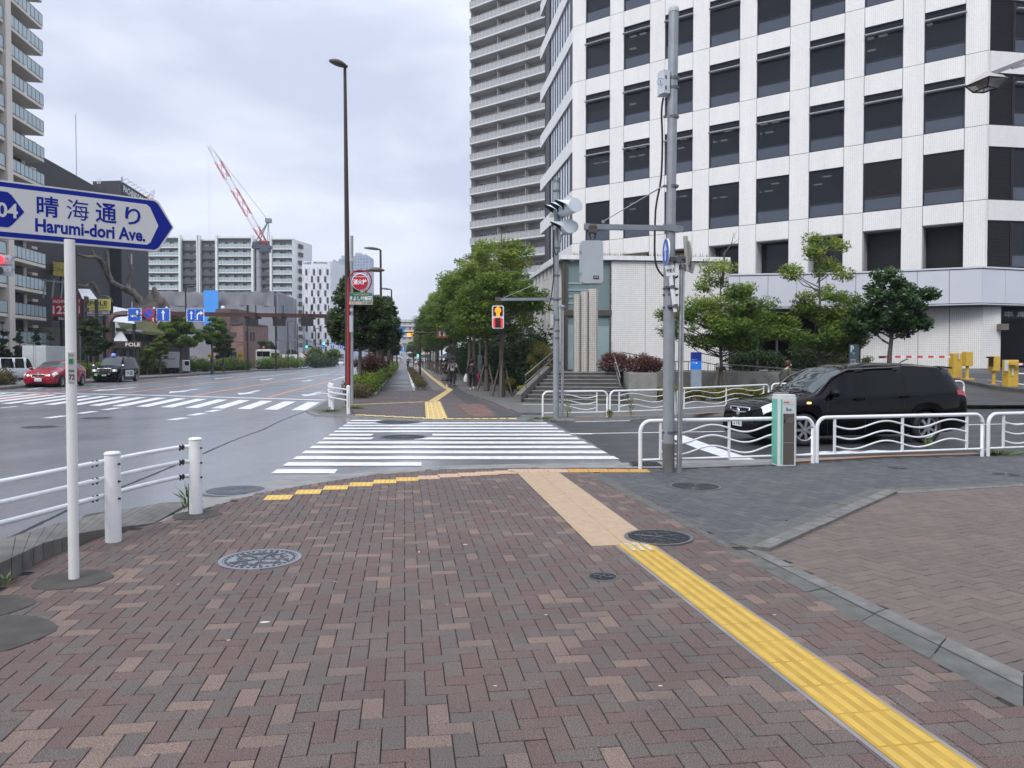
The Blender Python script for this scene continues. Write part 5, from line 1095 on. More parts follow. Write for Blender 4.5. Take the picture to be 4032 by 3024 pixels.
m = MB(); a, b = D(170, 1170, 86), D(300, 1170, 86); m.box(((a.x+b.x)/2, 91, (zpx(1150, 86)+zpx(1290, 86))/2), (b.x-a.x-1, 5, zpx(1150, 86)-zpx(1290, 86))); m.build('upper_floor', mat('annex_dark', (.07, .075, .085), .6, var=.3, scale=.6), T)
m = MB()
for x in (170, 205, 240): m.beam(D(x, 1175, 84), D(x+8, 1100, 84), .12, .12)
m.beam(D(165, 1104, 84), D(262, 1112, 84), .15, .15); m.build('sign_frame', galv, T)
T = thing('pylon_sign', 'tall dark red pylon sign with white numerals and a white logo box', 'sign', D(625, 1400, 88)); Yd = 88; m = MB()
for x in (596, 648): c = D(x, 1240, Yd); m.box((c.x, Yd, zpx(1230, Yd)/2), (.35, .4, zpx(1230, Yd)))
c = D(625, 1262, Yd); m.box((c.x, Yd, c.z), (1.8, .35, 1.3)); m.build('frame', redm, T); m = MB(); put_text(m, '123', D(628, 1265, Yd-.3), (1, 0, 0), UP, 1.7, .85, .04); m.build('numerals', wt_, T)
m = MB(); m.box(D(620, 1302, Yd-.3), (.95, .2, .75)); m.build('logo_box', wp_, T); m = MB(); m.lathe([(.22, 0), (.26, 0), (.26, -.03), (.22, -.03)], D(620, 1302, Yd-.42), 16, 'Y', close=True); m.build('ring_emblem', mat('ring_grey', (.35, .37, .38), .4), T)
m = MB(); m.box(D(622, 1325, Yd-.1), (1.4, .2, .5)); m.build('yellow_box', yel, T)
# --- brown shed and brick house
T = bldg('brown_building', 'plain brown clad building with a flat roof left of the brick house', (-68, 178, 0)); Yd = 178; a, b = D(848, 1216, Yd), D(927, 1216, Yd); m = MB(); m.prism([(a.x, Yd), (b.x-1.2, Yd), (b.x, Yd+2), (b.x, Yd+14), (a.x, Yd+14)], 0, a.z); m.build('wall', mat('brown_clad', (.115, .07, .065), .7, var=.1), T)
m = MB(); m.lathe([(0.001, .9), (.35, .7), (.5, .3), (.35, 0)], (a.x+1, Yd+2, a.z), 12); m.build('satellite_dome', wp_, T)
T = bldg('brick_house', 'two storey red brick restaurant with narrow windows behind the median hedge', (-58, 152, 0)); Yd = 150; a, b, c = D(907, 1279, Yd), D(958, 1279, Yd-3), D(999, 1285, Yd+3); h = a.z
bm = tile_mat('red_brick', (.26, .13, .10), (.20, .15, .13), .45, .15, .03, .8, .35); m = MB(); m.prism([(a.x, Yd), (b.x, Yd-3), (c.x, Yd+4), (c.x, Yd+12), (a.x, Yd+12)], 0, h); m.build('wall', bm, T)
m = MB(); m.prism([(a.x-.2, Yd-.3), (b.x, Yd-3.3), (c.x+.2, Yd+4), (c.x, Yd+12), (a.x, Yd+12)], h, h+.35); m.build('roof_edge', dark_c, T)
m = MB(); k = D(924, 1316, Yd-1.2); m.box(k, (1.6, .3, .75), -.2)
for x in (967, 982, 992): 
    f_ = (x-958)/41; k = Vector((b.x+(c.x-b.x)*f_, Yd-3+7*f_, zpx(1325, Yd))); m.box(k, (.4, .3, 1.7), 1.0)
m.build('window', dark_c, T); m = MB(); m.tube([D(905, 1380, Yd-1), D(905, 1292, Yd-1), D(914, 1292, Yd-1)], .1, 5); m.tube([D(915, 1346, Yd-1.6), D(956, 1348, Yd-3.3)], .06, 5); m.build('drainpipe', brown_mt, T)
m = MB(); put_text(m, 'Café', Vector((b.x+.75, Yd-1.9, zpx(1298, Yd))), Vector((.5, .86, 0)), UP, 1.6, .5, .03); m.build('shop_name', mat('name_green', (.10, .2, .13), .5), T)
T = thing('roofed_shelter', 'angular canopy shelter of tilted grey slats by the sheeted site', 'shelter', D(1138, 1417, 190)); Yd = 190; m = MB()
for (p, q) in (((1089, 1338), (1136, 1322)), ((1136, 1342), (1189, 1331))):
    for k in range(7): s = Vector((k*.35, 1.2*k, -.22*k)); m.beam(D(*p, Yd)+s, D(*q, Yd)+s, .15, .12)
    m.beam(D(*p, Yd), D(*p, Yd)+Vector((2.4, 8, -1.5)), .15, .15); m.beam(D(*q, Yd), D(*q, Yd)+Vector((2.4, 8, -1.5)), .15, .15)
m.build('canopy', mat('canopy_grey', (.16, .18, .20), .5), T); m = MB()
for x in (1100, 1128, 1150, 1178): c = D(x, 1340, Yd+3); m.tube([(c.x, c.y, 0), (c.x-.6, c.y, c.z-.2)], .12, 5)
m.build('post', galv, T); m = MB(); c = D(1140, 1385, Yd+4); m.box((c.x, c.y, 1.5), (7, 1, 3)); m.build('screen_wall', wp_, T)
# ================================================================ street furniture
X1 = Vector((1, 0, 0)); YF = Vector((0, -1, 0))
blue_s = mat('sign_blue', (.003, .016, .26), .45, var=.04, spec=.25); blue_m = mat('lane_sign_blue', (.01, .10, .55), .4, var=.04); face_w = mat('sign_face_white', (.60, .61, .62), .4, var=.03, coat=.2); pure_w = mat('sign_letters_white', (.8, .82, .85), .45)
# ---- street name board
pc = G(291, 2279); t = thing('street_name_sign', 'white street name board with blue arrow tip and blue characters on a post', 'sign', (pc.x, pc.y, 0))
BD = Vector((.81, .69, 0)).normalized(); BN = Vector((BD.y, -BD.x, 0)); B0 = Vector((-3.62, 5.43, 2.683))
m = MB(); m.tube([pc-UP*.05, Vector((pc.x, pc.y, 2.50))], .036, 20); m.build('post', mat('post_white', (.74, .75, .74), .4, var=.06, scale=5, dirt=.15, dcol=(.5, .48, .42), coat=.2), t)
def bpt(s, z, o=0.): return B0+BD*s+UP*z+BN*o
hh = .192; tip = 1.177; sh_ = 1.06
outl = [(-1.2, -hh), (sh_-.02, -hh), (sh_+.01, -hh+.02), (tip, 0), (sh_+.01, hh-.02), (sh_-.02, hh), (-1.2, hh)]
m = MB(); m.slab([bpt(s*1.0+(.012 if s > 0 else -.012), z*1.06) for s, z in outl], .045, BN); m.build('board_back', mat('board_rim', (.62, .63, .62), .4, dirt=.2), t)
m = MB(); m.poly([bpt(s, z, .0015) for s, z in outl]); m.build('blue_face', blue_s, t)
inn = [(-1.15, -hh+.034), (.985, -hh+.034), (1.01, -hh+.055), (1.07, 0), (1.01, hh-.055), (.985, hh-.034), (-1.15, hh-.034)]
m = MB(); m.poly([bpt(s, z, .003) for s, z in inn]); m.build('white_face', face_w, t)
def sx_(p):    # photo x on the board -> metres along it
    k = (p-2016)/F; return (B0.x-k*B0.y)/(k*BD.y-BD.x)

m = MB()
for ch, a, b in (('晴', 153, 239), ('海', 270, 357), ('通', 383, 466), ('り', 499, 560)):
    s = (sx_(a)+sx_(b))/2; put_text(m, ch, bpt(s, .053, .0045), BD, UP, (sx_(b)-sx_(a)), .150 if ch != 'り' else .135, .016 if ch != '海' else .0)
a, b = sx_(146), sx_(577); put_text(m, 'Harumi-dori Ave.', bpt((a+b)/2, -.088, .0045), BD, UP, b-a, .099, .03)
m.build('lettering', blue_s, t)
m = MB(); e = sx_(104); hb = .125; m.poly([bpt(s, z, .0045) for s, z in ((-.45, -hb), (e-.10, -hb), (e-.075, -hb+.02), (e, -.005), (e-.075, hb-.02), (e-.10, hb), (-.45, hb))]); m.build('route_badge', blue_s, t)
m = MB(); a, b = sx_(2), sx_(82); put_text(m, '304', bpt(b-(b-a)*.79, -.005, .006), BD, UP, (b-a)*1.5, .105, .025); m.build('route_number', face_w, t)
m = MB(); a = D(288, 1388, pc.y-.04); R_ = Matrix.Rotation(.5, 3, 'Z'); dx = R_ @ X1
p = pc+Vector((.004, -.045, 0)); m.slab([p+dx*s+UP*z for s, z in ((-.001, 1.455), (.045, 1.455), (.045, 1.675), (-.001, 1.675))], .006, Vector((dx.y, -dx.x, 0))); m.build('asset_plate', mat('plate_grey', (.45, .45, .43), .5), t)
m = MB(); nn = Vector((dx.y, -dx.x, 0)); put_text(m, '304', p+dx*.02+UP*1.54+nn*.002, dx, UP, .035, .018, .02); put_text(m, '72', p+dx*.022+UP*1.495+nn*.002, dx, UP, .038, .04, .02); put_text(m, '東京都', p+dx*.02+UP*1.655+nn*.002, dx, UP, .03, .012); m.build('asset_number', mat('ink_grey', (.05, .05, .055), .5), t)
m = MB(); m.box(p+dx*.018+UP*1.61+nn*.002, (.026, .002, .035), .5); m.build('green_mark', mat('mark_green', (.02, .22, .12), .5), t)
# ---- near left guard rail
gp_ = [G(446.6, 2131), G(771.7, 2022)]; gp_ = [gp_[1], gp_[0], Vector((-3.98, 4.75, 0)), Vector((-4.5, 3.3, 0))]
t = thing('guard_rail', 'white three rail guard rail on round posts at the left kerb', 'guard rail', gp_[1])
m = MB(); dkb = mat('bolt_dark', (.03, .03, .032), .5, .6)
for k, p in enumerate(gp_):
    m = MB(); m.tube([p-UP*.02, p+UP*.775], .0665, 24); m.lathe([(.0665, .775), (.071, .778), (.071, .79), (.055, .803), (.0001, .808)], p, 24); m.build('post', white_paint, t)
bolts = MB(); 
for h in (.71, .555, .402):
    rl = MB(); pts = smooth_path([gp_[0], gp_[0].lerp(gp_[1], .5)+Vector((-.03, .02, 0)), gp_[1], Vector((-3.72, 5.7, 0)), gp_[2], Vector((-4.2, 4.0, 0)), gp_[3]], 8)
    off = [Vector((q.x-.10, q.y, h)) for q in pts]; off[0] = off[0]+Vector((.06, -.02, 0)); rl.tube(off, .0215, 12); rl.build('rail', white_paint, t)
    for k, p in enumerate(gp_[:3]):
        d = (gp_[min(k+1, 3)]-p).normalized(); 
        for s in ((1,) if k == 0 else (-1, 1)):
            c = Vector((p.x-.09, p.y, h))+d*s*.10; bolts.beam(c-d*.045, c+d*.03, .022, .036)
            for q in (-.03, .02): bolts.lathe([(.009, -.032), (.009, .026)], c+d*q, 8)
        bolts.lathe([(.010, .0), (.010, .020), (.005, .026)], p+Vector((.055, -.02, h-.015)), 8, 'X')
bolts.build('bolt', dkb, t)
# ---- wavy white fences
def wavy(name, label, p0, p1, H, group, waves=2., r=.03, mid=True, amp=.056):
    d = p1-p0; Ln = d.length; d = d.normalized(); t = thing(name, label, 'fence', p0, 0, group)
    z0 = p0.z; z1 = p1.z; zz = lambda s: z0+(z1-z0)*s/Ln
    m = MB(); c = .16
    pts = [p0-UP*.05]+[p0+UP*(H-c)]+[p0+d*(c-c*math.cos(a))+UP*(H-c+c*math.sin(a)) for a in [PI/2*k/6 for k in range(1, 7)]]
    q = [p1+(-d)*(c-c*math.cos(a))+UP*(H-c+c*math.sin(a)) for a in [PI/2*k/6 for k in range(0, 7)]]
    pts += q[::-1]+[p1+UP*(H-c), p1-UP*.05]; m.tube(pts, r, 12); m.build('outer_frame', white_paint, t)
    m = MB(); lo = .13; m.tube([p0+UP*lo, p1+UP*lo], r*.62, 8); m.build('bottom_rail', white_paint, t)
    a, b = .32, Ln-.32; ups = [a, (a+b)/2, b] if mid else [a, b]
    for s in ups: m = MB(); q = p0+d*s; q.z = zz(s); m.beam(q+UP*lo, q+UP*(H-r), .032, .032, up=d); m.build('upright', white_paint, t)
    for k in range(3):
        h = H*.36+k*(H*.225); m = MB()
        m.tube([p0+d*s+UP*(h+zz(s)-z0+amp*math.sin((s-a)/(b-a)*2*PI*waves)) for s in [a+(b-a)*i/40 for i in range(41)]], r*.48, 8); m.build('wavy_rail', white_paint, t)
    return t
gN = 'wavy white fence panels'
wavy('wavy_fence', 'white wavy fence panel behind the thick grey pole', G(2521, 1846), G(3200, 1823), .71, gN, amp=-.06)
wavy('wavy_fence', 'white wavy fence panel in front of the wagon doors', G(3216, 1822), G(3867, 1797), .71, gN, amp=-.06)
a3 = G(3890, 1796); wavy('wavy_fence', 'white wavy fence panel cut off by the right frame edge', a3, a3+Vector((3.1, .85, 0)), .71, gN, amp=-.06)
wavy('wavy_fence', 'short white wavy fence panel in front of the stone stairs', G(2137, 1645), G(2391, 1640), .73, gN, 1., .028, False)
wavy('wavy_fence', 'white wavy fence panel before the stained planter wall', G(2402, 1640), G(2656, 1629), .73, gN, 1., .028, False)
a4 = G(2668, 1628); b4 = Vector((8.85, 26.5, .02)); wavy('wavy_fence', 'white wavy fence panel before the clipped hedge and blue pillar', a4, b4, .75, gN, 2., .028)
b5 = Vector((15.35, 26.1, .08)); wavy('wavy_fence', 'white wavy fence panel mostly hidden by the wagon', b4+Vector((.1, 0, 0)), b4.lerp(b5, .5), .78, gN, 2., .028)
wavy('wavy_fence', 'white wavy fence panel ending behind the rear of the wagon', b4.lerp(b5, .5)+Vector((.1, 0, 0)), b5, .82, gN, 2., .028)
# ---- near grey pole with its fittings
pp = G(2632, 1859); t = thing('utility_pole', 'tall thick grey steel pole standing at the near wavy fence', 'pole', pp)
pz = lambda y, yy=pp.y: D(2640, y, yy).z
m = MB(); m.tube([pp-UP*.02, pp+UP*2.9], .083, 24, smooth=True); m.tube([pp+UP*2.9, pp+UP*3.0], .083, 24); m.tube([pp+UP*2.9+Vector((.01, 0, 0)), Vector((pp.x+.045, pp.y, pz(36)))], .069, 24); m.build('shaft', galv, t)
m = MB(); tp = Vector((pp.x+.045, pp.y, pz(36))); m.lathe([(.075, -.05), (.075, .0), (.06, .03), (.0001, .04)], tp, 20); m.build('cap', mat('cap_grey', (.42, .43, .44), .5), t)
m = MB(); m.tube([pp-UP*.02, pp+UP*.42], .0855, 24); m.build('base_sleeve', mat('sleeve_grey', (.13, .13, .125), .6, var=.2), t)
m = MB()
for y in (310, 347, 462, 735, 1138, 1162, 1212, 1702): m.lathe([(.088 if y > 1000 else .076, -.02), (.088 if y > 1000 else .076, .02)], (pp.x+(.01 if y > 1000 else .04), pp.y, pz(y)), 20); m.box((pp.x+.09, pp.y-.03, pz(y)), (.06, .03, .03)); m.box((pp.x-.075, pp.y-.03, pz(y)), (.05, .03, .03))
m.build('clamp', mat('clamp_grey', (.13, .14, .155), .5, .5), t)
m = MB(); a, b = D(2312, 893, pp.y), D(2675, 900, pp.y); m.beam(a, b, .07, .075); m.beam(D(2610, 893, pp.y-.08), D(2690, 903, pp.y-.08), .02, .09); m.box(a, (.09, .08, .085)); m.build('arm', mat('arm_grey', (.24, .27, .31), .5, .4, dirt=.5, dcol=(.10, .09, .085)), t)
m = MB(); m.tube([D(2375, 872, pp.y), D(2620, 728, pp.y)], .007, 6); m.tube([D(2560, 762, pp.y), D(2620, 728, pp.y)], .012, 6); m.lathe([(.02, -.02), (.02, .02)], D(2375, 873, pp.y), 8); m.build('stay_wire', galv, t)
m = MB(); m.tube(smooth_path([D(*q, pp.y+.02) for q in ((2612, 385), (2605, 440), (2608, 560), (2603, 700), (2585, 800), (2580, 860), (2578, 1000), (2590, 1060), (2625, 1100))], 6), .014, 8)
m.tube(smooth_path([D(*q, pp.y) for q in ((2668, 1085), (2664, 1092), (2640, 1100))], 4), .014, 8); m.build('cable', black_rub, t)
t2 = thing('control_box', 'small pale control box clamped high on the thick grey pole', 'box', D(2613, 330, pp.y)); m = MB(); a, b = D(2594, 283, pp.y-.03), D(2634, 382, pp.y-.03)
m.prism([(a.x, a.y-.02), (a.x+.055, a.y-.10), (b.x, a.y-.06), (b.x, a.y+.1), (a.x, a.y+.1)], b.z+.03, a.z); m.build('case', mat('case_pale', (.55, .60, .64), .4), t2)
m = MB()
for y in (303, 345): m.box(D(2622, y, pp.y-.115), (.022, .012, .05), .35)
m.build('hinge', brown_mt, t2); m = MB(); put_text(m, 'K', D(2602, 322, pp.y-.12), (.55, -.8, 0), UP, .03, .06, .02); m.lathe([(.045, 0), (.05, 0), (.05, -.002), (.045, -.002)], D(2602, 322, pp.y-.118), 16, 'Y', close=True); m.build('emblem', blue_s, t2)
# hanging pedestrian signal seen from behind
t2 = thing('pedestrian_signal', 'pale grey back of a pedestrian signal hanging from the near pole arm', 'traffic light', D(2330, 1030, pp.y)); m = MB(); a, b = D(2288, 946, pp.y), D(2376, 1119, pp.y)
w_, h_ = b.x-a.x, a.z-b.z; c = (a+b)/2
def rbox(mb, c, w, h, d, r=.05, n=5):   # box with rounded corners in the XZ plane
    pts = []
    for cx, cz, a0 in ((w/2-r, h/2-r, 0), (-w/2+r, h/2-r, PI/2), (-w/2+r, -h/2+r, PI), (w/2-r, -h/2+r, 3*PI/2)):
        for k in range(n+1): q = a0+PI/2*k/n; pts.append((c[0]+cx+r*math.cos(q), c[2]+cz+r*math.sin(q)))
    mb.slab([Vector((x, c[1]-d/2, z)) for x, z in pts][::-1], d, (0, -1, 0)); return mb
sig_g = mat('signal_grey', (.40, .44, .49), .4, var=.03, coat=.2)
rbox(m, c+Vector((.0, .0, 0)), w_*.94, h_*.97, .1); rbox(m, c+Vector((-.012, .065, 0)), w_*.99, h_, .03); rbox(m, c+Vector((-.02, .13, 0)), w_*.94, h_*.96, .08); m.build('housing', sig_g, t2)
m = MB(); m.box(c+Vector((-w_/2-.005, .06, h_*.25)), (.03, .04, .03)); m.box(c+Vector((-w_/2-.005, .06, -h_*.25)), (.03, .04, .03)); m.build('latch', galv, t2)
m = MB(); m.box(c+Vector((.05, -.052, -.22)), (.08, .01, .045)); m.build('name_plate', black_mt, t2); m = MB(); put_text(m, 'NSK' if False else '信号', c+Vector((.05, -.058, -.22)), X1, UP, .06, .025); m.build('plate_writing', pure_w, t2)
m = MB()
for q in ((2327, 905), (2338, 905)): m.tube(smooth_path([D(q[0], 898, pp.y), D(q[0]+(6 if q[0] > 2330 else -6), 925, pp.y), D(q[0], 948, pp.y)], 4), .012, 6)
m.box(D(2333, 905, pp.y-.02), (.12, .12, .09)); m.box(D(2333, 893, pp.y-.02), (.10, .13, .04)); m.build('hanger', mat('hanger_rust', (.08, .07, .06), .7), t2)
# thin steel pole, signs near its top
p2 = G(2674, 1861); t = thing('steel_pole', 'slim stainless pole clamped beside the thick grey pole', 'pole', p2); m = MB(); ztp = D(2672, 1050, p2.y).z; m.tube([p2-UP*.02, Vector((p2.x+.03, p2.y, ztp))], .038, 18); m.build('shaft', steel, t)
m = MB(); m.lathe([(.05, -.06), (.05, 0), (.03, .03)], (p2.x+.03, p2.y, ztp+.02), 14); m.lathe([(.04, 0), (.04, .02), (.001, .02)], D(2673, 1020, p2.y-.12), 16, 'Y'); m.box((p2.x+.03, p2.y, ztp+.08), (.2, .05, .05)); m.beam(D(2630, 1022, p2.y), D(2722, 1015, p2.y), .05, .06); m.build('bracket', MATS['clamp_grey'], t)
def round_sign(name, label, c, r, n_dir, face, back, group=None):
    t = thing(name, label, 'sign', c, 0, group); n_ = Vector(n_dir).normalized(); u = n_.cross(UP).normalized(); v = u.cross(n_)
    cir = lambda rr, o: [c+u*rr*math.cos(a)+v*rr*math.sin(a)+n_*o for a in [2*PI*k/28 for k in range(28)]]
    m = MB(); m.slab(cir(r, 0), .02, n_); m.build('plate', back, t); return t, u, v, n_, cir
t, u, v, n_, cir = round_sign('round_sign', 'blue round traffic sign seen almost edge on at the thick grey pole', D(2621, 992, pp.y-.12), .19, (-1, -.03, 0), blue_s, white_paint)
m = MB(); m.poly(cir(.185, .004)); m.build('blue_face', mat('sign_blue_bright', (.03, .12, .55), .4), t); m = MB(); m.add([Vector(D(2621, 992, pp.y-.12))+u*x+v*y+n_*.006 for x, y in ((-.03, -.12), (.03, -.12), (.03, .02), (.09, .02), (0, .13), (-.09, .02), (-.03, .02))], [tuple(range(7))]); m.build('symbol', pure_w, t)
t, u, v, n_, cir = round_sign('round_sign', 'grey back of a round traffic sign right of the slim pole', D(2712, 1000, p2.y+.02), .19, (.98, .04, 0), None, mat('sign_back', (.36, .36, .34), .5, var=.1, dirt=.2)); m = MB(); a = D(2700, 1000, p2.y); m.tube([D(2699, 930, p2.y), D(2706, 1068, p2.y)], .032, 12); m.box(D(2705, 955, p2.y), (.09, .05, .04)); m.box(D(2706, 1035, p2.y), (.1, .05, .05)); m.box(D(2724, 1055, p2.y+.03), (.07, .03, .14), .6, Matrix.Rotation(.3, 3, 'Y')); m.build('mounting', MATS['sign_back'], t)
t = thing('priority_plate', 'small white plate with bold black characters tilted on the thick grey pole', 'sign', D(2640, 1065, pp.y-.15)); c = D(2640, 1065, pp.y-.16); xd = Vector((.93, .33, .16)).normalized(); yd = Vector((-.17, 0, .98))
m = MB(); m.slab([c+xd*x+yd*y for x, y in ((-.075, -.075), (.075, -.075), (.075, .075), (-.075, .075))], .008, xd.cross(yd)); m.build('plate', white_paint, t); m = MB(); put_text(m, '歩行者優先', c+xd.cross(yd)*.004, xd, yd, .135, .062, .02); m.build('lettering', black_mt, t)
t = thing('flag_holder', 'slanted white tube bracket strapped to the thick grey pole', 'bracket', D(2650, 1150, pp.y-.13)); m = MB(); m.tube([D(2640, 1085, pp.y-.13), D(2658, 1215, pp.y-.13)], .032, 14); m.tube([D(2657, 1215, pp.y-.13), D(2659, 1228, pp.y-.13)], .027, 12); m.build('tube', white_paint, t); m = MB()
for y in (1130, 1205): c = D(2642+(y-1085)*.14, y, pp.y-.13); m.lathe([(.04, -.025), (.04, .025)], c, 14); m.box(c+Vector((-.05, .04, 0)), (.1, .08, .03))
m.build('strap', MATS['clamp_grey'], t)
# ---- far pole with vehicle signals and the red man
fp = G(2189, 1645); t = thing('utility_pole', 'grey steel pole across the side street carrying the vehicle signals', 'pole', fp); tz = D(2191, 702, fp.y).z; m = MB(); m.tube([fp-UP*.02, fp+UP*3.1], .082, 20); m.tube([fp+UP*3.1, Vector((fp.x+.015, fp.y, tz))], .072, 20); m.build('shaft', galv, t)
m = MB(); m.lathe([(.08, -.12), (.08, 0), (.03, .05), (.0001, .05)], (fp.x+.015, fp.y, tz), 16)
for y in (752, 978, 1085, 1180, 1260, 1303, 1332): m.lathe([(.088, -.025), (.088, .025)], (fp.x+.01, fp.y, D(2190, y, fp.y).z), 16)
m.build('clamp', MATS['clamp_grey'], t); m = MB(); m.beam(D(1952, 1179, fp.y), D(2210, 1177, fp.y), .07, .075); m.build('arm', MATS['arm_grey'], t)
m = MB(); m.tube([D(1980, 1174, fp.y), D(2188, 1085, fp.y)], .009, 5); m.tube([D(2210, 752, fp.y), D(2275, 790, fp.y-.3)], .008, 5); m.build('stay_wire', galv, t)
m = MB(); m.tube(smooth_path([D(*q, fp.y-.1) for q in ((2181, 905), (2180, 1000), (2179, 1100), (2168, 1180), (2160, 1215), (2180, 1222))], 6), .016, 6); m.tube(smooth_path([D(*q, fp.y-.1) for q in ((2182, 985), (2190, 1003), (2200, 985))], 5), .013, 6); m.build('cable', black_rub, t)
m = MB(); m.box(D(2171, 846, fp.y-.1), (.12, .1, .11)); m.box(D(2174, 1258, fp.y-.1), (.07, .1, .3)); m.build('junction_box', mat('jbox', (.45, .48, .47), .5), t)
sig_w = mat('signal_white', (.62, .68, .73), .35, var=.04, coat=.2); hood_in = mat('hood_black', (.012, .012, .014), .5)
def vsignal(name, label, c, ang, lamp_col, n, emit):
    """car signal head, lamps facing direction ang"""
    t = thing(name, label, 'traffic light', c, 0, 'vehicle signals'); f = Vector((math.cos(ang), math.sin(ang), 0)); s = Vector((-f.y, f.x, 0)); m = MB()
    m.tube([c-s*(n*.19)+f*0, c+s*(n*.19)], .19, 16); m.tube([c-s*(n*.16)-f*.1, c+s*(n*.16)-f*.1], .15, 14); m.build('housing', sig_w, t)
    for k in range(n):
        o = c+s*((k-(n-1)/2)*.36)+f*.1; h, hi = MB(), MB(); N_ = 14
        for mb, r in ((h, .165), (hi, .155)):
            vs = []
            for j in range(N_+1):
                a = -PI*.15+PI*1.3*j/N_; ln = .12+.30*max(0, math.sin(a)); q = s*math.cos(a)*r+UP*math.sin(a)*r; vs += [o+q, o+q+f*ln-UP*.06*ln]
            mb.add(vs, [(2*j, 2*j+1, 2*j+3, 2*j+2) for j in range(N_)], True)
        ho = h.build('hood', sig_w, t); hi.build('hood_lining', hood_in, ho)
        l = MB(); l.tube([o-f*.02, o+f*.03], .14, 16); l.build('lamp', mat('lamp_'+('red' if (k == n-1 and emit) else 'off'), (.9, .02, .04) if (k == n-1 and emit) else (.03, .05, .05), .3, emit=1.6 if (k == n-1 and emit) else 0), t)
    return t
c = D(2232, 822, fp.y-.25); vsignal('vehicle_signal', 'white three lamp vehicle signal with black hoods high on the far pole', c, math.radians(200), None, 3, True)
c = D(2238, 895, fp.y-.2); vsignal('vehicle_signal', 'single white hooded signal lamp below the three lamp signal', c, math.radians(190), None, 1, False)
m = MB(); m.tube([D(2205, 955, fp.y-.05), D(2207, 930, fp.y-.1), D(2232, 912, fp.y-.15)], .03, 8); m.tube([D(2195, 870, fp.y), D(2276, 800, fp.y-.3)], .03, 8); m.box(D(2272, 805, fp.y-.3), (.12, .12, .22)); tag(m.build('signal_bracket', galv), 'grey bracket arm joining the vehicle signals to the far pole', 'bracket')
t = thing('pedestrian_signal', 'pedestrian signal showing a red figure in front of the roadside trees', 'traffic light', D(1961, 1250, fp.y)); c = D(1961, 1249, fp.y); w_, h_ = D(1985, 0, fp.y).x-D(1938, 0, fp.y).x, D(0, 1204, fp.y).z-D(0, 1294, fp.y).z
m = MB(); rbox(m, c, w_, h_, .22, .05); m.build('housing', mat('signal_white2', (.66, .69, .74), .35), t)
m = MB(); 
for s in (1, -1): rbox(m, c+Vector((0, -.115, s*h_*.25)), w_*.8, h_*.41, .02, .03)
m.build('lens', mat('lens_dark', (.05, .022, .02), .3), t)
red_l = mat('red_figure', (1, .22, .012), .5, emit=1.5); m = MB(); o = c+Vector((0, -.13, h_*.25)); k = h_*.36
m.lathe([(.045*1, -.004), (.045, .0)], o+UP*k*.36, 12, 'Y')
for q in (((-.05, -.16), (-.008, -.16), (-.008, .0), (-.05, .0)), ((.008, -.16), (.05, -.16), (.05, 0), (.008, 0)), ((-.055, 0), (.055, 0), (.06, .085), (-.06, .085)), ((-.09, -.03), (-.065, -.03), (-.06, .085), (-.085, .07)), ((.065, -.03), (.09, -.03), (.085, .07), (.06, .085))): m.poly([o+X1*x*.95+UP*z*.95 for x, z in q])
m.build('lit_figure', red_l, t); m = MB()
for s in (-1, 1):
    for i in range(8):
        for j in (0, 1): m.box(c+Vector((s*(w_*.31)+(j-.5)*.026, -.13, -h_*.25+(i-3.5)*.031)), (.02, .008, .02))
m.build('countdown_dots', mat('red_dots', (1, .03, .03), .5, emit=1.0), t)
m = MB(); 
for s in (-1, 1): m.tube([D(1960+s*5, 1204, fp.y), D(1960-s*3, 1180, fp.y)], .015, 6)
m.box(D(1960, 1178, fp.y), (.14, .12, .11)); m.build('hanger', MATS['hanger_rust'], t)
p3 = G(2214, 1645); t = thing('steel_pole', 'slim stainless pole beside the far grey pole', 'pole', p3); m = MB(); z = D(2213, 1212, p3.y).z; m.tube([p3-UP*.02, Vector((p3.x, p3.y, z))], .04, 14); m.build('shaft', steel, t); m = MB(); m.lathe([(.055, -.1), (.055, 0), (.09, .02), (.09, .04), (.02, .08)], (p3.x, p3.y, z), 12); m.build('cap', galv, t)
# ---- fire extinguisher cabinet
c = G(3103, 1838); c.y += .18; t = thing('extinguisher_cabinet', 'brown roadside extinguisher cabinet with white corners and a green side', 'cabinet', c); rz = math.radians(8); Rm = Matrix.Rotation(rz, 3, 'Z')
def L_(x, y, z): v = Rm @ Vector((x*.86, y*.72, 0)); return Vector((c.x+v.x, c.y+v.y, z))
H = 1.08; m = MB(); m.prism([tuple(L_(x, y, 0)[:2]) for x, y in ((-.14, -.15), (.14, -.15), (.175, -.12), (.175, .15), (-.175, .15), (-.175, -.12))], 0, H-.03); m.prism([tuple(L_(x, y, 0)[:2]) for x, y in ((-.13, -.14), (.13, -.14), (.165, -.11), (.165, .14), (-.165, .14), (-.165, -.11))], H-.03, H+.01); m.build('body', mat('cabinet_white', (.66, .69, .68), .4, var=.04, dirt=.1), t, bevel=.006)
m = MB(); m.slab([L_(x, -.153, z) for x, z in ((-.085, .02), (.125, .02), (.125, .355), (-.085, .355))], .006, YF); m.slab([L_(x, -.153, z) for x, z in ((-.085, .36), (.125, .36), (.125, .80), (-.085, .80))], .006, YF); m.build('door', mat('cabinet_brown', (.135, .12, .105), .4, .3, var=.04), t)
m = MB(); m.slab([L_(x, -.153, z) for x, z in ((-.085, .805), (.125, .805), (.125, 1.0), (-.085, 1.0))], .006, YF); m.build('label_panel', face_w, t)
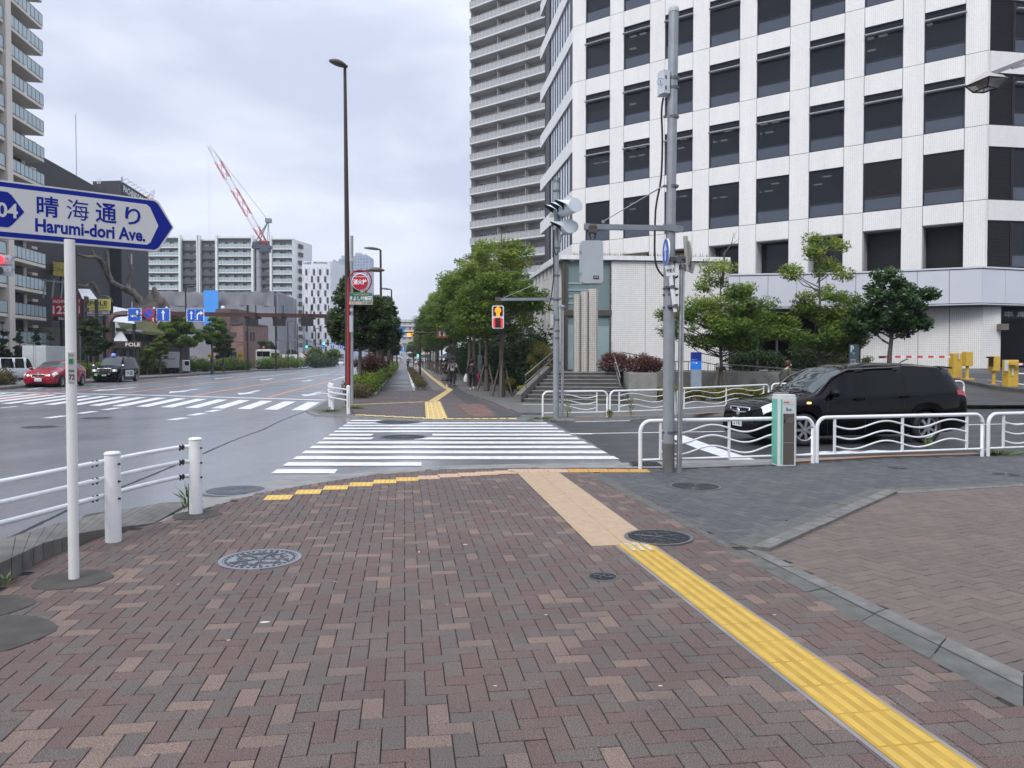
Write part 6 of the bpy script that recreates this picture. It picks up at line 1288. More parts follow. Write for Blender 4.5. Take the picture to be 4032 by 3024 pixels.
m = MB(); m.slab([L_(-.177, y, z) for y, z in ((.14, .03), (-.11, .03), (-.11, 1.02), (.14, 1.02))], .004, (-1, 0, 0)); m.slab([L_(x, -.151+(x+.14)*-.0, z) for x, z in ((-.134, .03), (-.096, .03), (-.096, 1.02), (-.134, 1.02))], .004, YF); m.build('green_panel', mat('cabinet_green', (.16, .52, .40), .4), t)
xr = Rm @ X1; m = MB(); put_text(m, '消火器', L_(-.03, -.158, .975), xr, UP, .09, .028, .02); m.build('red_lettering', mat('red_letters', (.55, .02, .03), .5), t)
m = MB(); put_text(m, 'FIRE EXTINGUISHER', L_(.02, -.158, .945), xr, UP, .17, .013); m.build('small_lettering', mat('grey_letters', (.4, .4, .4), .5), t)
m = MB(); put_text(m, 'k', L_(-.005, -.158, .87), xr, UP, .04, .055, .05); m.build('blue_mark', blue_s, t); m = MB(); m.lathe([(.022, -.0), (.022, -.002), (.0001, -.002)], L_(.043, -.156, .862), 14, 'Y'); m.build('green_mark', mat('green_dot', (.02, .35, .3), .5), t)
m = MB(); m.box(L_(-.07, -.16, .785), (.03, .012, .012)); m.box(L_(-.06, -.158, .70), (.012, .01, .07)); m.build('latch', black_mt, t)
m = MB(); 
for k in range(3): m.slab([L_(x, -.159, z) for x, z in ((-.04+k*.045, .66), (-.015+k*.045, .66), (.035+k*.045, .74), (.01+k*.045, .74))], .003, YF)
m.build('emblem', mat('emblem_grey', (.30, .29, .27), .3, .6), t)
# ---- blue information pillar, monument lamp etc
c = D(2740, 1524, 30.2); t = thing('information_pillar', 'slim information pillar, dark blue over bright blue over grey', 'sign', (c.x, c.y, 0)); w_ = .4
for n_, y0, y1, mt in (('dark_blue_top', 1387, 1421, mat('pillar_navy', (.01, .03, .25), .4)), ('bright_blue_band', 1421, 1455, mat('pillar_blue', (.02, .20, .75), .4)), ('grey_base', 1455, 1530, mat('pillar_grey', (.27, .32, .38), .45, var=.1, dirt=.15))):
    m = MB(); z1, z0 = D(0, y0, c.y).z, D(0, y1, c.y).z; m.box((c.x, c.y, (z0+z1)/2), (w_, .14, z1-z0)); m.build(n_, mt, t)
m = MB(); put_text(m, '→', D(2731, 1428, c.y-.08), X1, UP, .09, .06, .02); put_text(m, '豊洲センター', D(2736, 1416, c.y-.08), X1, UP, .22, .035); m.add([D(x, y, c.y-.08) for x, y in ((2737, 1430), (2744, 1425), (2745, 1433))], [(0, 2, 1)]); m.build('lettering', pure_w, t)
# ---- parking sign
t = thing('parking_sign', 'dark slate parking sign with a large white P above the wagon roof', 'sign', (D(3363, 1400, 29).x, 29, .3)); Y = 29
for n_, (x0, y0, x1, y1) in (('upper_panel', (3345, 1356, 3380, 1401)), ('lower_panel', (3344, 1403, 3379, 1470))):
    m = MB(); a, b = D(x0, y1, Y), D(x1, y0, Y); m.box(((a.x+b.x)/2, Y, (a.z+b.z)/2), (b.x-a.x, .1, b.z-a.z)); m.build(n_, mat('slate_sign', (.055, .085, .115), .5), t)
m = MB(); put_text(m, 'P', D(3356, 1374, Y-.06), X1, UP, .13, .25, .03); put_text(m, '←', D(3362, 1391, Y-.06), X1, UP, .1, .08, .02); put_text(m, '駐車場', D(3359, 1417, Y-.06), X1, UP, .2, .05); put_text(m, '進入車', D(3359, 1428, Y-.06), X1, UP, .22, .07, .02); m.build('lettering', mat('sign_pale', (.55, .58, .6), .5), t)
m = MB(); m.box((D(3363, 0, Y).x, Y+.1, .7), (.08, .08, 1.3)); m.build('post', black_mt, t)
# ---- yellow parking machines
ym = mat('machine_yellow', (.62, .40, .05), .4, var=.07, scale=5, dirt=.25, dcol=(.45, .28, .04), coat=.1)
def ybox(c, w, d, h, z0): m = MB(); m.box((c.x, c.y, z0+h/2), (w, d, h), .15); return m
def mach(name, label, x, ybot, ytop, Y, w, cat, stem=None, arm=None):
    c = D(x, ybot, Y); t = thing(name, label, cat, c, 0, 'yellow parking machines'); zt = D(x, ytop, Y).z
    if stem is None: ybox(c, w, .35, zt-c.z, c.z).build('case', ym, t, bevel=.02); m = MB(); m.box((c.x-w*.05, c.y, c.z+.03), (w*1.05, .42, .06), .15); m.build('foot', ym, t)
    else:
        zs = D(x, stem, Y).z; ybox(c, w, .3, zt-zs, zs).build('head', ym, t, bevel=.02); m = MB(); m.tube([c, c+UP*(zs-c.z)], .07, 12); m.build('stem', ym, t); m = MB(); m.box(c+UP*.05, (.42, .35, .1), .15); m.build('foot', ym, t)
    return t, c, zt
t, c, zt = mach('barrier_machine', 'tall yellow barrier box with a striped arm reaching left', 3761, 1490, 1391, 35.3, .44, 'barrier')
arr, arw = mat('arm_red', (.6, .04, .05), .4), mat('arm_white', (.8, .8, .8), .4)
def arm(t, x0, x1, y, Y, n): 
    for k in range(n):
        a, b = x0+(x1-x0)*k/n, x0+(x1-x0)*(k+1)/n; m = MB(); m.beam(D(a, y, Y-.3), D(b, y, Y-.3), .05, .09); m.build('arm_section', arw if k % 2 == 0 else arr, t)
arm(t, 3740, 3480, 1405, 35.3, 12); m = MB(); m.box(D(3472, 1406, 35), (.25, .08, .1)); m.build('arm_tip', black_mt, t); m = MB(); m.box(D(3777, 1402, 35.05), (.06, .02, .3)); m.build('sticker', face_w, t)
t, c, zt = mach('ticket_machine', 'yellow ticket machine head on a stem right of the barrier box', 3808, 1497, 1385, 34.2, .34, 'ticket machine', stem=1442)
t, c, zt = mach('ticket_machine', 'lower yellow ticket machine on a stem with a dark screen recess', 3912, 1521, 1402, 32.1, .34, 'ticket machine', stem=1461); m = MB(); m.box(D(3903, 1424, 31.9), (.16, .06, .4)); m.box(D(3899, 1407, 31.85), (.22, .2, .06)); m.build('screen', black_mt, t)
t, c, zt = mach('barrier_machine', 'yellow barrier machine with notices near the right frame edge', 3977, 1530, 1417, 31.2, .46, 'barrier'); arm(t, 4003, 4260, 1434, 31.2, 12); m = MB(); m.box(D(3963, 1440, 30.98), (.15, .02, .42)); m.box(D(3987, 1465, 30.98), (.07, .02, .28)); m.build('notice', face_w, t); m = MB(); m.box(D(3990, 1432, 30.9), (.3, .2, .1)); m.build('arm_mount', ym, t)
# ---- park lantern reaching in at the right
t = thing('street_lantern', 'grey box lantern with glass sides on an arm reaching in from the right', 'street lamp', (7.6, 10.6, 0)); Y = 9.5
tl_ = [D(3800, 342, Y-.1), D(3893, 277, Y+.25), D(3968, 305, Y+.15), D(3895, 302, Y-.35)]
top_c = D(3890, 318, Y); 
m = MB(); r0, r1 = [Vector(v) for v in (D(3801, 341, Y), D(3894, 301, Y-.28), D(3968, 306, Y+.05), D(3880, 330, Y+.35))], [Vector(v) for v in (D(3830, 322, Y+.05), D(3880, 279, Y-.05), D(3948, 293, Y+.08), D(3900, 300, Y+.25))]
m.add(r0+r1, [(4, 5, 6, 7), (0, 1, 5, 4), (1, 2, 6, 5), (2, 3, 7, 6), (3, 0, 4, 7), (3, 2, 1, 0)]); m.build('hood', mat('lantern_hood', (.42, .39, .37), .5, var=.05), t)
r2 = [Vector(v) for v in (D(3831, 364, Y), D(3889, 341, Y-.2), D(3931, 344, Y), D(3872, 365, Y+.2))]
m = MB(); m.add([v*1.0 for v in r0]+r2, [(0, 4, 5, 1), (1, 5, 6, 2), (2, 6, 7, 3), (3, 7, 4, 0), (4, 7, 6, 5)]); m.build('glass', glass_mat('lantern_glass', (.20, .20, .18), .1, see=.6, tint=(.7, .7, .68)), t)
m = MB()
for a, b in zip(r0, r2): m.tube([a, b], .009, 5)
for r in (r0, r2): m.tube(r+[r[0]], .010, 5)
m.build('glazing_bar', black_mt, t); m = MB(); m.lathe([(.001, -.1), (.04, -.05), (.045, .03), (.03, .1)], D(3872, 336, Y), 10, 'X'); m.build('bulb', mat('bulb_white', (.7, .7, .66), .3), t)
m = MB(); m.beam(D(3905, 290, Y), D(4120, 205, Y+.4), .045, .05); m.beam(D(4120, 205, Y+.4), D(4330, 125, Y+.8), .05, .06); m.beam(D(3985, 268, Y+.1), D(4100, 240, Y+.4), .02, .03); m.build('arm', mat('arm_paint', (.26, .25, .28), .5), t); m = MB(); e = D(4330, 125, Y+.8); m.tube([(e.x, e.y, 0), (e.x, e.y, e.z+.1)], .07, 14); m.build('post', mat('arm_paint', None) if False else MATS['arm_paint'], t)
# ---- corner across the road: lamp post, hydrant sign, guard rails
p = G(1371, 1590); t = thing('street_lamp', 'tall dark brown lamp post at the far corner with two lamp heads', 'street lamp', p); m = MB(); tp = D(1358, 268, p.y); q = Vector((p.x-.0, p.y, 0)); m.tube([q-UP*.02, q+UP*4, Vector((tp.x, p.y, tp.z))], [.115, .10, .055], 14); m.build('post', brown_mt, t)
hd = mat('lamp_head', (.075, .065, .05), .45)
def lamp_head(t, a, b, w, h):
    m = MB(); d = (b-a); n = 6; s = d.cross(UP).normalized(); rings = []
    for i in range(n+1): f_ = i/n; k = math.sin(PI*(.12+.76*f_)); rings.append((a+d*f_, w*k, h*k))
    vs = []; 
    for c, ww, hh_ in rings: vs += [c+s*ww*math.cos(x)+UP*(hh_*math.sin(x)*(1 if math.sin(x) > 0 else .35)) for x in [2*PI*j/10 for j in range(10)]]
    m.add(vs, [(i*10+j, i*10+(j+1) % 10, (i+1)*10+(j+1) % 10, (i+1)*10+j) for i in range(n) for j in range(10)]+[tuple(range(10))[::-1], tuple(range(n*10, n*10+10))], True); m.build('lamp_head', hd, t)
lamp_head(t, D(1368, 265, p.y), D(1297, 240, p.y-.3), .2, .16); lamp_head(t, D(1452, 1066, p.y), D(1512, 1066, p.y-.1), .2, .13)
m = MB(); m.beam(D(1374, 1070, p.y), D(1458, 1066, p.y), .06, .07); m.build('arm', brown_mt, t)
p = G(1384, 1592); t = thing('hydrant_sign', 'red post with a round red hydrant sign and a green advert board', 'sign', (p.x-.1, p.y, 0)); m = MB(); m.tube([(p.x-.12, p.y, 0), D(1372, 1120, p.y)], .05, 12); m.tube(smooth_path([D(*q, p.y) for q in ((1372, 1120), (1374, 1095), (1395, 1070), (1422, 1064), (1450, 1075), (1462, 1100), (1458, 1125), (1445, 1143), (1430, 1151))], 5), .026, 10); m.build('post', mat('hydrant_red', (.36, .02, .03), .45), t)
c = D(1418, 1110, p.y-.02); m = MB(); m.lathe([(.31, .03), (.31, 0), (.0001, 0)], c, 28, 'Y'); m.build('disc_rim', pure_w, t); m = MB(); m.lathe([(.287, -.004), (.0001, -.004)], c, 28, 'Y'); m.build('disc', mat('hydrant_disc', (.42, .012, .03), .4), t)
m = MB(); put_text(m, '消火栓', c+Vector((0, -.008, 0)), X1, UP, .50, .20, .035); put_text(m, 'FIRE HYDRANT', c+Vector((0, -.008, .19)), X1, UP, .38, .045, .01); m.build('disc_lettering', pure_w, t)
m = MB()
for a, b in (((1388, 1080), (1397, 1090)), ((1447, 1080), (1438, 1090)), ((1440, 1140), (1432, 1133))): m.tube([D(*a, p.y), D(*b, p.y)], .015, 6)
m.build('spoke', MATS['hydrant_red'], t)
a, b = D(1375, 1199, p.y), D(1467, 1153, p.y); m = MB(); m.box(((a.x+b.x)/2, p.y, (a.z+b.z)/2), (b.x-a.x, .05, b.z-a.z)); m.build('advert_board', mat('board_cream', (.60, .58, .48), .5), t); m = MB(); z0 = D(0, 1187, p.y).z; m.box(((a.x+b.x)/2, p.y-.03, (z0+b.z)/2), ((b.x-a.x)*.96, .01, (b.z-z0)*.95)); m.build('green_panel', mat('board_green', (.015, .13, .10), .5), t)
m = MB(); cx = (a.x+b.x)/2; put_text(m, 'きよし幼稚園', (cx, p.y-.04, D(0, 1175, p.y).z), X1, UP, .80, .17, .02); m.build('white_lettering', pure_w, t); m = MB(); put_text(m, '学校法人高橋学園', (cx+.02, p.y-.04, D(0, 1160, p.y).z), X1, UP, .55, .055); m.build('yellow_lettering', mat('letters_yellow', (.6, .6, .12), .5), t)
m = MB(); put_text(m, '☎ 東砂3丁目', (cx-.2, p.y-.04, D(0, 1192.5, p.y).z), X1, UP, .36, .07, .01); m.build('red_lettering', MATS['red_letters'], t); m = MB(); put_text(m, '3644-6809', (cx+.22, p.y-.04, D(0, 1192.5, p.y).z), X1, UP, .40, .07, .01); m.build('phone_number', black_mt, t)
p = G(1386, 1592); t = thing('grey_mast', 'galvanised mast with meter boxes right behind the hydrant post', 'pole', p); m = MB(); m.tube([p, Vector((p.x-.02, p.y+.2, D(0, 925, p.y).z))], .055, 12); m.build('shaft', galv, t); m = MB(); m.box(D(1384, 1275, p.y-.15), (.12, .16, .6)); m.box(D(1384, 1022, p.y-.1), (.13, .1, .12)); m.box(D(1384, 1220, p.y-.1), (.1, .1, .1)); m.build('box', sig_g, t); m = MB(); m.tube(smooth_path([D(*q, p.y-.1) for q in ((1388, 1262), (1403, 1275), (1402, 1300), (1390, 1308))], 5), .012, 6); m.build('cable', black_rub, t)
t = thing('corner_guard_rail', 'short white guard rail curving round the far corner', 'guard rail', G(1305, 1615)); pa, pb, pc_ = G(1372, 1631), G(1309, 1615), G(1300, 1602)
for q, hgt in ((pa, .82), (pb, .82), (pc_, .8)): m = MB(); m.tube([q, q+UP*hgt], .055, 16); m.lathe([(.06, 0), (.06, .02), (.03, .04), (.0001, .045)], q+UP*hgt, 14); m.build('post', white_paint, t)
for h in (.74, .58, .42): m = MB(); m.tube([v+UP*h for v in smooth_path([pa+Vector((-.05, 0, 0)), pa.lerp(pb, .5)+Vector((-.02, -.12, 0)), pb+Vector((-.1, 0, 0)), pb+Vector((-.16, .25, 0)), pc_+Vector((-.1, .1, 0))], 5)], .024, 8); m.build('rail', white_paint, t)
m = MB(); put_text(m, '歩行者自転車専用', pa+Vector((.012, -.057, .42)), UP*-1, X1, .42, .03, .01); m.build('lettering', mat('ink_grey', None) if False else MATS['ink_grey'], t)
# ---- paired cycle and walker signs
sb, sbr = mat('cycle_blue', (.08, .26, .60), .5), mat('walk_brown', (.20, .055, .035), .5)
def signT(label, x, yb, ytop, xl, xr, Yd, first=None):
    p = D(x, yb, Yd); t = thing('path_sign', label, 'sign', (p.x, Yd, 0), 0, 'paired path signs'); z = D(0, ytop+10, Yd).z; m = MB(); m.tube([(p.x, Yd, 0), (p.x, Yd, z+.25)], .075, 10); m.build('post', brown_mt, t)
    m = MB(); m.tube([D(xl, ytop+10, Yd), D(xr, ytop+10, Yd)], .04, 8); m.tube([(p.x-.25, Yd, z), (p.x+.25, Yd, z)], .09, 8); m.build('crossbar', brown_mt, t)
    for (xa, mt, nm) in ((xl-22, sb, 'cycle'), (xr+22 if xr-xl > 60 else xr+9, sbr, 'walker')):
        s = .44 if xr-xl > 60 else .44; c = D(xa, ytop+6, Yd-.05) if nm == 'cycle' or True else 0; c.z = z+.05; m = MB(); rbox(m, c, .88, .9, .04, .06); m.build(nm+'_panel', mt, t); m = MB()
        def man(o, k): 
            m.lathe([(.055*k, 0), (.055*k, -.002)], o+UP*.27*k, 8, 'Y')
            for q in (((-.08, .2), (.08, .2), (.06, -.05), (-.06, -.05)), ((-.06, -.05), (-.01, -.05), (-.02, -.32), (-.07, -.32)), ((.01, -.05), (.06, -.05), (.09, -.32), (.04, -.32)), ((-.08, .2), (-.05, .17), (-.13, -.02), (-.16, 0)), ((.08, .2), (.16, 0), (.13, -.02), (.05, .17))): m.poly([o+X1*a*k+UP*b*k for a, b in q])
        if nm == 'cycle':
            man(c+Vector((0, -.03, 0)), 1.1)
        else: man(c+Vector((.14, -.03, .02)), 1.05); man(c+Vector((-.2, -.03, -.08)), .75); m.beam(c+Vector((-.12, -.03, -.08)), c+Vector((.02, -.03, .03)), .02, .02)
        m.build('symbol', pure_w, t)
signT('nearest dark post with a blue cycle panel and a brown walkers panel', 1654, 1502, 1300, 1589, 1720, 59.0)
signT('second post along the path with blue and brown panels', 1628, 1450, 1365, 1610, 1650, 138)
signT('third and smallest visible blue and brown path sign', 1610, 1440, 1385, 1600, 1622, 260)
# ---- right walkway cabinets
for lab, x, x2, y0, y1, Yd in (('tall grey roadside cabinet between the tree stakes and the hedge', 1881, 1898, 1398, 1502, 56), ('narrow pale cabinet left of the taller grey one', 1853, 1860, 1398, 1470, 75)):
    a, b = D(x, y1, Yd), D(x2, y0, Yd); t = thing('utility_cabinet', lab, 'cabinet', ((a.x+b.x)/2, Yd, 0)); m = MB(); m.box(((a.x+b.x)/2, Yd+.15, b.z/2), (b.x-a.x, .3, b.z)); m.build('case', mat('cabinet_grey', (.30, .33, .34), .5, var=.05), t, bevel=.02); m = MB(); m.box(((a.x+b.x)/2, Yd-.01, b.z*.6), (.1, .02, .16)); m.tube([((a.x+b.x)/2, Yd+.1, b.z), ((a.x+b.x)/2, Yd+.1, b.z+.9)], .06, 8); m.build('fitting', galv, t)
t = thing('stone_bench', 'low dark stone bench under the right hand trees', 'bench', G(1910, 1512)); p = G(1912, 1515); m = MB(); m.box(p+UP*.42, (1.5, .5, .1)); m.build('seat', concrete_dk, t); m = MB(); m.box(p+UP*.18+X1*-.55, (.15, .4, .38)); m.box(p+UP*.18+X1*.55, (.15, .4, .38)); m.build('leg', concrete_dk, t)
# ---- sign gantry over the avenue
t = thing('sign_gantry', 'dark brown steel gantry spanning the avenue with arched left leg', 'gantry', (-28, 54, 0)); g0, g1, g2 = D(432, 1236, 65.5), D(1300, 1245, 73.0), D(1530, 1247, 76.5); m = MB()
m.beam(D(478, 1232, 66), g1, .36, .36); m.beam(g1, Vector((g2.x, g2.y, g1.z-.1)), .36, .36); m.build('beam', beam_mt, t)
m = MB()
for x in (690, 975, 1018, 1083, 1118, 1195, 1232, 1290): f_ = (x-478)/(1300-478); c = D(478, 1240, 66).lerp(g1, f_); m.box(D(x, 1241+f_*8, c.y), (.42, .42, .45))
m.build('beam_collar', beam_mt, t)
m = MB(); m.tube(smooth_path([Vector((g0.x, g0.y, 0)), Vector((g0.x, g0.y, 2.5)), D(428, 1285, 65.5), D(440, 1250, 65.6), D(462, 1238, 65.8), D(500, 1235, 66)], 5), .25, 4, smooth=False); m.tube([Vector((g2.x, g2.y, 0)), Vector((g2.x, g2.y, g1.z))], .2, 4, smooth=False); m.build('leg', beam_mt, t)
for k, x in enumerate((992, 1099.5, 1209.5, 1309)):
    f_ = (x-478)/(1300-478); Yc = 66+7*f_; t = thing('gantry_signal_box', ('leftmost', 'second', 'third', 'rightmost')[k]+' of four black boxes hanging under the gantry', 'sign back', D(x, 1268, Yc), 0, 'black boxes under the gantry'); m = MB(); a, b = D(x-24, 1284, Yc-.3), D(x+24, 1252, Yc-.3); m.box(((a.x+b.x)/2, Yc-.3, (a.z+b.z)/2), (b.x-a.x, .15, b.z-a.z)); m.build('box', black_mt, t); m = MB()
    for s in (-15, 15): m.tube([D(x+s, 1202, Yc-.35), D(x+s, 1280, Yc-.35)], .05, 5)
    m.build('hanger', black_mt, t)
def lane_sign(lab, x0, y0, x1, y1, Yd, kind):
    t = thing('lane_sign', lab, 'sign', D((x0+x1)/2, y1, Yd), 0, 'blue lane signs'); a, b = D(x0, y1, Yd), D(x1, y0, Yd); c = (a+b)/2; W, H = b.x-a.x, b.z-a.z; m = MB(); m.box(c, (W, .06, H)); m.build('panel', pure_w, t); m = MB(); m.box(c+Vector((0, -.034, 0)), (W*.95, .01, H*.95)); m.build('blue_face', blue_m, t)
    m = MB(); o = c+Vector((0, -.045, 0)); s = min(W, H)
    def ar(cx, cz, k=1.): m.poly([o+X1*(cx+x*s*k)+UP*(cz+z*s*k) for x, z in ((-.055, -.4), (.055, -.4), (.055, .12), (.16, .12), (0, .4), (-.16, .12), (-.055, .12))])
    if kind == 'up': ar(0, 0)
    elif kind == 'left':
        ar(.22*s, .08*s, .75); m.poly([o+X1*x*s+UP*z*s for x, z in ((.18, -.25), (.26, -.25), (.26, -.05), (.1, -.02), (-.1, -.02), (-.1, .06), (-.34, -.07), (-.1, -.2), (-.1, -.12), (.1, -.12), (.18, -.15))])
    elif kind == 'turn': ar(.1*s, -.1*s, .5); m.poly([o+X1*x*s+UP*z*s for x, z in ((.16, -.2), (.16, .1), (.05, .2), (-.1, .2), (-.1, .3), (-.34, .15), (-.1, 0), (-.1, .1), (.02, .1), (.06, .05), (.06, -.2))])
    else:
        ar(-W*.22, 0, .85); m.poly([o+X1*(W*.22+x*s)+UP*z*s for x, z in ((-.2, -.38), (-.1, -.38), (-.1, -.05), (-.02, .08), (.1, .1), (.1, -.02), (.32, .17), (.1, .36), (.1, .24), (-.08, .2), (-.2, .02))])
        for k in range(4): m.box(o+UP*(-.36+.24*k)*s, (.03*s, .004, .12*s))
    for sx in (-1, 1):
        for k in range(4): m.box(o+X1*sx*W*.455+UP*(-.36+.24*k)*H, (.035*s, .004, .12*H))
    m.build('arrow', pure_w, t); return t
lane_sign('blue lane sign with a left turn and straight arrow, leftmost on the gantry', 503, 1214, 557, 1265, 65, 'left')
lane_sign('blue lane sign with one straight arrow right of the no parking disc', 617, 1214, 670, 1265, 65.8, 'up')
lane_sign('wide blue lane sign with straight and right turn arrows', 735, 1216, 804, 1266, 66.8, 'both')
lane_sign('small far blue sign with a left arrow near the green light', 1262, 1358, 1279, 1373, 190, 'turn')
lane_sign('small far blue sign with a straight arrow, nearer the lamp post of two', 1337, 1357, 1352, 1373, 190, 'up')
lane_sign('small far blue sign with a straight arrow, farther left of two', 1301, 1357, 1316, 1373, 190, 'up')
t, u, v, n_, cir = round_sign('no_parking_sign', 'round blue no parking disc with red ring between two blue lane signs', D(584.5, 1234.5, 65.5), .51, (0, -1, 0), None, mat('np_red', (.50, .03, .06), .4)); m = MB(); m.poly(cir(.40, .01)); m.build('blue_face', blue_m, t); m = MB(); c = D(584.5, 1234.5, 65.46); m.beam(c+Vector((-.29, 0, .29)), c+Vector((.29, 0, -.29)), .01, .09); m.build('red_slash', MATS['np_red'], t)
t = thing('gantry_floodlight', 'white ball lamps on top of the gantry signs', 'lamp', D(615, 1214, 65.5)); m = MB()
for q in ((607, 1214), (656, 1212)): m.lathe([(.001, .1), (.08, .07), (.11, 0), (.08, -.07), (.001, -.1)], D(*q, 65), 10)
m.build('lamp', pure_w, t); m = MB(); m.tube([D(345, 1237, 64), D(560, 1241, 64.5)], .04, 6); m.tube([D(345, 1262, 64), D(420, 1240, 64)], .035, 6); m.build('bracket_arm', black_mt, t)
# ---- poles and lamps along the avenue
def pole(name, label, x, yt, yb, Yd, r, mt, cat='pole', head=0, group=None, boxes=()):
    p = D(x, yb, Yd); t = thing(name, label, cat, (p.x, Yd, 0), 0, group); m = MB(); zt = D(x, yt, Yd).z; m.tube([(p.x, Yd, 0), (p.x-.05, Yd, zt)], [r, r*.7], 8); m.build('post', mt, t)
    if head: lamp_head(t, Vector((p.x-.05, Yd, zt)), Vector((p.x-.05+head, Yd-.1, zt+.12)), abs(head)*.2, abs(head)*.13)
    for y, h in boxes: m = MB(); m.box(D(x, y, Yd-.1), (.25, .2, h)); m.build('box', black_mt, t)
pole('utility_pole', 'thin dark brown pole just right of the street name post', 307, 955, 1420, 68, .15, brown_mt)
pole('utility_pole', 'black pole with a white junction box carrying a wire arm', 341, 1166, 1420, 64, .15, black_mt, boxes=((1180, .5), (1220, .35)))
gl_ = 'lamp posts along the avenue'
pole('street_lamp', 'dark lamp post rising from the median trees before the blue sheet', 735, 1131, 1420, 90, .12, brown_mt, 'street lamp', 1.2, gl_)
pole('street_lamp', 'dark post in front of the leftmost black gantry box', 976, 1201, 1420, 110, .13, brown_mt, 'street lamp', 0, gl_)
pole('street_lamp', 'thin lamp post between second and third black gantry boxes', 1135, 1266, 1418, 140, .12, brown_mt, 'street lamp', 1.0, gl_)
pole('street_lamp', 'thin lamp post by the angular canopy', 1173, 1276, 1418, 150, .12, brown_mt, 'street lamp', 1.0, gl_)
pole('street_lamp', 'thin dark post below the second black gantry box', 1087, 1285, 1418, 120, .13, black_mt, 'street lamp', 0, gl_)
pole('street_lamp', 'far thin post before the white hotel ground floor', 1244, 1295, 1418, 170, .12, brown_mt, 'street lamp', 1.0, gl_)
pole('street_lamp', 'lamp post rising behind the camphor tree with its head to the left', 1503, 984, 1560, 62, .12, brown_mt, 'street lamp', -1.3, gl_)
pole('street_lamp', 'second lamp post beyond the camphor tree, half as tall', 1544, 1141, 1420, 95, .12, brown_mt, 'street lamp', -1.3, gl_)
pole('street_lamp', 'third and smallest lamp post beyond the camphor tree', 1563, 1226, 1420, 135, .12, brown_mt, 'street lamp', -1.3, gl_)
for lab, x, y, Yd in (('far green traffic light left of the two on the avenue', 1209, 1365, 185), ('far green traffic light above the small blue left arrow sign', 1277, 1352, 185), ('tiny green traffic light between the far path signs', 1646, 1400, 210)):
    t = thing('traffic_light', lab, 'traffic light', D(x, y, Yd), 0, 'far green traffic lights'); c = D(x+6, y, Yd); m = MB(); m.box(c, (1.3, .2, .42)); m.build('housing', black_mt, t); m = MB(); m.lathe([(.24, -.12), (.0001, -.12)], c-X1*.42, 12, 'Y'); m.build('lamp', mat('green_light', (.03, 1, .6), .5, emit=3), t); m = MB(); m.tube([c+X1*.6, c+X1*3, Vector((c.x+3, c.y, 0))], .07, 5); m.build('post', brown_mt, t)
# pedestrian signal poking in at the left edge
t = thing('pedestrian_signal', 'grey pedestrian signal with a red lamp at the left edge of the frame', 'traffic light', D(20, 1040, 30)); Y = 30; m = MB()
for y in (1024, 1066): m.box(D(20, y, Y), (.5, .3, .38), .3); m.box(D(38, y, Y+.1), (.24, .26, .3), .3)
m.build('housing', sig_g, t)
for k, (y, mt) in enumerate(((1022, mat('lamp_red_lit', (1, .02, .03), .4, emit=2.2)), (1066, hood_in))): m = MB(); m.lathe([(.155, -.02), (.0001, -.02)], D(0, y, Y-.25), 16, 'Y'); m.build('lamp', mt, t)
m = MB(); 
for y in (1018, 1063): m.box(D(25, y, Y-.22), (.1, .1, .08)); m.lathe([(.07, -.02), (.07, .05)], D(50, y, Y), 8)
e = D(-70, 1045, Y); m.beam(D(0, 1045, Y+.15), e+Vector((0, .15, 0)), .08, .08); m.tube([(e.x, e.y+.15, 0), (e.x, e.y+.15, e.z+.5)], .09, 8); m.build('bracket', galv, t)
# small roadside items beyond the median hedge
t = thing('phone_booth', 'green framed telephone booth behind the median hedge', 'phone booth', D(911, 1417, 120)); Y = 120; a, b = D(894, 1420, Y), D(929, 1386, Y); m = MB()
for x in (a.x, (a.x+b.x)/2, b.x): m.box((x, Y, b.z/2), (.1, .1, b.z))
m.box(((a.x+b.x)/2, Y, b.z), (b.x-a.x, .9, .15)); m.build('frame', mat('booth_green', (.03, .10, .07), .5), t); m = MB(); m.box(((a.x+b.x)/2, Y+.2, b.z/2), ((b.x-a.x)*.95, .5, b.z*.93)); m.build('glazing', mat('booth_glass', (.10, .14, .16), .2, var=.6, scale=2), t)
board('menu_board', 'yellow framed menu board in front of the brick house', 'sign', 934, 1383, 956, 1416, 121, mat('menu_yellow', (.45, .28, .05), .5, var=.2, scale=2), [('営業中', .5, .5, .6, .3, ink)], posts=1)
board('parking_board', 'small yellow parking board under the median trees', 'sign', 817, 1394, 840, 1409, 112, mat('times_yellow', (.75, .5, .03), .5), [('Times', .5, .5, .8, .5, ink)], posts=1)
board('parking_board', 'small yellow board on a pole left of the phone booth', 'sign', 881, 1362, 897, 1374, 118, MATS['times_yellow'], [('P', .5, .5, .3, .7, ink)], posts=1)
for lab, x, y, r in (('small round red hydrant sign by the dark red pylon', 601, 1331, 11), ('small round red sign above the white coach', 1038, 1369, 6)):
    Yd = 84 if x < 700 else 124; t = thing('hydrant_sign', lab, 'sign', D(x, y, Yd), 0, 'small round red signs'); c = D(x, y, Yd); m = MB(); m.lathe([(r*Yd/F, .05), (r*Yd/F, 0), (.0001, 0)], c, 18, 'Y'); m.build('disc', mat('disc_pink', (.55, .08, .10), .5), t); m = MB(); put_text(m, '消火栓', c+Vector((0, -.02, 0)), X1, UP, r*1.5*Yd/F, r*.6*Yd/F, .02); m.build('lettering', pure_w, t); m = MB(); m.tube([(c.x-r*Yd/F, c.y+.1, 0), (c.x-r*Yd/F, c.y+.1, c.z)], .035, 6); m.build('post', galv, t)
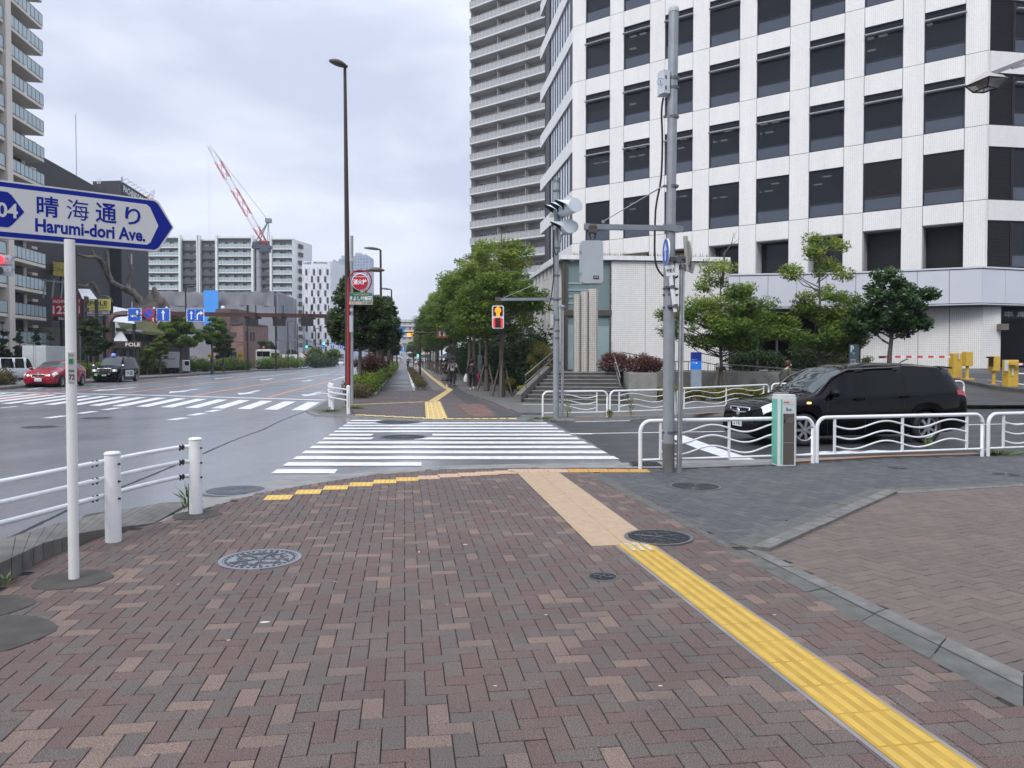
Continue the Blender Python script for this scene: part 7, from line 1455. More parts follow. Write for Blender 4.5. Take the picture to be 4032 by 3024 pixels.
# ================================================================ vehicles
chrome = mat('chrome', (.75, .75, .76), .12, 1.0, var=.02); auto_glass = glass_mat('auto_glass', (.002, .003, .004), .02, spec=.2); wind_glass = glass_mat('windscreen_glass', (.05, .065, .07), .02, spec=.7)
head_m = mat('headlight_glass', (.62, .64, .66), .12, .3, var=.25, scale=18, coat=.6); head_lit = mat('headlight_lit', (1, .98, .92), .3, emit=2.0); tail_m = mat('tail_red', (.35, .008, .02), .15, var=.2, scale=12, coat=.5); amber = mat('amber_lit', (1, .62, .15), .3, emit=2.0); rim_m = mat('alloy_rim', (.42, .43, .45), .28, .85); under = mat('underbody', (.012, .012, .013), .8)
def lerp_prof(prof, u):
    n = len(prof)
    def sl(i, k):
        if i in (0, n-1): return 0
        a = (prof[i][k]-prof[i-1][k])/(prof[i][0]-prof[i-1][0]); b = (prof[i+1][k]-prof[i][k])/(prof[i+1][0]-prof[i][0]); return 0 if a*b <= 0 else 2*a*b/(a+b)
    for i in range(n-1):
        a, b = prof[i], prof[i+1]
        if a[0] <= u <= b[0]:
            h = b[0]-a[0]; t = (u-a[0])/h; return [(2*t**3-3*t*t+1)*a[k]+(t**3-2*t*t+t)*h*sl(i, k)+(3*t*t-2*t**3)*b[k]+(t**3-t*t)*h*sl(i+1, k) for k in range(1, len(a))]
    return list(prof[-1][1:])
def car(name, label, cat, L, W, prof, wheels, R, paint, wind, sides, rear, head=(.005, .10, 3, 5), tail=(.93, .995, 3, 5), spokes=7, N=90, lit=False, pillar=.012, group=None, rimr=.66, glass=None, track=.0, cowl=None):
    """prof rows: u, z_top, z_shoulder, half width factor, roof half width factor, z_low"""
    t = thing(name, label, cat, (0, 0, 0), 0, group); K = 13; rings = []; us = [i/(N-1) for i in range(N)]
    for u in us:
        zt, zs, wf, wr, zl = lerp_prof(prof, u); x = L/2-u*L; w = W/2*wf; wt = W/2*wr; lo = zl
        for xw in wheels:
            d = abs(x-(L/2-xw)); Ra = R+.045
            if d < Ra: lo = max(lo, math.sqrt(Ra*Ra-d*d)+R*.98-0*.0)
        lo = min(lo, zs-.16); l2 = min(max(lo+.02, zl+.11), zs-.13)
        rings.append([(x, 0, zl), (x, w*.84, lo if lo > zl else zl), (x, w*.985, lo+.015 if lo > zl else zl+.07), (x, w, max((zl+zs)/2, lo+.05)), (x, w*.985, zs-.10), (x, w*.945, zs), (x, wt+(w*.945-wt)*.38, zs+(zt-zs)*.55), (x, wt, zt-min(.06, (zt-zs)*.35)), *[(x, wt*f_, zt-min(.06, (zt-zs)*.35)*f_**4) for f_ in (.88, .72, .5, .25, 0)]])
    parts = {}
    def put(k, f): parts.setdefault(k, []).append(f)
    for i in range(N-1):
        u = (us[i]+us[i+1])/2
        for j in range(K-1):
            k = 'body'
            if 5 <= j <= 6:
                for n_, (a, b) in enumerate(sides):
                    sl = .0 if j == 5 else .012
                    if a+sl+pillar < u < b-sl-pillar: k = 'side_window%d' % n_
            if wind[0] < u < wind[1] and j >= 7: k = 'windscreen'
            if rear and rear[0] < u < rear[1] and j >= 7: k = 'rear_window'
            if head and head[0] < u < head[1] and head[2] <= j < head[3]: k = 'headlight'
            if tail and tail[0] < u < tail[1] and tail[2] <= j < tail[3]: k = 'tail_light'
            if j == 0: k = 'underbody'
            put(k, (i, j))
    for k, fs in parts.items():
        off = .004 if k.startswith(('side', 'wind', 'rear')) else .0
        for s in ((1, -1) if k.startswith(('side', 'head', 'tail')) else (0,)):
            mb = MB(); idx = {}
            for (i, j) in fs:
                for sg in ((1, -1) if s == 0 else (s,)):
                    vs = [rings[i][j], rings[i][j+1], rings[i+1][j+1], rings[i+1][j]]; ids = []
                    for v, key in zip(vs, ((i, j), (i, j+1), (i+1, j+1), (i+1, j))):
                        kk = key+((sg,) if 0 < key[1] < K-1 else (0,))
                        if kk not in idx: idx[kk] = len(mb.v); mb.v.append((v[0], v[1]*sg*(1+off), v[2]))
                        ids.append(idx[kk])
                    if sg > 0: ids = ids[::-1]
                    if len(set(ids)) > 2: mb.f.append(tuple(ids)); mb.sm.append(True); mb.mi.append(0)
            if k == 'body':     # close nose and tail
                for e, o in ((0, 1), (N-1, -1)):
                    r = rings[e]; loop = [idx.get((e, j, 1)) for j in range(1, K-1)]+[idx.get((e, K-1, 0))]+[idx.get((e, j, -1)) for j in range(K-2, 0, -1)]
                    loop = [q for q in loop if q is not None]; mb.f.append(tuple(loop if o > 0 else loop[::-1])); mb.sm.append(False); mb.mi.append(0)
            nm = k.rstrip('0123456789'); mt = {'body': paint, 'underbody': under, 'windscreen': wind_glass, 'rear_window': auto_glass, 'side_window': glass or auto_glass, 'headlight': head_m, 'tail_light': tail_m}[nm]
            mb.build(nm, mt, t, False)
    m = MB(); m.box((0, 0, .42), (L*.84, W*.74, .42)); m.build('chassis', under, t, False)
    for xw in wheels:
        for s in (1, -1):
            x, y = L/2-xw, s*(W/2-.10+track); m = MB(); rt = R; wd = .105
            m.lathe([(rt*.68, -wd), (rt*.93, -wd), (rt, -wd*.7), (rt, wd*.7), (rt*.93, wd), (rt*.68, wd)], (x, y, R), 28, 'Y', close=True); wo = m.build('wheel', black_rub, t, False)
            m = MB(); o = s*(wd-.012); rr = rt*rimr
            m.lathe([(rr*1.06, o+s*.004), (rr*.96, o+s*.006), (rr*.90, o-s*.03)], (x, y, R), 28, 'Y', caps=False); m.lathe([(rr*.2, o-s*.02), (rr*.17, o+s*.002), (.0001, o+s*.004)], (x, y, R), 12, 'Y', caps=False)
            for q in range(spokes): a = 2*PI*q/spokes; p0 = Vector((x+math.cos(a)*rr*.12, y+o-s*.006, R+math.sin(a)*rr*.12)); p1 = Vector((x+math.cos(a)*rr*.93, y+o-s*.012, R+math.sin(a)*rr*.93)); m.beam(p0, p1, rr*.24, .02, up=Vector((0, 1, 0)))
            m.build('rim', rim_m, wo, False)
            m = MB(); m.lathe([(rr*.98, o-s*.05), (.0001, o-s*.05)], (x, y, R), 20, 'Y'); m.build('brake_disc', under, wo, False)
    return t
def nose(t, x, parts):
    for nm, mt, c, d in parts: m = MB(); m.box(c, d); m.build(nm, mt, t, False, bevel=.008)
def plate(t, x, z, s, txt, w_=.34, h_=.17, face=None, ink_=None):
    m = MB(); m.box((x, 0, z), (.02, w_, h_)); p = m.build('number_plate', face or pure_w, t, False); m = MB(); put_text(m, txt, (x+s*.012, 0, z-.02), (0, s, 0), UP, w_*.8, h_*.5, .02); m.build('plate_number', ink_ or mat('plate_green', (.02, .12, .06), .5), p, False)
def mirrors(t, x, y, z, mt, sc=1.):
    for s in (1, -1): m = MB(); m.lathe([(.001, -.11*sc), (.07*sc, -.08*sc), (.085*sc, .02), (.07*sc, .07*sc), (.001, .1*sc)], (x, s*(y+.09), z), 10, 'Y'); m.beam((x, s*(y-.06), z-.04), (x, s*(y+.05), z-.03), .06, .04); m.build('door_mirror', mt, t, False)
# --- black wagon
bk = mat('wagon_black', (.003, .003, .004), .08, 0, var=.05, spec=.2)
prof = [(0, .60, .50, .70, .60, .22), (.012, .74, .64, .80, .68, .20), (.03, .82, .75, .88, .72, .19), (.07, .89, .82, .95, .74, .19), (.14, .96, .88, .985, .74, .19), (.22, 1.03, .93, 1.0, .74, .18), (.255, 1.09, .95, 1.0, .73, .18), (.33, 1.33, .965, 1.0, .70, .18), (.40, 1.54, .98, 1.0, .67, .18), (.46, 1.62, .99, 1.0, .66, .18), (.56, 1.66, 1.01, 1.0, .66, .18), (.70, 1.655, 1.035, 1.0, .66, .18), (.85, 1.61, 1.07, .99, .65, .19), (.925, 1.56, 1.09, .965, .63, .22), (.945, 1.50, 1.09, .95, .62, .24), (.975, 1.20, 1.06, .92, .62, .27), (.99, 1.02, .97, .88, .66, .30), (1, .78, .70, .84, .70, .34)]
wagon = car('black_wagon', 'black seven seat wagon turning in the side street behind the wavy fence', 'car', 4.74, 1.775, prof, (.93, 3.68), .322, bk, (.262, .405), [(.33, .475), (.485, .665), (.675, .905)], (.945, .985), head=(.028, .125, 4, 6), tail=(.935, .99, 4, 5), N=120, pillar=.004)
x0 = 4.74/2
m = MB(); 
for s in (1, -1): m.slab([(x0-.07, s*.0, .70), (x0-.06, s*.30, .72), (x0-.10, s*.36, .60), (x0-.045, s*.0, .55)][::s], .03, (1, 0, 0))
m.build('grille', black_mt, wagon, False)
m = MB(); zg = lambda y, z: (x0-.015-.22*y*y*1.2, y, z)
m.tube([zg(-.38, .735), zg(-.2, .745), zg(0, .745), zg(.2, .745), zg(.38, .735), zg(.34, .60), zg(.2, .56), zg(0, .55), zg(-.2, .56), zg(-.34, .60), zg(-.38, .735)], .018, 6); m.tube([zg(-.36, .66), zg(-.1, .645), zg(.1, .645), zg(.36, .66)], .016, 6); m.build('grille_trim', chrome, wagon, False)
m = MB(); m.lathe([(.075, 0), (.075, .02), (.06, .028), (.0001, .02)], (x0-.012, 0, .655), 16, 'X'); m.build('badge', chrome, wagon, False)
plate(wagon, x0+.012, .44, 1, '216'); mirrors(wagon, x0-1.55, .84, 1.05, bk)
m = MB(); m.slab([(x0-.03, -.45, .36), (x0-.03, .45, .36), (x0-.03, .42, .26), (x0-.03, -.42, .26)], .03, (1, 0, 0)); m.build('bumper_intake', under, wagon, False)
for s in (1, -1):
    m = MB(); m.lathe([(.05, 0), (.05, .02), (.0001, .03)], (x0-.20, s*.66, .38), 12, 'X'); m.build('fog_lamp', head_m, wagon, False)
    m = MB(); m.tube([(x0-.98, s*.885, .86), (x0-1.05, s*.892, .86)], .02, 6); m.build('side_indicator', amber, wagon, False)
    for xx in (x0-2.02, x0-3.05): m = MB(); m.beam((xx, s*.895, .93+(x0-2-xx)*.03), (xx-.2, s*.895, .935+(x0-2-xx)*.03), .035, .04); m.build('door_handle', bk, wagon, False)
    m = MB()
    for u in (1.42, 2.25, 3.12): m.beam((x0-u, s*.8885, .25), (x0-u-.02, s*.872, .93), .006, .012)
    m.build('door_gap', under, wagon, False)
    m = MB(); m.tube([(x0-1.22, s*.80, 1.03), (x0-1.6, s*.71, 1.36), (x0-2.0, s*.66, 1.52), (x0-3.2, s*.655, 1.57)], .017, 6); m.build('visor_trim', mat('visor_smoke', (.09, .08, .075), .25), wagon, False)
m = MB(); m.slab([(x0-4.30, -.55, 1.585), (x0-4.30, .55, 1.585), (x0-4.58, .5, 1.56), (x0-4.58, -.5, 1.56)], .03, UP); m.build('rear_spoiler', bk, wagon, False)
m = MB(); m.beam((x0-3.75, -.02, 1.66), (x0-3.95, -.02, 1.74), .02, .02); m.build('antenna', black_mt, wagon, False)
m = MB()
for q in ((-.5, .3), (-.2, -.25)): m.beam((x0-1.12, q[0], 1.115), (x0-1.25, q[1]+.1, 1.17), .015, .012)
m.build('wiper', black_mt, wagon, False)
fw, rw_ = G(3157, 1757, RZ), G(3640, 1744, RZ); dv = (fw-rw_).normalized(); nv = Vector((-dv.y, dv.x, 0)); nv = nv if nv.y > 0 else -nv
wb = rw_.lerp(fw, .5); cc = wb+nv*.80+dv*(-.07); wagon.scale = (1, 1, .968); wagon.location = (cc.x, cc.y, RZ+.008); wagon.rotation_euler = (0, 0, math.atan2(dv.y, dv.x))
# --- red hatchback
rd = mat('hatch_red', (.30, .006, .022), .25, 0, var=.05, coat=.4)
prof = [(0, .58, .48, .66, .6, .24), (.015, .72, .62, .80, .66, .20), (.05, .80, .74, .92, .70, .17), (.14, .90, .83, .98, .72, .16), (.26, .99, .90, 1, .72, .16), (.30, 1.03, .92, 1, .72, .16), (.38, 1.24, .93, 1, .68, .16), (.46, 1.38, .94, 1, .65, .16), (.55, 1.42, .95, 1, .64, .16), (.70, 1.42, .97, 1, .64, .16), (.84, 1.37, 1.0, .98, .62, .18), (.92, 1.26, 1.01, .95, .6, .2), (.965, 1.02, .96, .9, .62, .26), (1, .78, .7, .82, .66, .32)]
hb = car('red_hatchback', 'shiny red hatchback facing the camera beyond the street name post', 'car', 4.33, 1.765, prof, (.82, 3.50), .315, rd, (.31, .465), [(.40, .55), (.56, .72), (.73, .83)], (.86, .95), head=(.02, .10, 4, 6), tail=(.94, .99, 4, 5), N=90)
x0 = 4.33/2
for s in (1, -1):
    m = MB(); rbox(m, (0, 0, 0), .30, .15, .03, .05); m2 = MB(); m2.T = Matrix.Translation((x0-.02, s*.175, .62)) @ Matrix.Rotation(PI/2, 4, 'Z'); 
    for v, f in ((m.v, m.f),): m2.add([Vector(q) for q in v], f)
    g_ = m2.build('grille', black_mt, hb, False); m = MB(); m.tube([(x0+.0, s*.03, .69), (x0-.005, s*.32, .69), (x0-.005, s*.32, .55), (x0+.0, s*.03, .55), (x0+.0, s*.03, .69)], .012, 5); m.build('grille_trim', chrome, g_, False)
    m = MB(); m.slab([(x0-.03, s*.42, .70), (x0-.20, s*.80, .73), (x0-.20, s*.80, .62), (x0-.05, s*.44, .58)][::-s], .03, (1, s*.4, 0)); m.build('headlight_unit', head_m, hb, False)
    m = MB(); m.lathe([(.045, .0), (.0001, .02)], (x0-.035, s*.52, .645), 12, 'X'); m.build('headlight_beam', head_lit, hb, False)
    m = MB(); m.slab([(x0-.01, s*.44, .44), (x0-.12, s*.76, .47), (x0-.12, s*.74, .34), (x0-.01, s*.46, .34)][::-s], .03, (1, s*.3, 0)); m.build('bumper_intake', under, hb, False); m = MB(); m.tube([(x0+.0, s*.42, .47), (x0-.11, s*.76, .495)], .012, 5); m.build('intake_trim', chrome, hb, False)
m = MB(); m.slab([(x0, -.4, .34), (x0, .4, .34), (x0, .36, .24), (x0, -.36, .24)], .03, (1, 0, 0)); m.build('lower_intake', under, hb, False)
plate(hb, x0+.015, .42, 1, '10-29'); mirrors(hb, x0-1.35, .84, 1.0, rd); m = MB(); m.lathe([(.045, 0), (.0001, .012)], (x0-.02, 0, .76), 12, 'X'); m.build('badge', chrome, hb, False)
def face_pt(o, px_, py_, dist_scale=1, head_dir=None, sc=1):
    p = G(px_, py_, RZ); o.location = (p.x, p.y, RZ+.005); o.scale = (sc,)*3; d = head_dir if head_dir is not None else -A; o.rotation_euler = (0, 0, math.atan2(d.y, d.x))
face_pt(hb, 222, 1521, sc=1.13, head_dir=-A)
# --- black and white taxi
tx = mat('taxi_black', (.004, .004, .007), .08, spec=.18)
prof = [(0, .62, .52, .78, .7, .24), (.02, .92, .80, .92, .76, .18), (.06, 1.0, .92, .97, .78, .17), (.19, 1.08, .98, 1, .78, .17), (.235, 1.12, 1.0, 1, .78, .17), (.30, 1.42, 1.0, 1, .74, .17), (.36, 1.66, 1.0, 1, .71, .17), (.43, 1.75, 1.0, 1, .70, .17), (.75, 1.75, 1.02, 1, .70, .17), (.93, 1.68, 1.04, .98, .68, .18), (.975, 1.40, 1.06, .96, .67, .24), (1, .9, .8, .9, .7, .28)]
tax = car('taxi', 'tall black taxi with white door panel and roof lamp behind the red hatchback', 'taxi', 4.4, 1.695, prof, (.85, 3.60), .31, tx, (.24, .37), [(.31, .50), (.51, .72), (.73, .93)], (.95, .985), head=None, tail=(.95, .99, 4, 5), N=90)
x0 = 2.2
for s in (1, -1):
    m = MB(); m.box((x0-.04, s*.62, .80), (.10, .30, .16)); m.build('headlight', head_m, tax, False); m = MB(); m.lathe([(.05, 0), (.0001, .02)], (x0+.015, s*.62, .80), 10, 'X'); m.build('headlight_beam', head_lit, tax, False)
    m = MB(); m.slab([(x0-1.35, s*.862, .38), (x0-2.95, s*.862, .38), (x0-2.95, s*.862, .80), (x0-1.35, s*.862, .80)][::s], .01, (0, s, 0)); m.build('white_panel', pure_w, tax, False)
    m = MB(); put_text(m, 'TAXI', (x0-1.75, s*.868, .60), (-s, 0, 0), UP, .42, .17, .02); put_text(m, 'GO', (x0-2.45, s*.868, .60), (-s, 0, 0), UP, .55, .28, .04); m.build('panel_lettering', mat('letters_navy', (.02, .03, .12), .4), tax, False)
m = MB(); m.box((x0+.0, 0, .78), (.06, .86, .34)); m.build('grille', black_mt, tax, False, bevel=.03); m = MB()
for k in range(4): m.box((x0+.035, -.3+k*.2, .80), (.015, .13, .13))
m.tube([(x0+.03, -.43, .93), (x0+.03, .43, .93), (x0+.03, .36, .56), (x0+.03, -.36, .56), (x0+.03, -.43, .93)], .016, 5); m.build('grille_trim', chrome, tax, False)
plate(tax, x0+.05, .50, 1, '63-09', face=mat('plate_dkgreen', (.02, .06, .04), .5), ink_=pure_w); mirrors(tax, x0-.7, .84, 1.12, chrome, .9)
m = MB(); m.box((x0+.02, -.52, .52), (.02, .18, .16)); m.build('green_sticker', mat('sticker_green', (.15, .5, .12), .5), tax, False)
m = MB(); m.lathe([(.12, 0), (.15, .05), (.14, .14), (.06, .2), (.0001, .21)], (.55, 0, 1.75), 14); m.build('roof_lamp', mat('roof_lamp_blue', (.15, .2, .6), .4, emit=.6), tax, False)
face_pt(tax, 460, 1503, sc=1.11, head_dir=-A)
def van_prof(h): return [(0, .7, .6, .85, .8, .22), (.02, .95, .88, .95, .84, .18), (.06, 1.02, .95, .98, .84, .17), (.10, 1.10, .98, 1, .84, .17), (.17, h*.80, .98, 1, .80, .17), (.23, h*.97, .98, 1, .78, .17), (.30, h, .98, 1, .78, .17), (.92, h, 1.0, 1, .78, .17), (.97, h*.94, 1.0, .99, .77, .2), (.99, 1.1, 1.02, .97, .8, .24), (1, .9, .8, .93, .8, .28)]
def van(name, label, x, y, hd, sc, paint, h=1.85, L=3.4, W=1.48, cat='van', group=None):
    t = car(name, label, cat, L, W, van_prof(h), (.55, L-.75), .27, paint, (.105, .225), [(.13, .32), (.34, .60), (.62, .95)], (.965, .99), head=(.02, .07, 3, 4), tail=(.96, .995, 4, 5), N=60, group=group); plate(t, -L/2-.01, .55, -1, '480'); face_pt(t, x, y, sc=sc, head_dir=hd); return t
vw = mat('van_white', (.66, .68, .70), .3, coat=.4)
van('kei_van', 'small white kei van with dark rear window beyond the median', 52, 1496, Vector((.35, .93, 0)), 1.0, vw)
van('white_van', 'white van in the far lane right of the white hotel trees', 1343, 1438, -A, 1., vw, 2.0, 4.6, 1.7)
def truck(name, label, x, y, hd, sc, wb_, hb_, Lb, txt=None, group=None):
    t = thing(name, label, 'truck', (0, 0, 0), 0, group); m = MB(); m.box((-.9, 0, 1.0+hb_/2), (Lb, wb_, hb_)); m.build('cargo_box', mat('truck_box', (.55, .57, .59), .5, var=.05, dirt=.15), t, False, bevel=.02); m = MB()
    for s in (1, -1):
        for xx in (-.9-Lb/2-.01,): m.box((xx, s*wb_*.25, 1.0+hb_/2), (.02, wb_*.46, hb_*.94)); 
        m.tube([(-.9-Lb/2-.03, s*.08, 1.05), (-.9-Lb/2-.03, s*.08, 1+hb_)], .02, 5)
    m.build('rear_door', mat('truck_door', (.44, .46, .47), .5), t, False); m = MB(); m.box((-.9+Lb/2+.95, 0, 1.25), (1.6, wb_*.95, 1.7)); m.build('cab', vw, t, False, bevel=.1); m = MB(); m.box((-.9+Lb/2+1.7, 0, 1.65), (.14, wb_*.85, .7)); m.box((-.9+Lb/2+1.05, 0, 1.65), (.8, wb_*.97, .6)); m.build('cab_glass', auto_glass, t, False); m = MB(); m.box((-.2, 0, .75), (Lb+1.8, wb_*.8, .3)); m.build('chassis', under, t, False)
    for xx in (-.9-Lb*.3, -.9+Lb/2+.9):
        for s in (1, -1): m = MB(); m.lathe([(.2, -.12), (.42, -.12), (.42, .12), (.2, .12)], (xx, s*wb_*.42, .42), 18, 'Y'); m.build('wheel', black_rub, t, False)
    if txt: m = MB(); put_text(m, txt, (-.9, -wb_/2-.01, 1.0+hb_*.55), (1, 0, 0), UP, Lb*.5, .3, .02); put_text(m, txt, (-.9-Lb/2-.03, .55, 1+hb_*.6), (0, -1, 0), UP, .8, .14, .02); m.build('lettering', mat('letters_dark', (.06, .08, .09), .5), t, False)
    face_pt(t, x, y, sc=sc, head_dir=hd); return t
truck('box_truck', 'pale grey box truck seen from behind beyond the median at the left', 196, 1491, A, .90, 2.1, 2.2, 4.5)
truck('box_truck', 'white delivery truck with small lettering behind the green median hedge', 660, 1475, Vector((.35, .93, 0)), .78, 2.2, 2.3, 5, 'pal-system')
# --- coach
t = thing('coach', 'white coach with blue swooshes driving away past the hedge gap', 'bus', (0, 0, 0)); m = MB(); Lb, Wb, Hb = 9, 2.45, 3.25
m.prism([(-Lb/2, -Wb/2+.12), (-Lb/2+.12, -Wb/2), (Lb/2-.2, -Wb/2), (Lb/2, -Wb/2+.2), (Lb/2, Wb/2-.2), (Lb/2-.2, Wb/2), (-Lb/2+.12, Wb/2), (-Lb/2, Wb/2-.12)], .38, Hb); m.prism([(-Lb/2+.3, -Wb/2+.25), (Lb/2-.5, -Wb/2+.25), (Lb/2-.5, Wb/2-.25), (-Lb/2+.3, Wb/2-.25)], Hb, Hb+.12); m.build('body', mat('coach_white', (.70, .71, .68), .3, coat=.4), t, False, bevel=.08)
m = MB(); m.box((-Lb/2, 0, 2.6), (.06, 2.05, .85)); m.build('rear_window', auto_glass, t, False, bevel=.02); m = MB()
for s in (1, -1): m.box((0, s*Wb/2, 2.3), (Lb*.93, .05, .95))
m.build('side_window', auto_glass, t, False); m = MB(); bl_ = mat('swoosh_blue', (.08, .16, .45), .4)
m.add([(-Lb/2-.02, y, z) for y, z in ((.9, 1.1), (.2, 1.25), (-.6, 1.6), (-.3, 1.3), (.3, 1.02))], [tuple(range(5))]); m.add([(-Lb/2-.02, y, z) for y, z in ((1.1, 1.5), (.6, 1.1), (.2, 1.0), (.9, 1.0))], [tuple(range(4))]); m.add([(x, -Wb/2-.01, z) for x, z in ((-3.5, 1.0), (-2.6, 1.0), (-1.6, 2.0), (-2.4, 2.0))], [tuple(range(4))]); m.build('swoosh', bl_, t, False)
m = MB(); m.box((-Lb/2+.05, 0, .45), (.3, 2.3, .22)); m.build('bumper', under, t, False)
for s in (1, -1):
    m = MB(); m.box((-Lb/2-.01, s*1.08, .85), (.04, .16, .3)); m.build('tail_light', tail_m, t, False)
    for xx in (-2.8, 2.9): m = MB(); m.lathe([(.25, -.15), (.48, -.15), (.48, .15), (.25, .15)], (xx, s*1.08, .48), 20, 'Y'); m.build('wheel', black_rub, t, False)
m = MB(); m.box((4.6, -1.45, 2.3), (.15, .25, .5)); m.build('door_mirror', black_mt, t, False); face_pt(t, 1056, 1455, sc=1.02, head_dir=A)
# --- concrete mixer
t = thing('mixer_truck', 'orange concrete mixer truck beyond the median bushes', 'truck', (0, 0, 0)); m = MB(); orr = mat('mixer_orange', (.62, .33, .18), .5, var=.1); q = []
m.lathe([(.4, -1.9), (.9, -1.5), (1.15, -.2), (1.1, .8), (.6, 1.8), (.2, 2.0)], (0, 0, 2.2), 18, 'X'); m.build('drum', orr, t, False); m = MB(); m.beam((-2.0, 0, 2.9), (-2.6, 0, 2.2), .8, .6); m.beam((-2.5, .2, 2.2), (-2.9, .3, 1.4), .4, .2); m.build('chute', orr, t, False); m = MB(); m.box((0, 0, .9), (6.5, 2.2, .5)); m.build('chassis', under, t, False); m = MB(); m.box((3.0, 0, 1.7), (1.7, 2.3, 2.0)); m.build('cab', orr, t, False, bevel=.1)
for xx in (-2, -1, 2.8):
    for s in (1, -1): m = MB(); m.lathe([(.2, -.15), (.5, -.15), (.5, .15), (.2, .15)], (xx, s*1.0, .5), 16, 'Y'); m.build('wheel', black_rub, t, False)
face_pt(t, 1186, 1442, sc=1.0, head_dir=A)
# ================================================================ vegetation
bark_m = mat('tree_bark', (.095, .08, .068), .85, var=.3, scale=8, bump=.6, bs=25)
lf_airy = leaf_mat('leaf_locust', (.05, .10, .016), (.145, .23, .028), (.32, .37, .07))
lf_dark = leaf_mat('leaf_camphor', (.018, .042, .014), (.045, .085, .022), (.085, .13, .035), .35)
lf_mid = leaf_mat('leaf_street', (.04, .085, .016), (.115, .19, .027), (.23, .30, .055))
lf_hedge = leaf_mat('leaf_hedge', (.04, .07, .012), (.10, .16, .02), (.20, .26, .035))
lf_con = leaf_mat('leaf_conifer', (.012, .035, .014), (.03, .065, .022), (.06, .10, .03), .6)
lf_gold = leaf_mat('leaf_golden', (.10, .10, .015), (.25, .24, .03), (.42, .38, .06))
lf_red = leaf_mat('leaf_red', (.06, .025, .022), (.12, .045, .04), (.20, .09, .07))
lf_brown = leaf_mat('leaf_dry', (.05, .05, .022), (.11, .10, .04), (.18, .14, .07), .7)
lf_big = leaf_mat('leaf_broad', (.014, .04, .012), (.035, .085, .022), (.09, .16, .05), .3)
def leaves(cl, n, ll, lw, mt, parent, seed, name='foliage', droop=.3, shell=.05):
    """cl: rows (x, y, z, rx, ry, rz, tone) local to parent; n leaves spread over the clumps"""
    r = np.random.default_rng(seed); c = np.array(cl, float); v = (c[:, 3]*c[:, 4]*c[:, 5])**(2/3); k = r.choice(len(c), n, p=v/v.sum())
    d = r.normal(size=(n, 3)); d /= np.linalg.norm(d, axis=1)[:, None]; rad = shell+(1-shell)*r.random(n)**.5; pos = c[k, :3]+d*c[k, 3:6]*rad[:, None]
    a = r.normal(size=(n, 3)); a[:, 2] = a[:, 2]*.5-droop; a /= np.linalg.norm(a, axis=1)[:, None]
    b = np.cross(a, d*.9+np.array([0, 0, .5])+r.normal(size=(n, 3))*.35); b /= np.linalg.norm(b, axis=1)[:, None]+1e-9
    s = r.uniform(.65, 1.3, (n, 1)); a = a*s*ll/2; b = b*s*lw/2
    V = np.stack([pos-a, pos+b-a*.15, pos+a, pos-b-a*.15], 1).reshape(-1, 3); F_ = np.arange(n*4)
    me = bpy.data.meshes.new(name); me.vertices.add(n*4); me.vertices.foreach_set('co', V.ravel()); me.loops.add(n*4); me.loops.foreach_set('vertex_index', F_); me.polygons.add(n); me.polygons.foreach_set('loop_start', np.arange(0, n*4, 4)); me.polygons.foreach_set('loop_total', np.full(n, 4))
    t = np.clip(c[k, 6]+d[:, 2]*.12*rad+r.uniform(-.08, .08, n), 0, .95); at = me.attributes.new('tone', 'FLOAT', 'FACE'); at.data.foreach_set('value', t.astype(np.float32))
    me.materials.append(mt); me.update(calc_edges=True); me.validate(); o = bpy.data.objects.new(name, me); COL.objects.link(o); o.parent = parent; return o
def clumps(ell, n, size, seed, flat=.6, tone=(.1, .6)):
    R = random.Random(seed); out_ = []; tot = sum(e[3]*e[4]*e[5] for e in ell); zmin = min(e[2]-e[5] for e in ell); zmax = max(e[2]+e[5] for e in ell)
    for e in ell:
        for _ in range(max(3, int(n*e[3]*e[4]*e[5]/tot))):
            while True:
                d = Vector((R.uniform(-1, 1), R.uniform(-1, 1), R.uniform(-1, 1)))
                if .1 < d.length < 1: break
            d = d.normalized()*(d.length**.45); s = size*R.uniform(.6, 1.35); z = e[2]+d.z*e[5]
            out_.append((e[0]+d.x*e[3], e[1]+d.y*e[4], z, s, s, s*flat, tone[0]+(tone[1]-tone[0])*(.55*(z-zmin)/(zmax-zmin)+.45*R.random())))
    return out_
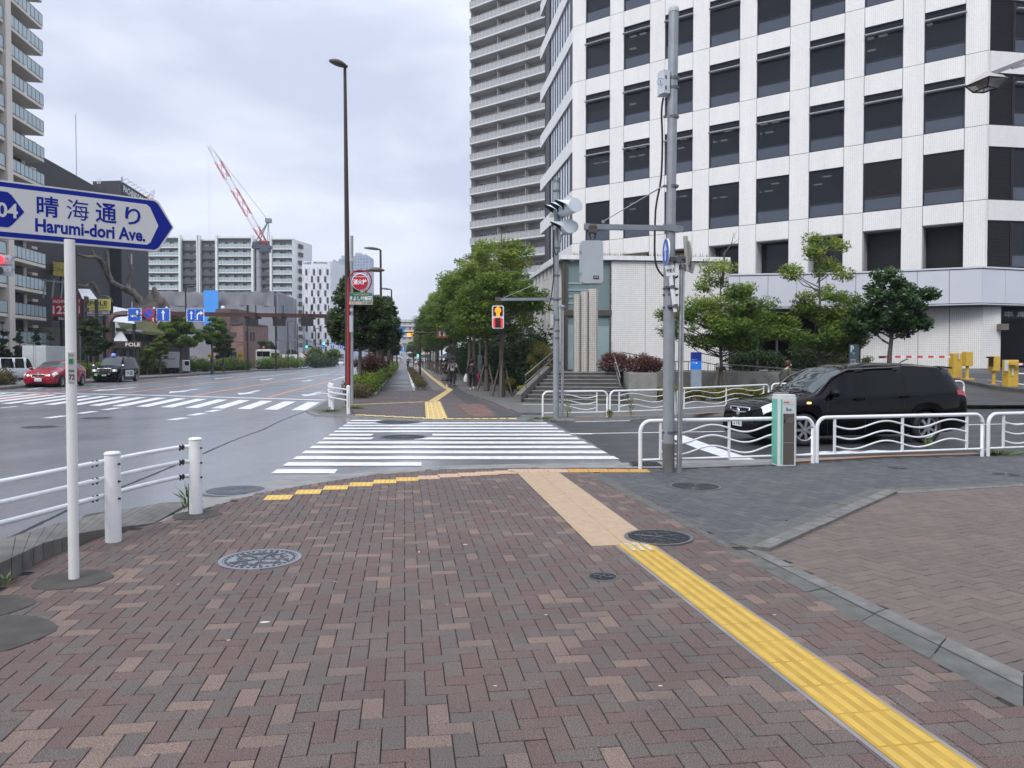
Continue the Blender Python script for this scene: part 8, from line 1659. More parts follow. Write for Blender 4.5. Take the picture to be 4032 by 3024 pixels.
def tree(name, label, loc, ell, trunk_h, tr, n_cl, cs, n_leaf, ll, lw, mt, seed, cat='tree', group=None, tone=(.1, .6), flat=.6, lean=(0, 0), stakes=False, limbs=.5, droop=.3, extra=None):
    t = thing(name, label, cat, loc, 0, group); cl = clumps(ell, n_cl, cs, seed, flat, tone)+(extra or []); R = random.Random(seed); m = MB()
    top = max(e[2]+e[5]*.55 for e in ell); n = 8; path = [Vector((lean[0]*i/n+R.uniform(-.04, .04)*(i > 1), lean[1]*i/n+R.uniform(-.04, .04)*(i > 1), top*i/n)) for i in range(n+1)]
    m.tube(path, [tr*1.25]+[max(.012, tr*(1-.85*(i/n))) for i in range(1, n+1)], 9)
    for c in cl:
        if R.random() > limbs: continue
        z0 = max(trunk_h*.8, min(c[2]-.35*abs(c[0])-.3, top*.9)); q = path[0].lerp(path[-1], z0/top); e = Vector(c[:3]); mid = q.lerp(e, .5)+Vector((R.uniform(-.1, .1), R.uniform(-.1, .1), R.uniform(-.25, .05)))
        m.tube([q, mid, e], [tr*.30, tr*.2, .008], 5)
    m.build('trunk', bark_m, t, False); leaves(cl, n_leaf, ll, lw, mt, t, seed, 'crown', droop)
    if stakes:
        wd = mat('stake_wood', (.13, .11, .09), .85, var=.25, scale=10, bump=.3); 
        for k in range(3): a = 2*PI*k/3+.4+seed; m = MB(); m.tube([(math.cos(a)*.52, math.sin(a)*.45, 0), (math.cos(a)*.14, math.sin(a)*.14, 1.35)], .045, 7); m.build('stake', wd, t, False)
        m = MB(); m.lathe([(.17, 1.2), (.18, 1.28), (.17, 1.34)], n=10); m.build('tie', black_rub, t, False)
    return t
# right hand walkway row
gR = 'street trees along the right walkway'; r0 = G(1976, 1562)
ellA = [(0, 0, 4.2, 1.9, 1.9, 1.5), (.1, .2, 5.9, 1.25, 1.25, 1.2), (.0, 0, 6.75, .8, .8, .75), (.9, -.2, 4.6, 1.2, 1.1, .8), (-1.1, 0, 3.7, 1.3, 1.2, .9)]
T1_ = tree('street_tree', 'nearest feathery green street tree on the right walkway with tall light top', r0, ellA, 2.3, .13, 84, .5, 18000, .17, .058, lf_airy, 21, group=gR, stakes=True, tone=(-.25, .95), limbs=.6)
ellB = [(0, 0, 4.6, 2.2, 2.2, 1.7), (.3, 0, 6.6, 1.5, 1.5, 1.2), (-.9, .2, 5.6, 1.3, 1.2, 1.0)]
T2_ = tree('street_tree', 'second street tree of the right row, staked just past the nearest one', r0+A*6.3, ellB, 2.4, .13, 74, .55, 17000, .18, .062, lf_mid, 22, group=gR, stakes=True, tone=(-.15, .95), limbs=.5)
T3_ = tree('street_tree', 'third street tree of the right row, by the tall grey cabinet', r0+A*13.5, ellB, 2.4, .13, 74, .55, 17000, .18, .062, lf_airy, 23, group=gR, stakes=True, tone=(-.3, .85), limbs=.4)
R8 = random.Random(8); names = ['fourth', 'fifth', 'sixth', 'seventh', 'eighth', 'ninth', 'tenth', 'eleventh', 'twelfth', 'thirteenth', 'fourteenth', 'fifteenth', 'sixteenth', 'seventeenth']
for k, nm in enumerate(names): place((T2_, T3_)[k % 2], False, r0+A*(20.5+7.4*k+R8.uniform(-.8, .8))+P*R8.uniform(-.5, .3), R8.uniform(0, 6), 1.08+R8.uniform(-.08, .12), nm+' street tree of the right row counting from the crossing', gR)
# left row beside the cycle path
gL = 'broadleaf trees along the cycle path'; l0 = D(1420, 1545, 38.5); l0.z = 0
ellC = [(-.05, 0, 3.7, 1.55, 1.4, 1.35), (-.2, 0, 4.9, .95, .95, .8), (.8, 0, 3.2, .85, .9, .8), (-.7, 0, 2.9, .75, .8, .7)]
T4_ = tree('broadleaf_tree', 'dense dark broadleaf tree directly behind the hydrant sign', l0, ellC, 1.8, .12, 75, .36, 14000, .20, .10, lf_dark, 31, group=gL, tone=(-.15, .98), flat=.8, limbs=.3, droop=.5)
for k, nm in enumerate(['second', 'third', 'fourth', 'fifth', 'sixth', 'seventh', 'eighth', 'ninth', 'tenth', 'eleventh', 'twelfth']): place(T4_, False, l0+A*(9+8.5*k)+P*R8.uniform(-.3, .3), R8.uniform(0, 6), 1.0+R8.uniform(-.05, .15), nm+' broadleaf tree of the row left of the cycle path', gL)
# bushes and hedges
def hedge(name, label, pts, wd, h, n, ll, lw, mt, seed, cat='hedge', tone=(.1, .8), group=None, size=None, rough=.25, base=0.):
    o = pts[0]; t = thing(name, label, cat, (o[0], o[1], base), 0, group); R = random.Random(seed); cl = []; tot = sum((Vector(b)-Vector(a)).length for a, b in zip(pts, pts[1:])); s = size or min(wd, h)*.42; cnt = max(6, int(tot*wd*h/(s**3)*.55)); cnt = min(cnt, 600)
    for _ in range(cnt):
        f = R.random()*tot
        for a, b in zip(pts, pts[1:]):
            a, b = Vector(a), Vector(b); L0_ = (b-a).length
            if f <= L0_: break
            f -= L0_
        d = (b-a).normalized(); nn = Vector((-d.y, d.x, 0)); p = a+d*f+nn*R.uniform(-.5, .5)*(wd-s)-Vector((o[0], o[1], 0)); hz = h*(1+rough*math.sin(f*2.1+seed)*.5+rough*R.uniform(-.4, .4)); z = R.uniform(s*.6, hz-s*.55)
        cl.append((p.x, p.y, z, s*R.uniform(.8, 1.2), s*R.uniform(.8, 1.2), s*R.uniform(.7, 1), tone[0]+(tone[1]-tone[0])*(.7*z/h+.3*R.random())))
    leaves(cl, n, ll, lw, mt, t, seed, 'foliage', .0, .45)
    m = MB(); R2 = random.Random(seed)
    for c in cl[::max(1, len(cl)//40)]: m.tube([(c[0]*1.0, c[1], 0), (c[0]+R2.uniform(-.1, .1), c[1], c[2])], .015, 4)
    m.build('stem', bark_m, t, False); return t
def round_bush(name, label, c, rx, rz, n, ll, lw, mt, seed, z0=0., tone=(.1, .8), group=None, cat='bush'):
    t = thing(name, label, cat, (c[0], c[1], z0), 0, group); cl = clumps([(0, 0, rz, rx*.8, rx*.8, rz*.85)], 60, rx*.28, seed, .8, tone); leaves(cl, n, ll, lw, mt, t, seed, 'foliage', .0, .4); m = MB()
    for k in range(6): m.tube([(0, 0, 0), (math.cos(k)*rx*.5, math.sin(k)*rx*.5, rz)], .02, 5)
    m.build('stem', bark_m, t, False); return t
hedge('conifer_hedge', 'tall dark conifer hedge behind the right row of trees', [(1.35, 35, 0), (-.3, 47, 0), (-3, 66, 0), (-9, 110, 0)], 1.2, 3.3, 26000, .30, .11, lf_con, 41, size=.55)
round_bush('topiary_bush', 'big rounded olive golden bush at the left of the stone stairs', (1.30, 33.9), .78, 1.1, 9000, .07, .045, leaf_mat('leaf_olive', (.06, .07, .015), (.13, .13, .035), (.24, .21, .06)), 42, .25)
round_bush('low_yellow_bush', 'low bright yellow green bush beside the stair parapet', (.62, 32.6), .42, .28, 2500, .08, .05, lf_gold, 43)
round_bush('low_yellow_bush', 'small yellow bush under the nearest street tree', (-.1, 37.5), .3, .4, 1500, .08, .05, lf_gold, 44)
round_bush('red_shrub', 'dark red leaved shrub on the planter beside the monument', (4.35, 32.6), .75, .42, 5000, .07, .045, lf_red, 45, TZ-.05, group='red shrubs on the planter')
round_bush('red_shrub', 'wide dark red shrub on the planter right of the handrail', (5.35, 31.6), .85, .38, 6000, .07, .045, lf_red, 46, TZ-.05, group='red shrubs on the planter')
hedge('clipped_hedge', 'low clipped yellow green hedge between fence and retaining wall', [(5.75, 30.3, 0), (9.5, 31.1, 0), (12.4, 31.8, 0)], 1.1, .62, 16000, .06, .04, lf_gold, 47, size=.26, rough=.12, tone=(-.1, .8))
hA = AP(A.dot(l0), 0); bedL = [AP(s0-5.5, fd-.75), AP(s0+9, fd-.75)]
hedge('path_hedge', 'bright green feathery hedge at the near end of the cycle path', bedL, 1.5, .95, 13000, .12, .05, lf_hedge, 48, size=.32)
hedge('path_hedge', 'darker mixed hedge continuing along the left side of the cycle path', [AP(s0+9, fd-.75), AP(s0+130, fd-.75)], 1.5, 1.2, 20000, .22, .12, lf_mid, 49, size=.55)
hedge('dry_shrubs', 'brownish low shrubs at the tip of the bed behind the grey mast', [AP(s0-7.6, fd-.8), AP(s0-4.5, fd-.8)], 1.3, .55, 4000, .08, .04, lf_brown, 50, 'shrub', size=.25)
round_bush('red_brown_bush', 'large dark red brown bush under the dense broadleaf tree', tuple(AP(s0+4.5, fd-.9)[:2]), .85, .55, 5000, .08, .05, lf_red, 51, .85, tone=(-.2, .35))
round_bush('red_brown_bush', 'smaller dark red brown bush farther along the cycle path', tuple(AP(s0+13, fd-.6)[:2]), .8, .8, 4000, .09, .05, lf_red, 52, .5, tone=(-.2, .35))
hedge('planting_strip', 'strip of dry brownish shrubs between cycle path and walkway', [AP(s0+.3, fr+.55), AP(s0+14, fr+.5), AP(s0+80, fr+.45)], .75, .55, 14000, .10, .04, lf_brown, 53, 'shrub', size=.22, rough=.5, tone=(.1, .9))
med = [G(545, 1483, RZ), G(760, 1470, RZ), G(1005, 1460, RZ)]; off = P*-1.1
def mh(lab, ps, wd, h, n, ll, mt, seed, **k): return hedge('median_hedge', lab, [tuple(p+off) for p in ps], wd, h, n, ll, ll*.5, mt, seed, group='hedges on the median', **k)
mh('long bright green median hedge right of the taxi', med, 2.0, 1.75, 26000, .26, lf_hedge, 54, size=.75, tone=(-.1, .9))
mh('green median hedge between the red hatchback and the taxi', [G(330, 1500, RZ), G(430, 1492, RZ), G(545, 1484, RZ)], 1.8, 1.5, 7000, .2, lf_hedge, 55, size=.6)
mh('low rough grass and shrubs on the median at the left edge', [G(-300, 1560, RZ), G(0, 1531, RZ), G(110, 1521, RZ)], 1.6, .95, 8000, .16, lf_brown, 56, size=.35, rough=.6)
mh('dark green median hedge right of the coach', [G(1062, 1458, RZ), G(1205, 1449, RZ)], 2.2, 2.1, 8000, .35, lf_mid, 57, size=.9)
mh('far median bushes before the white hotel', [G(1246, 1449, RZ), G(1330, 1442, RZ)], 3, 3.2, 7000, .5, lf_dark, 58, size=1.3)
for k, (a, b) in enumerate((((-300, 1566), (100, 1526)), ((100, 1526), (600, 1490)), ((600, 1490), (1011, 1462)), ((1058, 1461), (1210, 1452)))):
    p, q = G(*a, RZ)+UP*.06, G(*b, RZ)+UP*.06; m = MB(); m.beam(p, q, .2, .2); m.prism([(v.x, v.y) for v in (p, q, q+P*-3.5, p+P*-3.5)], RZ, .1); struct(m.build('median_kerb', MATS['kerb_stone']))
# avenue trees by photo position
def pt(name, label, x, yt, yb, wpx, Yd, mt, seed, nl=9000, ls=.3, group=None, con=False, tone=(.1, .75), zb=.3):
    zt = D(x, yt, Yd).z; z0 = zt*zb if not con else .3; w_ = wpx*Yd/F/2; loc = D(x, yb, Yd); loc.z = 0
    ell = [(0, 0, (zt+z0)/2, w_, w_, (zt-z0)/2*.9)] if not con else [(0, 0, z0+(zt-z0)*f, w_*(1.05-f), w_*(1.05-f), (zt-z0)*.16) for f in (.15, .32, .5, .68, .85)]
    if not con: R = random.Random(seed); ell += [(R.uniform(-.6, .6)*w_, 0, (zt+z0)/2+R.uniform(-.3, .4)*(zt-z0)/2, w_*.55, w_*.55, (zt-z0)*.25) for _ in range(4)]
    return tree(name, label, loc, ell, z0, max(.1, zt*.025), 60, w_*.27, nl, ls, ls*.45, mt, seed, group=group, tone=tone, limbs=.25)
gA = 'trees beyond the median'
for k, (x, yt) in enumerate(((14, 1262), (79, 1284), (142, 1286), (196, 1290))): pt('conifer_tree', ('first', 'second', 'third', 'fourth')[k]+' dark conifer from the left edge below the apartment tower', x, yt, 1420, 66, 74, lf_con, 60+k, 7000, .24, 'conifers below the apartment tower', True)
pt('street_tree', 'dark tree between the black pole and the arched gantry leg', 372, 1240, 1420, 118, 62, lf_con, 65, 10000, .24, gA, tone=(.2, .9))
pt('street_tree', 'big spreading green tree left of the blue sheet', 712, 1228, 1425, 150, 84, lf_mid, 66, 14000, .3, gA, zb=.38)
pt('street_tree', 'green tree right of the big spreading one with a forked trunk', 836, 1232, 1425, 95, 88, lf_mid, 67, 11000, .3, gA, zb=.45)
pt('street_tree', 'round dark tree in front of the brown clad building', 880, 1305, 1425, 80, 98, lf_dark, 68, 7000, .3, gA, tone=(.2, .9))
pt('street_tree', 'small bright tree by the dark red pylon sign', 630, 1316, 1425, 62, 80, lf_hedge, 69, 5000, .25, gA)
pt('street_tree', 'low bright trees below the shop fascia', 580, 1352, 1425, 66, 79, lf_hedge, 70, 5000, .25, gA)
pt('street_tree', 'small round dark tree before the grey sheeting', 1051, 1334, 1425, 60, 150, lf_dark, 71, 5000, .45, gA, tone=(.2, .9))
pt('street_tree', 'dark low tree left of the first green traffic light', 1150, 1372, 1425, 40, 230, lf_dark, 72, 4000, .45, gA)
pt('street_tree', 'dark trees behind the small far lane signs', 1245, 1368, 1425, 60, 165, lf_mid, 73, 4000, .5, gA)
pt('street_tree', 'far low green trees left of the lamp post base', 1310, 1372, 1425, 50, 175, lf_mid, 74, 4000, .5, gA)
pt('street_tree', 'far tree at the very end of the cycle path', 1630, 1334, 1420, 60, 230, lf_mid, 75, 4000, .7, gA)
# plaza trees on the right
def ploc(x, Yd): p = D(x, 1417, Yd); p.z = 0; return p
px_m = lambda n_, Yd: n_*Yd/F
g2 = 'plaza trees before the office'; q = ploc(2838, 31.0)
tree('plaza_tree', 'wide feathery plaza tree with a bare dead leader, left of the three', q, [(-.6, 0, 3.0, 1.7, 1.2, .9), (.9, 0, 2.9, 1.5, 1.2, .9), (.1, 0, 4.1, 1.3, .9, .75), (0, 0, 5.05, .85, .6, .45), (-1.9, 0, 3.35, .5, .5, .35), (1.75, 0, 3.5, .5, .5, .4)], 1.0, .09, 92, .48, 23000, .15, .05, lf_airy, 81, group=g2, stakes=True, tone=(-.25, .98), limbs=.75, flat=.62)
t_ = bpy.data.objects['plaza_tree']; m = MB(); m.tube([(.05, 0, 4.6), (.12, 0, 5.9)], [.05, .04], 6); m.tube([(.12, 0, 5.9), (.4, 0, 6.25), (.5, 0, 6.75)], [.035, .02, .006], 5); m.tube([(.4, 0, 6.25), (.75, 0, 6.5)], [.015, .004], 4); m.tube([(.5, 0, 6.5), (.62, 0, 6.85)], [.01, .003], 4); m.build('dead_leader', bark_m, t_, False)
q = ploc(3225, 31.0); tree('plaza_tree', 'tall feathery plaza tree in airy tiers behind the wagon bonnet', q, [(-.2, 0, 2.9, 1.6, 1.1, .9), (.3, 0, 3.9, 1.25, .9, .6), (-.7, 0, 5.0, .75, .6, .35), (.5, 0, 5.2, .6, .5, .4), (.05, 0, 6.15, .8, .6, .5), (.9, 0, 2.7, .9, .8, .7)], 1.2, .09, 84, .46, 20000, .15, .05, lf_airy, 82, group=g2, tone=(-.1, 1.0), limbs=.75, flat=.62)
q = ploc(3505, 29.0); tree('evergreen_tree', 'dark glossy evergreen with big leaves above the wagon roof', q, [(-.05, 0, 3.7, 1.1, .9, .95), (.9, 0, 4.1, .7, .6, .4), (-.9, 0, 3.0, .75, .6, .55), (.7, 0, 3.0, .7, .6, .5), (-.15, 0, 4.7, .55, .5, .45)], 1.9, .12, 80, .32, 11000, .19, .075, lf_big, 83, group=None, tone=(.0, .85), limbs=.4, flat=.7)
for k, x in enumerate((3280, 3330, 3385)): tree('pale_shrub', ('leftmost', 'middle', 'rightmost')[k]+' of three thin shrubs with pale leaf edges by the parking sign', ploc(x, 33.5)+UP*.9, [(0, 0, 1.0, .4, .4, .9)], .2, .03, 22, .22, 1600, .09, .05, leaf_mat('leaf_varieg', (.07, .09, .04), (.16, .18, .08), (.45, .45, .28)), 84+k, 'shrub', 'thin pale shrubs', (.1, .95), limbs=.9)
hedge('understory_shrubs', 'dark shrubs under the plaza trees on the ramp edge', [tuple(D(2880, 1417, 35.5)), tuple(D(3260, 1417, 36.2))], .9, 1.15, 7000, .13, .06, lf_con, 88, 'shrub', size=.4, base=TZ-.1, tone=(.1, .9))
# weeds
for k, (lab, x, y, h, n) in enumerate((('green weed sprouting behind the end guard post', 742, 2012, .22, 60), ('tall weed at the kerb left of the far pole', 2237, 1648, .55, 70), ('tall green weed at the kerb before the planter wall', 2483, 1643, .5, 70), ('low weeds around the foot of the first far fence post', 2140, 1652, .12, 120), ('reddish weeds at the joint of two far fence panels', 2400, 1646, .15, 90), ('small weed at the kerb in front of the wagon rear wheel', 3652, 1783, .16, 40), ('ragged weeds at the kerb by the right fence joint', 3930, 1791, .1, 160), ('low weeds at the island tip by the curved rail', 1300, 1622, .3, 150), ('weeds around the base of the hydrant post', 1395, 1610, .35, 150), ('tiny weed at the foot of the raised kerb', 20, 2310, .06, 14))):
    t = thing('weed', lab, 'plant', G(x, y), 0, 'weeds at the kerbs'); R = random.Random(k); m = MB(); sp = .28 if 'low' in lab or 'ragged' in lab or 'around' in lab else .07
    for _ in range(n):
        a = R.uniform(0, 2*PI); b = Vector((R.gauss(0, sp), R.gauss(0, sp*.4), 0)); z = R.uniform(0, h) if sp < .1 else 0; e = b+Vector((math.cos(a), math.sin(a), 0))*R.uniform(.02, .07)+UP*(z+R.uniform(.3, 1)*min(h, .14)); s = Vector((-math.sin(a), math.cos(a), 0))*.011; o = Vector((b.x*.3, b.y*.3, z)); m.add([o, o.lerp(e, .5)+s, e, o.lerp(e, .5)-s], [(0, 1, 2, 3)])
    if sp < .1: m.tube([(0, 0, 0), (0, 0, h)], .006, 4)
    m.build('blades', mat('weed_green', (.10, .17, .035), .6, var=.3), t, False)
# ================================================================ people
import bmesh
def skin(name, pts, edges, root, mt, parent, sub=1):
    bm = bmesh.new(); ly = bm.verts.layers.skin.verify(); vs = {}
    for k, (co, r) in pts.items():
        v = bm.verts.new(co); r = r if hasattr(r, '__len__') else (r, r); v[ly].radius = r; v[ly].use_root = (k == root); vs[k] = v
    for a, b in edges: bm.edges.new((vs[a], vs[b]))
    me = bpy.data.meshes.new(name); bm.to_mesh(me); bm.free(); me.materials.append(mt); o = bpy.data.objects.new(name, me); COL.objects.link(o); o.parent = parent
    s = o.modifiers.new('skin', 'SKIN'); s.use_smooth_shade = True; q = o.modifiers.new('sub', 'SUBSURF'); q.levels = q.render_levels = sub; return o
skin_m = mat('skin', (.52, .33, .24), .5, var=.05); hair_m = mat('hair_black', (.012, .010, .010), .45)
def person(label, loc, face, H, legs, arms, top, low, shoe, hair=hair_m, skirt=False, sleeve=True, mask=False, bald=0, group=None, bend=0., toph=None):
    """local frame: +Y is where the person faces; legs: ((hip-relative foot y, lift), ...) left, right; arms: elbow and hand per side"""
    t = thing('person', label, 'person', loc, math.atan2(face[1], face[0])-PI/2, group, H/1.72); V = Vector
    pel = V((0, 0, .93)); ch = V((0, .02+bend, 1.27)); nk = V((0, .03+bend*1.5, 1.45)); hd = V((0, .05+bend*2, 1.60-abs(bend)*.2))
    J = {'pel': (pel, (.105, .08)), 'wa': (V((0, .01+bend*.5, 1.08)), (.10, .075)), 'ch': (ch, (.135, .09)), 'nk': (nk, .052), 'hd': (hd, (.078, .092)), 'tp': (hd+V((0, 0, .075)), (.072, .085)), 'nose': (hd+V((0, .098, -.01)), .014), 'chin': (hd+V((0, .045, -.075)), .045)}
    E = [('pel', 'wa'), ('wa', 'ch'), ('ch', 'nk'), ('nk', 'chin'), ('chin', 'hd'), ('hd', 'tp'), ('hd', 'nose')]; tops, topE = {}, []; lows, lowE = {}, []
    for i, s in ((0, -1), (1, 1)):
        fy, lift = legs[i]; n = 'lr'[i]; hip = V((s*.095, 0, .88)); ft = V((s*.10, fy, .08+lift)); kn = hip.lerp(ft, .5)+V((0, .05+lift*.6, 0)); toe = ft+V((s*.02, .15, -.05-lift*.25))
        for k, co, r in (('h', hip, .078), ('k', kn, .058), ('a', ft, .040), ('t', toe, .032)): J[k+n] = (co, r)
        E += [('pel', 'h'+n), ('h'+n, 'k'+n), ('k'+n, 'a'+n), ('a'+n, 't'+n)]
        el, ha = V(arms[i][0]), V(arms[i][1]); sh_ = ch+V((s*.19, 0, .12)); d = (ha-el).normalized()
        for k, co, r in (('s', sh_, .055), ('e', el, .042), ('w', ha, .028), ('p', ha+d*.05, (.036, .022))): J[k+n] = (co, r)
        E += [('ch', 's'+n), ('s'+n, 'e'+n), ('e'+n, 'w'+n), ('w'+n, 'p'+n)]; sd = d.orthogonal().normalized()
        for f in range(4): o = sd*(f-1.5)*.017; J['f%d%s' % (f, n)] = (ha+d*(.10-.006*abs(f-1.3))+o, .009); J['g%d%s' % (f, n)] = (ha+d*(.14-.01*abs(f-1.3))+o+V((0, .02, -.01)), .008); E += [('p'+n, 'f%d%s' % (f, n)), ('f%d%s' % (f, n), 'g%d%s' % (f, n))]
        J['th'+n] = (ha+d*.07+V((-s*.03, .03, 0)), .010); E.append(('p'+n, 'th'+n))
        tops['s'+n] = (sh_, .072); tops['e'+n] = (el, .058); tops['w'+n] = (el.lerp(ha, .93 if sleeve else .2), .045); topE += [('ch', 's'+n), ('s'+n, 'e'+n), ('e'+n, 'w'+n)]
        lows['h'+n] = (hip, .105); lows['k'+n] = (kn, .075); lows['a'+n] = (ft+V((0, 0, .03)), .060); lowE += [('pel', 'h'+n), ('h'+n, 'k'+n), ('k'+n, 'a'+n)]
        m = MB(); m.tube([ft+V((0, -.06, -.045)), ft+V((0, .03, -.03)), toe+V((0, -.02, .01)), toe+V((0, .05, .0))], [.045, .052, .045, .028], 8); m.build('shoe', shoe, t, False)
    skin('body', J, E, 'pel', skin_m, t)
    tops.update({'pel': (pel+V((0, 0, -.09)), (.165, .13)), 'wa': (J['wa'][0], (.145, .115)), 'ch': (ch, (.168, .125)), 'nk': (nk+V((0, -.01, -.03)), .07)}); skin('top', tops, [('pel', 'wa'), ('wa', 'ch'), ('ch', 'nk')]+topE, 'pel', top, t)
    if skirt: m = MB(); m.lathe([(.14, 1.02), (.19, .85), (.24, .55), (.27, .34), (.25, .34)], n=18, caps=False); m.build('skirt', low, t, False)
    else: lows['pel'] = (pel, (.145, .115)); skin('trousers', lows, lowE, 'pel', low, t)
    m = MB(); m.lathe([(.075, -.09), (.095, -.05), (.106, .02), (.10, .09), (.06, .135), (.0001, .145)], hd+V((0, -.034, .0)), 14); m.build('hair', hair, t, False)
    m = MB()
    for s in (-1, 1): m.lathe([(.011, 0), (.0001, .004)], hd+V((s*.032, .09, .018)), 8, 'Y')
    m.build('eyes', black_mt, t, False); m = MB()
    if mask: m.box(hd+V((0, .088, -.045)), (.10, .03, .075)); m.build('face_mask', pure_w, t, False, bevel=.01)
    else: m.box(hd+V((0, .088, -.052)), (.045, .012, .01)); m.build('mouth', mat('lips', (.35, .14, .12), .5), t, False)
    return t
dn = lambda s, y=.0: ((s*.27, -.02, 1.12), (s*.29, .06+y, .87)); toV = -A; blk_c = mat('cloth_black', (.02, .02, .022), .8); wht_c = mat('cloth_white', (.72, .72, .74), .8); gr_c = mat('cloth_grey', (.06, .055, .06), .85, var=.2)
gy = mat('skirt_grey', (.12, .105, .10), .85, var=.35, scale=14)
c = G(1782, 1521); t = person('person in a white long sleeved top with printed square and black trousers under the umbrella', c, (.1, -1), 1.74, ((.12, 0), (-.16, .10)), (((-.27, .05, 1.15), (-.12, .25, 1.22)), dn(1)), wht_c, blk_c, blk_c, mask=True)
m = MB(); m.box((0, .13, 1.17), (.10, .02, .13)); m.build('print', gr_c, t, False); m = MB()
for s in (-1, 1): m.tube([(s*.13, -.1, 1.42), (s*.14, .10, 1.35), (s*.15, .08, 1.15)], .012, 5)
m.box((0, -.2, 1.2), (.3, .16, .4)); m.build('backpack', blk_c, t, False)
c2 = G(1753, 1521); t = person('person in a dark top and long grey skirt carrying a black shoulder bag', c2, (.1, -1), 1.62, ((.1, 0), (-.1, .03)), (((-.27, .02, 1.15), (-.14, .2, 1.05)), ((.26, .06, 1.15), (.13, .26, 1.25))), gr_c, gy, wht_c, skirt=True, mask=True)
m = MB(); m.box((-.02, .2, .98), (.30, .12, .2)); m.tube([(-.15, .2, 1.05), (.1, .12, 1.42)], .012, 4); m.build('shoulder_bag', blk_c, t, False, bevel=.03)
def umbrella(label, apex, r, d, h, closed, mt, hand):
    t = thing('umbrella', label, 'umbrella', apex); m = MB(); n = 8
    if not closed:
        rings = [(r*f, -h*f*f) for f in (0.02, .35, .7, 1)]; vs = []
        for q, z in rings: vs += [Vector((math.cos(2*PI*(j+.5*0)/16)*q*(1-.06*(j % 2)), math.sin(2*PI*j/16)*q*(1-.06*(j % 2)), z)) for j in range(16)]
        m.add([Vector(apex)+v for v in vs], [(i*16+j, i*16+(j+1) % 16, (i+1)*16+(j+1) % 16, (i+1)*16+j) for i in range(3) for j in range(16)]); m.build('canopy', mt, t); m = MB()
        for j in range(8): a = 2*PI*j/8; m.tube([Vector(apex)+UP*-.02, Vector(apex)+Vector((math.cos(a)*r*.97, math.sin(a)*r*.97, -h-.01))], .006, 4)
        m.build('rib', galv, t)
    else: a, b = Vector(apex), Vector(hand); m.tube([a, a.lerp(b, .15), a.lerp(b, .55), a.lerp(b, .9), b], [.01, .035, .10, .13, .03], 9); m.build('canopy', mt, t)
    m = MB(); m.tube([Vector(apex)+UP*(.05 if not closed else 0), hand, Vector(hand)+UP*(-.1 if not closed else .12)], .009, 6); m.build('shaft', black_mt, t)
y = c.y; um = D(1762, 1391, y-.1); umbrella('open dark umbrella over the couple on the right walkway', um, .60, 1, .30, False, mat('umbrella_navy', (.038, .041, .052), .4), Vector((c.x-.12, y-.25, 1.25)))
c = G(1858, 1534); t = person('person seen from behind in a dark jacket, walking with bag and folded umbrella', c, (.05, 1), 1.66, ((.12, 0), (-.14, .06)), (dn(-1), dn(1)), mat('jacket_plum', (.055, .045, .052), .85, var=.2), blk_c, wht_c, bend=.02)
t = thing('carrier_bag', 'white plastic carrier bag held by the person in the dark jacket', 'bag', c+Vector((-.30, .05, .75))); m = MB(); m.tube([c+Vector((-.31, .05, .86)), c+Vector((-.32, .05, .72)), c+Vector((-.33, .05, .5)), c+Vector((-.33, .05, .42))], [.03, .09, .13, .10], 8); m.build('bag', wht_c, t); m = MB(); m.tube([c+Vector((-.36, .05, .8)), c+Vector((-.30, .05, .9)), c+Vector((-.26, .05, .8))], .008, 4); m.build('handle', wht_c, t)
umbrella('folded magenta umbrella hanging from the hand of the person in the dark jacket', c+Vector((.42, .1, .12)), .1, 1, .2, True, mat('umbrella_magenta', (.22, .01, .07), .5), c+Vector((.32, .08, .86)))
c = D(3092, 1417, 27.6); c.z = 0; person('person in a quilted olive vest with patterned sleeves walking behind the wagon', c, (.92, .3), 1.60, ((.1, 0), (-.1, .03)), (((-.27, -.05, 1.15), (-.26, .02, .92)), ((.28, .02, 1.14), (.27, .12, .92))), mat('vest_olive', (.06, .07, .055), .8, var=.3, scale=12), blk_c, blk_c, mat('hair_auburn', (.07, .02, .02), .5), mask=True, bend=.05)
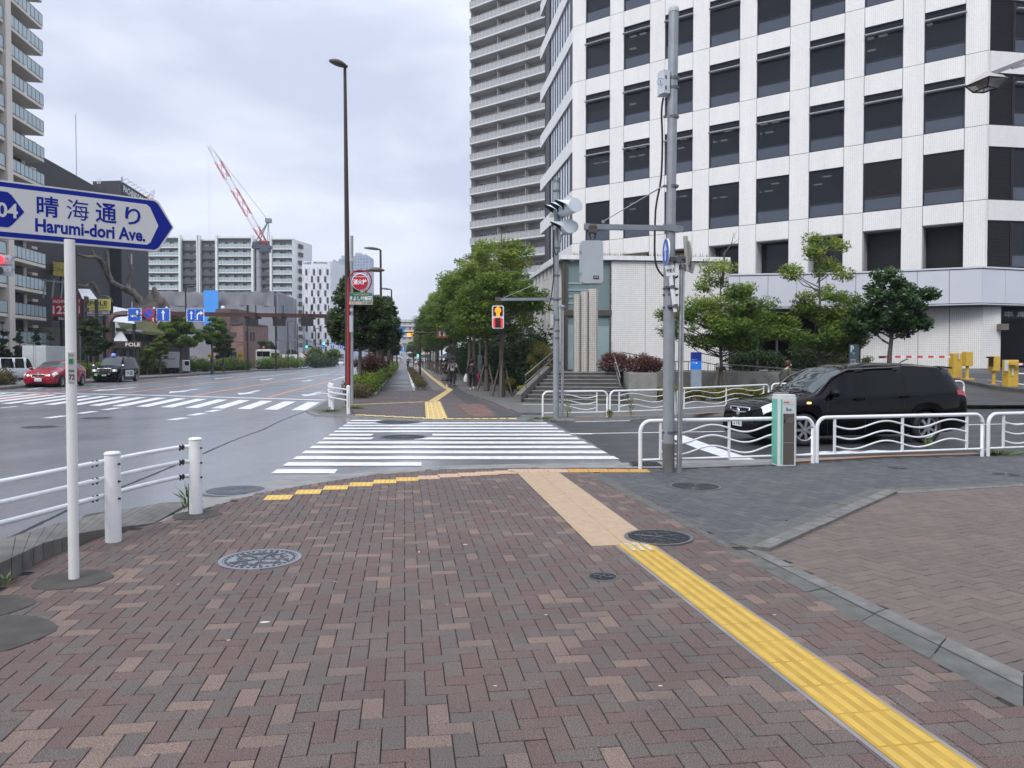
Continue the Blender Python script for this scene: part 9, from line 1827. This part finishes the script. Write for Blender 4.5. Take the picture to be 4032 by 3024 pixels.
c = G(1606, 1452); t = person('cyclist in a striped top riding away up the cycle path', c+UP*.12, (-.14, 1), 1.7, ((.12, .12), (.0, .05)), (((-.25, .2, 1.15), (-.25, .42, 1.05)), ((.25, .2, 1.15), (.25, .42, 1.05))), mat('top_navy', (.03, .04, .09), .8), blk_c, blk_c, bend=.05)
b_ = thing('bicycle', 'bicycle under the distant cyclist on the cycle path', 'bicycle', c, 0); m = MB()
for dy in (-.5, .55): m.lathe([(.33, -.015), (.35, -.015), (.35, .015), (.33, .015)], (0, dy, .35), 20, 'X', close=True)
m.build('wheel', black_rub, b_, False); m = MB(); m.tube([(0, -.5, .35), (0, -.05, .35), (0, .42, .85), (0, .55, .35)], .02, 5); m.tube([(0, -.15, .9), (0, -.05, .35)], .02, 5); m.tube([(-.28, .45, 1.0), (.28, .45, 1.0)], .015, 5); m.build('frame', black_mt, b_, False)
for k, (x, yb, H, lab, tp) in enumerate(((1638, 1446, 1.65, 'distant pedestrian in pale clothes, left of the two together', wht_c), (1647, 1446, 1.7, 'distant pedestrian in a brownish coat, right of the two together', mat('coat_brown', (.14, .09, .08), .8)), (1664, 1448, 1.75, 'distant pedestrian in a blue suit by the right hand trees', mat('suit_blue', (.02, .04, .10), .8)), (1694, 1449, 1.7, 'distant pedestrian in dark clothes against the tree trunks', blk_c))): person(lab, G(x, yb), (0, -1), H, ((.1, 0), (-.1, .02)), (dn(-1), dn(1)), tp, blk_c, blk_c)
# ================================================================ damp air
h = MB(); h.box((0, 560, 69), (2600, 1300, 142)); hz = bpy.data.materials.new('damp_air'); hz.use_nodes = True; nt = hz.node_tree; nt.nodes.clear(); o = nt.nodes.new('ShaderNodeOutputMaterial'); v = nt.nodes.new('ShaderNodeVolumePrincipled'); v.inputs['Color'].default_value = (.80, .86, .97, 1); v.inputs['Density'].default_value = .00032; v.inputs['Anisotropy'].default_value = .2; nt.links.new(v.outputs[0], o.inputs['Volume'])
tag(h.build('haze', hz), 'thin pale damp air over the far end of the avenue', kind='stuff')
